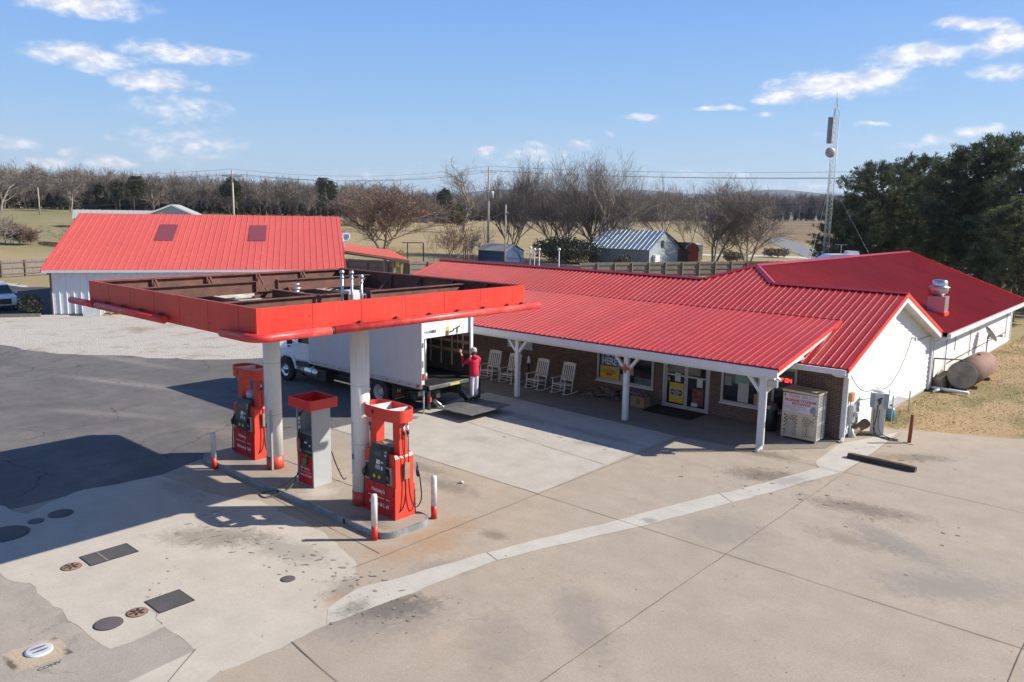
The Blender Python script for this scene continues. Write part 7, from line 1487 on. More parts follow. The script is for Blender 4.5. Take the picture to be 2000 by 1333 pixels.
# red mini barn with gambrel roof
A = gat(1336, 132); t = thing('red_mini_barn', 'small red barn shed with a rounded gambrel roof and dark shingles', 'shed', (A.x, A.y, 0)); u = Vector((.80, .6, 0)).normalized(); n = Vector((-.6, .8, 0)); W_ = 2.3; D_ = 5.5
dn = Vector((-.86, -.2, 0)).normalized()
prof = [(0, 0), (W_, 0), (W_, 2.0), (W_ * .86, 2.8), (W_ * .5, 3.25), (W_ * .14, 2.8), (0, 2.0)]
Pq = lambda a, z, b_=0: A + u * a + dn * b_ + Vector((0, 0, z)); A.z = 0
mb = MB(); mb.F([mb.V(Pq(a, z)) for a, z in prof]); mb.build('front_wall', mat('barn_red', (.33, .06, .035), .7), t)
mb = MB(); mb.F([mb.V(Pq(*q)) for q in ((0, 0, 0), (0, 2, 0), (0, 2, D_), (0, 0, D_))]); mb.F([mb.V(Pq(*q)) for q in ((W_, 0, 0), (W_, 0, D_), (W_, 2, D_), (W_, 2, 0))]); mb.F([mb.V(Pq(a, z, D_)) for a, z in prof]); mb.build('side_wall', mat('barn_red_shaded', (.22, .04, .03), .7), t)  # sides use a darkened copy of the front red, shade put into colour
mb = MB(); r2 = [(-.1, 1.9)] + [(W_ * .14 - .05, 2.86), (W_ * .5, 3.32), (W_ * .86 + .05, 2.86)] + [(W_ + .1, 1.9)]
for (a, z), (c_, d) in zip(r2, r2[1:]): mb.F([mb.V(Pq(a, z, -.15)), mb.V(Pq(c_, d, -.15)), mb.V(Pq(c_, d, D_ + .1)), mb.V(Pq(a, z, D_ + .1))])
mb.build('roof', mat('shingle_dark', (.07, .075, .085), .8), t)
for (a, z), (c_, d) in zip(r2, r2[1:]): mb = MB(); mb.beam(Pq(a, z, -.17), Pq(c_, d, -.17), .06, .12); mb.build('trim', WHITE2, t)
A = gat(1352, 134); t = thing('cargo_trailer', 'white boxy trailer beside the red mini barn', 'trailer', (A.x, A.y, 0)); u = Vector((.75, .66, 0)); n = Vector((-.66, .75, 0)); Pz = lambda a, b_, z: Vector((A.x, A.y, 0)) + u * a + n * b_ + Vector((0, 0, z))
mb = MB(); mb.hex([Pz(*q) for q in ((.2, 0, .4), (1.7, 0, .4), (1.7, 4, .4), (.2, 4, .4), (.2, 0, 2.95), (1.7, 0, 2.95), (1.7, 4, 2.95), (.2, 4, 2.95))]); mb.build('body', WHITE, t)
mb = MB(); mb.hex([Pz(*q) for q in ((.19, -.01, .5), (.75, -.01, .5), (.75, -.005, .5), (.19, -.005, .5), (.19, -.01, 2.7), (.75, -.01, 2.7), (.75, -.005, 2.7), (.19, -.005, 2.7))]); mb.build('door', mat('trailer_grey', (.2, .2, .22), .6), t)
for q in (.3, 1.6): mb = MB(); mb.cyl(Pz(q, 1.8, .35), Pz(q + .2, 1.8, .35), .35, 14); mb.build('wheel', RUBBER, t)
# blue shed with a pole lean-to
t, P, L = quadbuilding('blue_shed', 'small dark blue shed partly behind the transformer pole', 'shed', gat(934, 119), gat(987, 115), 4.0, 2.1, 3.0, mat('shed_blue', (.035, .07, .15), .7), mat('shed_roof', (.22, .22, .22), .7), .6, .15)
t = thing('pole_lean_to', 'low pole lean-to roof left of the dark blue shed', 'lean-to', tuple(gat(905, 117)))
a, b_, c_, d = at(903, 485, 116), at(937, 478, 118), at(939, 477, 121), at(905, 483, 120); mb = MB(); mb.F([mb.V(p) for p in (a, b_, c_, d)]); mb.F([mb.V(p - Vector((0, 0, .08))) for p in (d, c_, b_, a)]); mb.build('roof', mat('lean_roof', (.2, .2, .19), .7), t)
for px, D in ((906, 116.5), (914, 117.5), (909, 120)): q = gat(px, D); mb = MB(); mb.cyl(q, q + Vector((0, 0, 2.2)), .1, 6); mb.build('post', WOODPOST, t)
# brick house with grey roof beyond the shed
t, P, L = quadbuilding('brick_house', 'long low house with a pale grey roof beyond the red roofed shed', 'house', gat(150, 222), gat(345, 222), 11, 2.4, 4.4, mat('house_brick', (.20, .07, .045), .8), mat('house_roof', (.34, .36, .34), .7), 1.2, .4)
A, Bq = gat(288, 216), gat(392, 214); u = (Bq - A).normalized(); n = Vector((-u.y, u.x, 0)); z0 = gz(A.x, A.y) - .1; W_ = (Bq - A).length
t = thing('gabled_wing', 'gabled end of the brick house with pale blue siding under a grey roof', 'house', (A.x, A.y, z0))
tz = at(343, 400, 216).z - z0; Pz = lambda a, b_, z: Vector((A.x, A.y, z0)) + u * a + n * b_ + Vector((0, 0, z)); ez = at(288, 421, 216).z - z0
mb = MB(); mb.hex([Pz(*q) for q in ((.4, 0, 0), (W_ - .4, 0, 0), (W_ - .4, 12, 0), (.4, 12, 0), (.4, 0, ez + .5), (W_ - .4, 0, ez + .5), (W_ - .4, 12, ez + .5), (.4, 12, ez + .5))]); mb.build('wall', bpy.data.materials['house_brick'], t)
mb = MB(); mb.F([mb.V(Pz(*q)) for q in ((.4, -.05, ez + .5), (W_ - .4, -.05, ez + .5), (W_ / 2, -.05, tz - .1))]); mb.build('gable', mat('gable_siding', (.38, .42, .50), .6), t)
mb = MB()
for q in (((-.4, -.4, ez - .1), (W_ / 2, -.4, tz), (W_ / 2 + 0, 13, tz), (-.4, 13, ez - .1)), ((W_ / 2, -.4, tz), (W_ + .4, -.4, ez - .1), (W_ + .4, 13, ez - .1), (W_ / 2, 13, tz))): mb.prism([Pz(*p) for p in q], (0, 0, .12))
mb.build('roof', bpy.data.materials['house_roof'], t)
for a, b_ in (((-.4, ez - .1), (W_ / 2, tz)), ((W_ / 2, tz), (W_ + .4, ez - .1))): mb = MB(); mb.beam(Pz(a[0], -.45, a[1]), Pz(b_[0], -.45, b_[1]), .1, .35); mb.build('barge_board', WHITE, t)
t, P, L = quadbuilding('far_red_roof_house', 'distant house with a red roof among the bare trees', 'house', gat(802, 345), gat(837, 345), 7, 2.2, 5.0, mat('far_house_wall', (.3, .27, .25), .8), mat('far_red_roof', (.42, .05, .05), .6), 1.5, .4)
# camper and dark carport behind the wing
A = at(1607, 500, 72); t = thing('camper', 'white camper trailer behind the wing of the store', 'camper', (A.x, A.y, 0)); u = Vector((.80, .6, 0)); n = Vector((-.6, .8, 0)); Pz = lambda a, b_, z: Vector((A.x, A.y, 0)) + u * a + n * b_ + Vector((0, 0, z))
mb = MB(); prof = [(0, .5), (3.6, .5), (3.6, 4.2), (2.6, 4.5), (.8, 4.45), (.15, 4.05), (0, 3.0)]; mb.prism([Pz(a, 0, z) for a, z in prof], n * 2.4); recalc(mb.build('body', mat('camper_white', (.60, .62, .68), .35), t))
mb = MB(); mb.prism([Pz(.55, -.01, 2.9), Pz(1.0, -.01, 2.9), Pz(1.0, -.01, 3.6), Pz(.55, -.01, 3.6)], -n * .02); mb.build('window', GLASS, t)
mb = MB(); mb.hex([Pz(*q) for q in ((2.2, .6, 4.45), (3.3, .6, 4.35), (3.3, 1.6, 4.35), (2.2, 1.6, 4.45), (2.3, .7, 4.8), (3.2, .7, 4.76), (3.2, 1.5, 4.76), (2.3, 1.5, 4.8))]); mb.build('roof_unit', WHITE, t)
mb = MB(); mb.cyl(Pz(1.8, 1, 4.4), Pz(1.8, 1, 5.3), .03, 5); mb.beam(Pz(1.3, 1, 5.3), Pz(2.3, 1, 5.3), .05, .04); mb.build('aerial', GREYM, t)
for q in (1.5, 2.3): mb = MB(); mb.cyl(Pz(q, -.02, .4), Pz(q, .3, .4), .38, 14); mb.build('wheel', RUBBER, t)
A = at(1650, 500, 70); t = thing('dark_carport', 'dark carport roof between the camper and the pines', 'carport', (A.x, A.y, 0)); mb = MB(); Pz = lambda a, b_, z: Vector((A.x, A.y, 0)) + u * a + n * b_ + Vector((0, 0, z))
mb.prism([Pz(-.6, 0, 3.35), Pz(1.9, 0, 4.05), Pz(4.6, 0, 3.6)], n * 5); recalc(mb.build('roof', mat('carport_dark', (.03, .033, .04), .6), t))
for q in (-.4, 4.4): mb = MB(); mb.box(Vector(Pz(q, 0, 0)) - Vector((.06, .06, 0)), Vector(Pz(q, 0, 3.4)) + Vector((.06, .06, 0))); mb.build('post', GREYM, t)
# farm road
def ribbon(name, pts, w_, mt, dz=.02):
    mb = MB(); prev = None; P_ = [gat(px, D) for px, D in pts]; P2 = []
    for a, b_ in zip(P_, P_[1:]):
        for k in range(6): P2.append(a.lerp(b_, k / 6))
    P2.append(P_[-1])
    for i, p in enumerate(P2):
        d = (P2[min(i + 1, len(P2) - 1)] - P2[max(0, i - 1)]); d.z = 0; d.normalize(); s_ = Vector((-d.y, d.x, 0)) * w_ / 2; l, r = p - s_, p + s_; cur = []
        for q in (l, r): cur.append(mb.V((q.x, q.y, gz(q.x, q.y) + dz)))
        if prev: mb.F((prev[0], prev[1], cur[1], cur[0]))
        prev = cur
    o = mb.build(name, mt); 
    if o.data.polygons[0].normal.z < 0: o.data.flip_normals()
    return struct(o)
ribbon('gravel_track', [(1160, 150), (1340, 152), (1500, 152), (1600, 150), (1800, 145)], 5, mat('pale_track', (.50, .47, .43), .9), .03)
ribbon('farm_road', [(1500, 225), (1535, 196), (1570, 170), (1615, 150), (1700, 130)], 6, mat('grey_road', (.19, .19, .19), .9), .05)
# ---------------------------------------------------------------- parked car, partly in frame at the left
cr = thing('parked_car', 'white crossover with a dark grille at the left edge by the shed', 'car', (-66.9, 18.1, 0), R(-6))
CW = mat('car_white', (.74, .75, .76), .2, var=.02, coat=.6)
def cring(w, z0, z1): return [(-w, z0), (w, z0), (w, z0 + (z1 - z0) * .55), (w * .9, z1), (-w * .9, z1), (-w, z0 + (z1 - z0) * .55)]
def cloft(secs, mt, name):
    m1 = MB(); rings = [[m1.V((x, y, z)) for y, z in r_] for x, r_ in secs]; n_ = len(rings[0])
    for a, b_ in zip(rings, rings[1:]):
        for k in range(n_): m1.F((a[k], a[(k + 1) % n_], b_[(k + 1) % n_], b_[k]), 0, False)
    m1.F(rings[0][::-1]); m1.F(rings[-1]); o = recalc(m1.build(name, mt, cr, False)); md = o.modifiers.new('b', 'BEVEL'); md.width = .07; md.segments = 3; md.limit_method = 'ANGLE'; return o
cloft([(2.32, cring(.78, .42, .86)), (2.2, cring(.88, .36, 1.02)), (1.6, cring(.93, .32, 1.12)), (1.0, cring(.94, .30, 1.20)), (-1.6, cring(.94, .30, 1.22)), (-2.2, cring(.90, .36, 1.15)), (-2.3, cring(.80, .45, .95))], CW, 'body')
cloft([(1.25, cring(.84, 1.12, 1.20)), (.35, cring(.74, 1.14, 1.72)), (-1.3, cring(.74, 1.14, 1.74)), (-2.15, cring(.80, 1.10, 1.22))], GLASS, 'glasshouse')
cloft([(.35, cring(.72, 1.70, 1.76)), (-1.35, cring(.72, 1.70, 1.79))], CW, 'roof')
for s_ in (-1, 1):
    m1 = MB(); m1.hex([(2.12, s_ * .86, .84), (2.30, s_ * .60, .80), (2.30, s_ * .60, .90), (2.12, s_ * .86, .96), (1.8, s_ * .945, .92), (2.2, s_ * .6, .80), (2.2, s_ * .6, .96), (1.8, s_ * .92, 1.02)]); m1.build('headlight', STEEL, cr, False)
    m1 = MB(); m1.hex([(2.20, s_ * .84, .52), (2.34, s_ * .66, .50), (2.34, s_ * .66, .62), (2.20, s_ * .84, .66), (2.1, s_ * .88, .52), (2.2, s_ * .66, .50), (2.2, s_ * .66, .62), (2.1, s_ * .88, .66)]); m1.build('fog_light', GREYM, cr, False)
    for x in (1.42, -1.42):
        m1 = MB(); m1.lathe([(.2, -.12), (.33, -.12), (.35, -.08), (.35, .08), (.33, .12), (.2, .12)], (x, s_ * .86, .35), 'Y', 28, cap=False); wv = m1.build('wheel', RUBBER, cr, False); m1 = MB(); m1.lathe([(.01, -.06), (.2, -.08), (.21, .08), (.01, .06)], (x, s_ * .87, .35), 'Y', 20); m1.build('rim', STEEL, wv, False)
    m1 = MB(); m1.box((.95, s_ * .94, 1.16), (1.08, s_ * 1.1, 1.30)); m1.build('mirror', CW, cr, False)
m1 = MB(); m1.hex([(2.33, -.5, .56), (2.34, .5, .56), (2.34, .5, .56), (2.33, -.5, .57), (2.26, -.58, .90), (2.26, .58, .90), (2.24, .58, .90), (2.24, -.58, .90)]); m1.hex([(2.2, -.52, .5), (2.36, -.42, .5), (2.36, .42, .5), (2.2, .52, .5), (2.2, -.58, .90), (2.32, -.5, .88), (2.32, .5, .88), (2.2, .58, .90)]); m1.build('grille', BLACK, cr, False)
m1 = MB(); m1.box((2.0, -.86, .26), (2.33, .86, .36)); m1.build('bumper', BLACK, cr, False)
# ================================================================ trees
def gen_bare(seed, H, spread, stems=1, vase=.5, lv=4, kids=(6, 5, 5, 5), twig=.03, clear=.22, tn=5, thick=1.):
    """bare deciduous tree: returns (trunk MB, crown MB)"""
    rnd = random.Random(seed); T, C_ = MB(), MB(); tmp = []
    def grow(p, d, L, r, l):
        n = 3 if l < lv - 1 else 2; pts = [p]; cur = p; dd = d
        for i in range(n):
            dd = (dd + Vector((rnd.gauss(0, .16), rnd.gauss(0, .16), rnd.gauss(0, .10) + (.10 if l > 0 else .03)))).normalized(); cur = cur + dd * L / n; pts.append(cur)
        rr = [max(twig * .35, r * (1 - .55 * i / n)) for i in range(n + 1)]
        mb = T if l == 0 else C_
        if l >= lv - 1 and l > 1:   # thin twigs as slim ribbons with a crosswise partner every so often
            s_ = dd.cross(Vector((rnd.gauss(0, 1), rnd.gauss(0, 1), rnd.gauss(0, 1)))).normalized() * max(r, twig) * .5
            for a, b in zip(pts, pts[1:]): mb.F((mb.V(a - s_), mb.V(a + s_), mb.V(b + s_ * .5), mb.V(b - s_ * .5)))
        else: mb.tube(pts, rr, tn if l == 0 else (4 if l == 1 else 3), caps=False)
        if l >= lv: return
        k = kids[min(l, len(kids) - 1)]
        for i in range(k):
            t = lerp(clear if l == 0 else .25, 1.0, (i + rnd.uniform(.2, .9)) / k); j = min(int(t * n), n - 1); q = pts[j].lerp(pts[j + 1], t * n - j)
            base = (pts[j + 1] - pts[j]).normalized(); a = rnd.uniform(0, 2 * math.pi); sd = base.orthogonal().normalized(); sd = Matrix.Rotation(a, 3, base) @ sd
            an = R(rnd.uniform(22, 48)) * (1 + (.35 if l == 0 else 0) * (1 - t)) * spread
            nd = (base * math.cos(an) + sd * math.sin(an)).normalized(); nd.z += .12 * vase; nd.normalize()
            grow(q, nd, L * rnd.uniform(.50, .72) * (1 if l else rnd.uniform(.75, 1.05)), r * rnd.uniform(.42, .6), l + 1)
    for s in range(stems):
        a = 2 * math.pi * s / max(1, stems) + rnd.uniform(-.4, .4); o = Vector((math.cos(a), math.sin(a), 0)) * (.25 if stems > 1 else 0)
        d = Vector((math.cos(a) * spread * rnd.uniform(.2, .55), math.sin(a) * spread * rnd.uniform(.2, .55), 1)).normalized() if stems > 1 else Vector((rnd.gauss(0, .04), rnd.gauss(0, .04), 1)).normalized()
        grow(o, d, H * (.60 if stems == 1 else .66) * rnd.uniform(.9, 1.08), (H * .018 if stems == 1 else H * .0105) * thick, 0)
    zs = sorted(v[2] for v in C_.v) or [1]; mz = zs[int(len(zs) * .975)]; k = H / max(mz, .1)
    for mb in (T, C_): mb.v = [(x * k, y * k, z * k) for x, y, z in mb.v]
    return T, C_
_cache = {}
def bare_tree(px, D, top, wpx, seed, label, stems=1, name='bare_tree', bark=None, rz=0, group='bare trees beyond the fence', vase=.5, spread=1., kids=(7, 5, 5, 5), twig=.035, thick=1., lv=4):
    b = gat(px, D); H = at(px, top, D).z - b.z
    T, C_ = gen_bare(seed, H, spread, stems, vase, lv, kids, twig, thick=thick)
    xs = sorted(v[0] for v in C_.v); w_ = xs[int(len(xs) * .955)] - xs[int(len(xs) * .045)]; want = wpx / 1525 * D; k = want / w_
    t = thing(name, label, 'tree', (b.x, b.y, b.z - .05), rz, group)
    for mb, n in ((T, 'trunk'), (C_, 'crown')): mb.v = [(x * k, y * k, z) for x, y, z in mb.v]; mb.build(n, bark or BARK, t, False)
    return t
bare_tree(748, 150, 372, 118, 11, 'round crowned reddish bare tree beyond the orange shelter roof', 3, bark=BARKR, spread=1.1, kids=(12, 8, 6, 5), twig=.045, thick=1.6)
bare_tree(905, 255, 327, 88, 12, 'tall wide bare oak at the field edge left of the transformer pole', 1, spread=1.15, kids=(9, 6, 5, 5), twig=.05, thick=1.2)
bare_tree(1000, 139, 333, 112, 13, 'multi stemmed bare tree directly right of the transformer pole', 5, spread=.66, vase=.9, kids=(10, 7, 6, 4), twig=.026, thick=1.1)
bare_tree(1098, 132, 345, 110, 14, 'slender multi stemmed bare tree behind the vent pipes', 4, spread=.7, vase=.9, kids=(10, 7, 6, 4), twig=.026, thick=1.1)
bare_tree(1168, 126, 326, 150, 15, 'largest spreading bare tree in front of the grey metal barn', 6, spread=.95, vase=.6, kids=(11, 7, 6, 4), twig=.026, thick=1.3)
bare_tree(1292, 185, 368, 105, 16, 'grey bare tree behind the ridge of the grey metal barn', 3, spread=.9, kids=(9, 6, 5, 5), twig=.045, thick=1.2)
bare_tree(1395, 130, 362, 130, 17, 'dense bare tree right of the red mini barn', 3, spread=.95, kids=(11, 7, 6, 5), twig=.026, thick=1.3)
bare_tree(1462, 128, 385, 120, 18, 'low wide bare tree above the hip of the wing roof', 3, spread=1.1, kids=(11, 7, 6, 5), twig=.026, thick=1.2)
bare_tree(1345, 170, 378, 90, 19, 'bare tree behind the white trailer', 2, spread=.9, kids=(9, 6, 5, 5), twig=.045)
bare_tree(842, 118, 442, 40, 20, 'small pale bare tree inside the swing frame end of the field', 2, name='small_bare_tree', bark=BARKL, spread=1.1, kids=(7, 5, 4), lv=3, twig=.025)
bare_tree(884, 116, 432, 62, 21, 'small bare tree holding a few russet leaves', 4, name='small_bare_tree', bark=mat('russet_bark', (.20, .11, .08), .9), spread=1.1, kids=(8, 6, 5), lv=3, twig=.05)
bare_tree(925, 122, 445, 60, 22, 'small grey bare tree above the pole lean-to', 3, name='small_bare_tree', spread=1.1, kids=(8, 5, 5), lv=3, twig=.04)
bare_tree(128, 168, 438, 52, 23, 'faint small bare tree left of the red roofed shed', 2, name='small_bare_tree', bark=BARKL, spread=1.1, kids=(7, 5, 4), lv=3, twig=.025)
bare_tree(-12, 150, 415, 60, 24, 'bare bushy tree cut by the left edge of the photo', 3, name='small_bare_tree', spread=1.1, kids=(8, 6, 5), lv=3, twig=.05)
# shrubs
leafball('evergreen_shrub', tuple(gat(1105, 122)), (7.0, 3.4, 2.1), 6500, LEAFD, 'wide dark evergreen shrub under the multi stemmed bare trees', 'shrub', 31, size=.20)
leafball('evergreen_shrub', tuple(gat(1215, 112)), (2.0, 1.5, 1.0), 2500, mat('pale_leaf', (.12, .12, .08), .8, var=.4), 'smaller pale green shrub left of the grey metal barn wall', 'shrub', 32, size=.14)
for i, (px, D, tp, lab) in enumerate(((25, 166, 440, 'bare brown thicket beside the leaning post, leftmost of three'), (42, 164, 443, 'bare brown thicket in the left field hedge, middle of three'), (58, 162, 447, 'bare brown thicket in the left field hedge, nearest the shed'))): bare_tree(px, D, tp, 26, 80 + i, lab, 7, name='thicket', spread=1.2, kids=(10, 8, 6), lv=3, twig=.05, group='thickets in the left field hedge', bark=BARKR)
leafball('brown_shrub', tuple(gat(100, 160)), (6.0, 1.0, .32), 1800, LEAFB, 'low brown hedge strip just left of the red roofed shed', 'shrub', 34, size=.14)
leafball('brown_shrub', tuple(gat(1432, 134)), (2.2, 1.2, 1.0), 2600, LEAFB, 'brown shrub between the two bare trees above the wing hip', 'shrub', 35, size=.12)
leafball('brown_shrub', tuple(gat(1515, 150)), (3.0, 1.5, .9), 2600, LEAFB, 'brown shrub beside the pale track', 'shrub', 36, size=.14)
leafball('brown_shrub', tuple(gat(870, 330)), (11, 4, 1.8), 4000, mat('tan_brush', (.20, .15, .11), .9, var=.3), 'tan brush at the far field edge near the red roofed house', 'shrub', 37, size=.3)
leafball('evergreen_shrub', tuple(gat(897, 310)), (4.2, 4, 4.5), 6000, mat('olive_leaf', (.09, .10, .03), .8, var=.4), 'bright olive conifer at the field edge below the wide oak', 'shrub', 38, size=.4)
leafball('yellow_bush', tuple(gat(779, 92)), (.7, .7, 1.6), 700, mat('yellow_leaf', (.45, .38, .08), .7, var=.3), 'small yellow bush peeking over the orange shelter roof', 'shrub', 39, size=.13)
# ---- pines
NEED = mat('pine_needles', (.085, .11, .058), .75, var=.5, scale=.9, dirt=(.26, .25, .11), dirtf=.9, dscale=.45, coord='Object')
_nt = NT(NEED.node_tree); _b = _nt.n['Principled BSDF']; _tr = _nt.new('ShaderNodeBsdfTranslucent'); _l = _b.inputs['Base Color'].links[0].from_socket; _nt.l.new(_l, _tr.inputs[0]); _mx = _nt.new('ShaderNodeMixShader'); _mx.inputs[0].default_value = .45
_nt.l.new(_b.outputs[0], _mx.inputs[1]); _nt.l.new(_tr.outputs[0], _mx.inputs[2]); _nt.l.new(_mx.outputs[0], [n for n in _nt.n if n.type == 'OUTPUT_MATERIAL'][0].inputs[0])
PBARK = mat('pine_bark', (.11, .075, .055), .9, var=.3)
def gen_pine(seed, H, Rm, base=.12, dens=1.):
    rnd = random.Random(seed); T, L_, N_ = MB(), MB(), MB(); lean = Vector((rnd.gauss(0, .02), rnd.gauss(0, .02), 1))
    T.tube([lean * (H * .92 * i / 6) + Vector((rnd.gauss(0, .05), rnd.gauss(0, .05), 0)) * i for i in range(7)], [H * .017 * (1 - .8 * i / 6) for i in range(7)], 8, caps=False)
    nl = int(62 * dens)
    for i in range(nl):
        t = lerp(base, .99, (i + rnd.random()) / nl); z = H * .94 * t; prof = (1 - max(0, (t - .35) / .65) ** 2.4 * .86) * (.62 + .38 * min(1, (t - base) / .2 + .2)); L = Rm * max(.14, prof) * rnd.uniform(.72, 1.12)
        a = i * 2.4 + rnd.uniform(-.4, .4); d = Vector((math.cos(a), math.sin(a), rnd.uniform(-.05, .28) + .55 * max(0, t - .6))).normalized(); p = Vector((0, 0, z)); pts = [p]
        for k in range(4): d = (d + Vector((rnd.gauss(0, .10), rnd.gauss(0, .10), .10))).normalized(); pts.append(pts[-1] + d * L / 4)
        L_.tube(pts, [.07 * (1 - .2 * k) * (H / 15) for k in range(5)], 4, caps=False)
        nc = int(4 + L * 5.0)
        for c in range(nc):
            u = lerp(.22, 1.04, rnd.random() ** .65); q = min(3, int(u * 4)); c0 = pts[q].lerp(pts[q + 1], min(1.2, u * 4 - q)) + Vector((rnd.gauss(0, .34), rnd.gauss(0, .34), rnd.gauss(.12, .25))) * (.6 + L * .13)
            r = rnd.uniform(.22, .46); up = (d * .35 + Vector((rnd.gauss(0, .5), rnd.gauss(0, .5), .65))).normalized()
            for m in range(18):
                dd = (up * .5 + Vector((rnd.gauss(0, 1), rnd.gauss(0, 1), rnd.gauss(0, 1))).normalized()).normalized(); s_ = dd.orthogonal().normalized() * .034; o_ = c0 + Vector((rnd.gauss(0, .12), rnd.gauss(0, .12), rnd.gauss(0, .10)))
                e = o_ + dd * r; N_.F((N_.V(o_ - s_), N_.V(o_ + s_), N_.V(e + s_ * .7), N_.V(e - s_ * .7)))
    return T, L_, N_
def recenter(mb, k): mb.v = [(x * k, y * k, z * k) for x, y, z in mb.v]
PINES = [(1700, 88, 312, 41, 'leftmost tall pine beside the lattice mast'), (1775, 92, 298, 42, 'second tall pine with a rounded top behind the wing'), (1868, 84, 276, 43, 'tall pine behind the far end of the wing roof'), (1945, 86, 258, 44, 'tallest pine, its top highest against the sky'), (2035, 78, 278, 45, 'tall pine cut by the right edge of the photo'),
         (1655, 92, 390, 46, 'low pine at the foot of the lattice mast'), (1820, 99, 330, 47, 'pine in the gap between the two high tops'), (2110, 84, 262, 48, 'pine just outside the right edge'), (1990, 70, 380, 49, 'low dark pine nearest the wing gable')]
protos = {}
for i, (px, D, top, seed, lab) in enumerate(PINES):
    b = gat(px, D); H = at(px, top, D).z; sd = seed if i < 3 else 41 + (i % 3)
    if sd not in protos:
        T, L_, N_ = gen_pine(sd, 17, 6.2 if sd != 43 else 5.6, dens=1.25); t = thing('pine_tree', lab, 'tree', (b.x, b.y, 0), 0, 'tall pines at the right'); T.build('trunk', PBARK, t, False); L_.build('limbs', PBARK, t, False); N_.build('crown', NEED, t, False); protos[sd] = t
    else: t = dup(protos[sd], (b.x, b.y, 0), i * 1.9, lab)
    k = H / 17; t.scale = (k * (1.0 if H > 12 else 1.25), k * (1.0 if H > 12 else 1.25), k); t['label'] = lab
# ---- woodland far off: one mass of bare crowns
def woods(name, rows, mt, seed, label, tmpl=5, ever=False, Hh=(13, 19)):
    rnd = random.Random(seed); TV = []
    for k in range(tmpl):
        if ever:
            mb = MB(); r2 = random.Random(seed + k)
            for i in range(800):
                d = Vector((r2.gauss(0, 1), r2.gauss(0, 1), r2.gauss(0, 1))).normalized() * r2.uniform(.5, 1); z = .55 + d.z * .45; p = Vector((d.x * .3 * (1.15 - .5 * z), d.y * .3 * (1.15 - .5 * z), z)) ; a = Vector((r2.gauss(0, 1), r2.gauss(0, 1), r2.gauss(0, 1))).normalized() * .045; b_ = a.orthogonal().normalized() * .03
                mb.F((mb.V(p - a), mb.V(p + b_), mb.V(p + a), mb.V(p - b_)))
            mb.box((-.012, -.012, 0), (.012, .012, .3)); V_ = np.array(mb.v); F_q = [f for f in mb.f]
        else:
            T, C_ = gen_bare(seed * 7 + k, 1., 1.0, 1, .5, 3, (10, 8, 8), .0065, tn=3, thick=.8); V_ = np.array(T.v + C_.v); n0 = len(T.v); F_q = [f for f in T.f] + [tuple(i + n0 for i in f) for f in C_.f]
        TV.append((V_, np.array([f for f in F_q if len(f) == 4])))
    Vs, Fs, off = [], [], 0
    for px, D, H in rows:
        b = gat(px, D); V_, F_ = TV[rnd.randrange(tmpl)]; a = rnd.uniform(0, 6.28); w_ = H * rnd.uniform(.85, 1.15); c_, s_ = math.cos(a), math.sin(a)
        Q = np.empty_like(V_); Q[:, 0] = (V_[:, 0] * c_ - V_[:, 1] * s_) * w_ + b.x; Q[:, 1] = (V_[:, 0] * s_ + V_[:, 1] * c_) * w_ + b.y; Q[:, 2] = V_[:, 2] * H + b.z - .3; Vs.append(Q); Fs.append(F_ + off); off += len(V_)
    V_ = np.concatenate(Vs); F_ = np.concatenate(Fs); me = bpy.data.meshes.new(name); me.vertices.add(len(V_)); me.vertices.foreach_set('co', V_.astype('f').ravel())
    me.loops.add(F_.size); me.loops.foreach_set('vertex_index', F_.astype('i').ravel()); me.polygons.add(len(F_)); me.polygons.foreach_set('loop_start', np.arange(0, F_.size, 4, dtype='i')); me.update(); me.validate()
    me.materials.append(mt); o = bpy.data.objects.new(name, me); COL.objects.link(o); tag(o, label, 'woodland', kind='stuff'); return o
def wood_mat(name, a, b_, c_):
    m_ = bpy.data.materials.new(name); m_.use_nodes = True; t = NT(m_.node_tree); bs = t.n['Principled BSDF']; ge = t.new('ShaderNodeNewGeometry'); P = ge.outputs['Position']
    n1 = t.noise(P, .07, 3, .6); n2 = t.noise(P, .9, 3, .6); c = t.mix(t.mr(n1, .35, .65), a, b_); c = t.mix(t.mr(n2, .4, .7, 0, .6), c, c_); t.put(bs.inputs['Base Color'], c); bs.inputs['Roughness'].default_value = .95; bs.inputs['Specular IOR Level'].default_value = .1; return m_
WM = wood_mat('woodland_twigs', (.155, .132, .112), (.195, .162, .135), (.225, .198, .172)); WM2 = wood_mat('woodland_purple', (.185, .15, .14), (.215, .17, .155), (.24, .205, .19))
rnd = random.Random(77); rows = []
for r_ in range(6):
    D0 = 372 + r_ * 20
    px = -330
    while px < 1330:
        f = 1 if px < 620 else 1.12; rows.append((px + rnd.uniform(-4, 4), (D0 + rnd.uniform(-9, 9)) * (f if px < 900 else 1.25), rnd.uniform(10.5, 17) + r_ * .45)); px += 12.5
woods('woodland', rows, WM, 5, 'distant belt of bare grey brown woodland behind the left and middle fields')
rows = []
for r_ in range(5):
    px = 1180
    while px < 2250: rows.append((px + rnd.uniform(-4, 4), 560 + r_ * 26 + rnd.uniform(-10, 10), rnd.uniform(13, 18.5) + r_ * .5)); px += 13
woods('woodland_right', rows, WM2, 6, 'distant belt of purplish bare woodland behind the stubble field'); bpy.data.objects['woodland_right'].name = 'woodland.001'
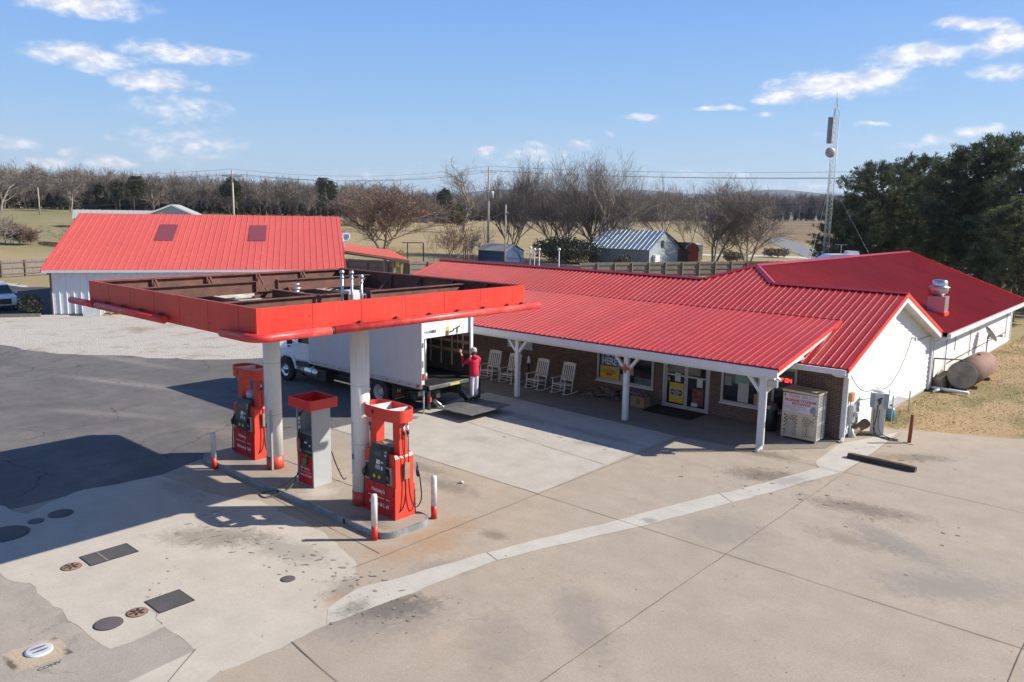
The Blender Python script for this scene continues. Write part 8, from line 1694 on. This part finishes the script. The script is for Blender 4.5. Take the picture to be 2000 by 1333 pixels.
rows = [(px + rnd.uniform(-6, 6), 368 * (1 if px < 620 else 1.12) + rnd.uniform(-3, 10), rnd.uniform(3.5, 7)) for px in range(-320, 900, 9)] + [(px + rnd.uniform(-6, 6), (405 + k * 30) * (1 if px < 620 else 1.12) + rnd.uniform(-3, 10), rnd.uniform(5, 9)) for k in range(3) for px in range(-320, 1300, 9)] + [(px + rnd.uniform(-6, 6), 556 + rnd.uniform(-3, 30), rnd.uniform(4.5, 9)) for px in range(1180, 2250, 7)]
woods('undergrowth', rows, wood_mat('undergrowth', (.06, .055, .04), (.09, .075, .055), (.11, .09, .07)), 8, 'dark undergrowth along the foot of the far woodland', 3, True)
# single evergreens that stand out of the woodland
EV = wood_mat('far_evergreen', (.055, .062, .035), (.075, .08, .045), (.12, .12, .07))
for i, (px, D, top, w_, lab) in enumerate(((268, 345, 345, 34, 'dark round evergreen above the gabled house roof'), (240, 352, 352, 26, 'smaller dark evergreen left of the round one'), (458, 340, 346, 40, 'dark evergreen behind the utility pole'), (640, 370, 348, 44, 'tall domed evergreen right of the middle of the woodland'), (570, 378, 362, 26, 'small evergreen left of the domed one'),
                                      (130, 350, 378, 22, 'small dark cedar near the far pale pole'), (868, 330, 368, 34, 'dark evergreen below the wide oak'), (1225, 420, 383, 12, 'tiny dark evergreen on the horizon'), (205, 356, 356, 24, 'evergreen with a flat top between the oak and the round evergreen'), (515, 360, 385, 30, 'low dark cedar right of the utility pole'))):
    D += 14; b = gat(px, D); H = at(px, top, D).z - b.z; W_ = w_ / 1525 * D / 2; t = thing('evergreen_tree', lab, 'tree', (b.x, b.y, b.z), 0, 'evergreens in the far woodland'); r2 = random.Random(i); mb = MB(); m2 = MB(); m2.cyl((0, 0, 0), (0, 0, H * .6), .25, 6); m2.build('trunk', PBARK, t, False)
    lob = [(r2.uniform(-.5, .5), r2.uniform(-.5, .5), r2.uniform(.45, .85), r2.uniform(.35, .6)) for _ in range(9)] + [(0, 0, .8, .5)]
    for k in range(3400):
        lx, ly, lz, lr = lob[r2.randrange(10)]; d = Vector((r2.gauss(0, 1), r2.gauss(0, 1), r2.gauss(0, 1))).normalized() * r2.uniform(.6, 1); p = Vector(((lx + d.x * lr) * W_, (ly + d.y * lr) * W_, min(1, max(.12, lz + d.z * lr * .42)) * H)); a = Vector((r2.gauss(0, 1), r2.gauss(0, 1), r2.gauss(0, .6))).normalized() * .42; b_ = a.orthogonal().normalized() * .26
        mb.F((mb.V(p - a), mb.V(p + b_), mb.V(p + a), mb.V(p - b_)))
    mb.build('crown', EV, t, False)
for i, (px, D, top, w_, sd, lab) in enumerate(((145, 335, 332, 62, 61, 'big round bare oak rising above the woodland at the left'), (10, 330, 326, 60, 62, 'bare oak above the woodland at the left edge'), (690, 385, 358, 60, 63, 'pale bare tree in front of the woodland right of the shed'))):
    bare_tree(px, D, top, w_, sd, lab, 1, kids=(10, 6, 6, 5), twig=.07, spread=1.1, group='bare trees standing out of the far woodland', bark=BARKL if i == 2 else BARK)
# far ridge
mb = MB(); n = 60; prev = None
for i in range(n + 1):
    px = 900 + 900 * i / n; p = at(px, 420, 4200); h = 152 + 10 * math.sin(i * .35) + 8 * math.sin(i * .13 + 1) - 60 * (max(0, (i - 38) / 22) ** 2) - 40 * max(0, (12 - i) / 12)
    q = at(px, 420, 6200); cur = [mb.V((p.x, p.y, 0)), mb.V((p.x * 1.1, p.y * 1.1, h)), mb.V((q.x, q.y, 0))]
    if prev:
        for a, b_ in ((0, 1), (1, 2)): mb.F((prev[a], cur[a], cur[b_], prev[b_]), 0, True)
    prev = cur
struct(recalc(mb.build('far_hills', mat('far_hill_forest', (.10, .10, .09), .95, var=.1))))
# short dry grass in the near lawn: too many blades to count
def tufts():
    rnd = np.random.default_rng(3); N = 18000
    x = rnd.uniform(-8.4, 1, N * 2); y = rnd.uniform(30, 62, N * 2); keep = (y > 29.9 + (x + 7.6) * .55 + .2); x, y = x[keep][:N], y[keep][:N]; n_ = len(x)
    nz_ = np.sin(x * 1.7 + 3) * np.sin(y * 1.3) + .5 * np.sin(x * 4.1) * np.sin(y * 3.7 + 1); near = np.exp(-np.maximum(0, x + 8.3) * 1.5)
    h = rnd.uniform(.008, .026, n_) * (1 + .8 * np.clip(nz_, -.6, 1)) + .10 * near * rnd.uniform(.2, 1, n_); a = rnd.uniform(0, 6.28, n_); w_ = .018; lx, ly = rnd.normal(0, .07, n_), rnd.normal(0, .07, n_)
    V_ = np.zeros((n_, 3, 3)); V_[:, 0] = np.stack([x - np.cos(a) * w_, y - np.sin(a) * w_, np.full(n_, -.02)], 1); V_[:, 1] = np.stack([x + np.cos(a) * w_, y + np.sin(a) * w_, np.full(n_, -.02)], 1); V_[:, 2] = np.stack([x + lx, y + ly, h], 1)
    me = bpy.data.meshes.new('grass'); me.from_pydata(V_.reshape(-1, 3).tolist(), [], np.arange(n_ * 3).reshape(-1, 3).tolist()); o = bpy.data.objects.new('grass', me); COL.objects.link(o)
    m_ = wood_mat('dry_grass', (.50, .37, .22), (.55, .42, .26), (.36, .34, .17)); me.materials.append(m_); tag(o, 'short dry tan and green grass on the lawn beside the white wall', 'grass', kind='stuff')
tufts()

# air: one even box of thin haze round everything but the sky
mb = MB(); mb.box((-7500, -3000, -3), (3500, 8500, 260)); hz = mb.build('haze', bpy.data.materials.new('haze_air')); hm = hz.data.materials[0]; hm.use_nodes = True; t = NT(hm.node_tree); t.n.clear()
pv_ = t.new('ShaderNodeVolumePrincipled'); pv_.inputs['Color'].default_value = (.62, .74, .92, 1); pv_.inputs['Density'].default_value = .00008; pv_.inputs['Anisotropy'].default_value = .2; ou = t.new('ShaderNodeOutputMaterial'); t.l.new(pv_.outputs[0], ou.inputs['Volume']); tag(hz, kind='stuff')
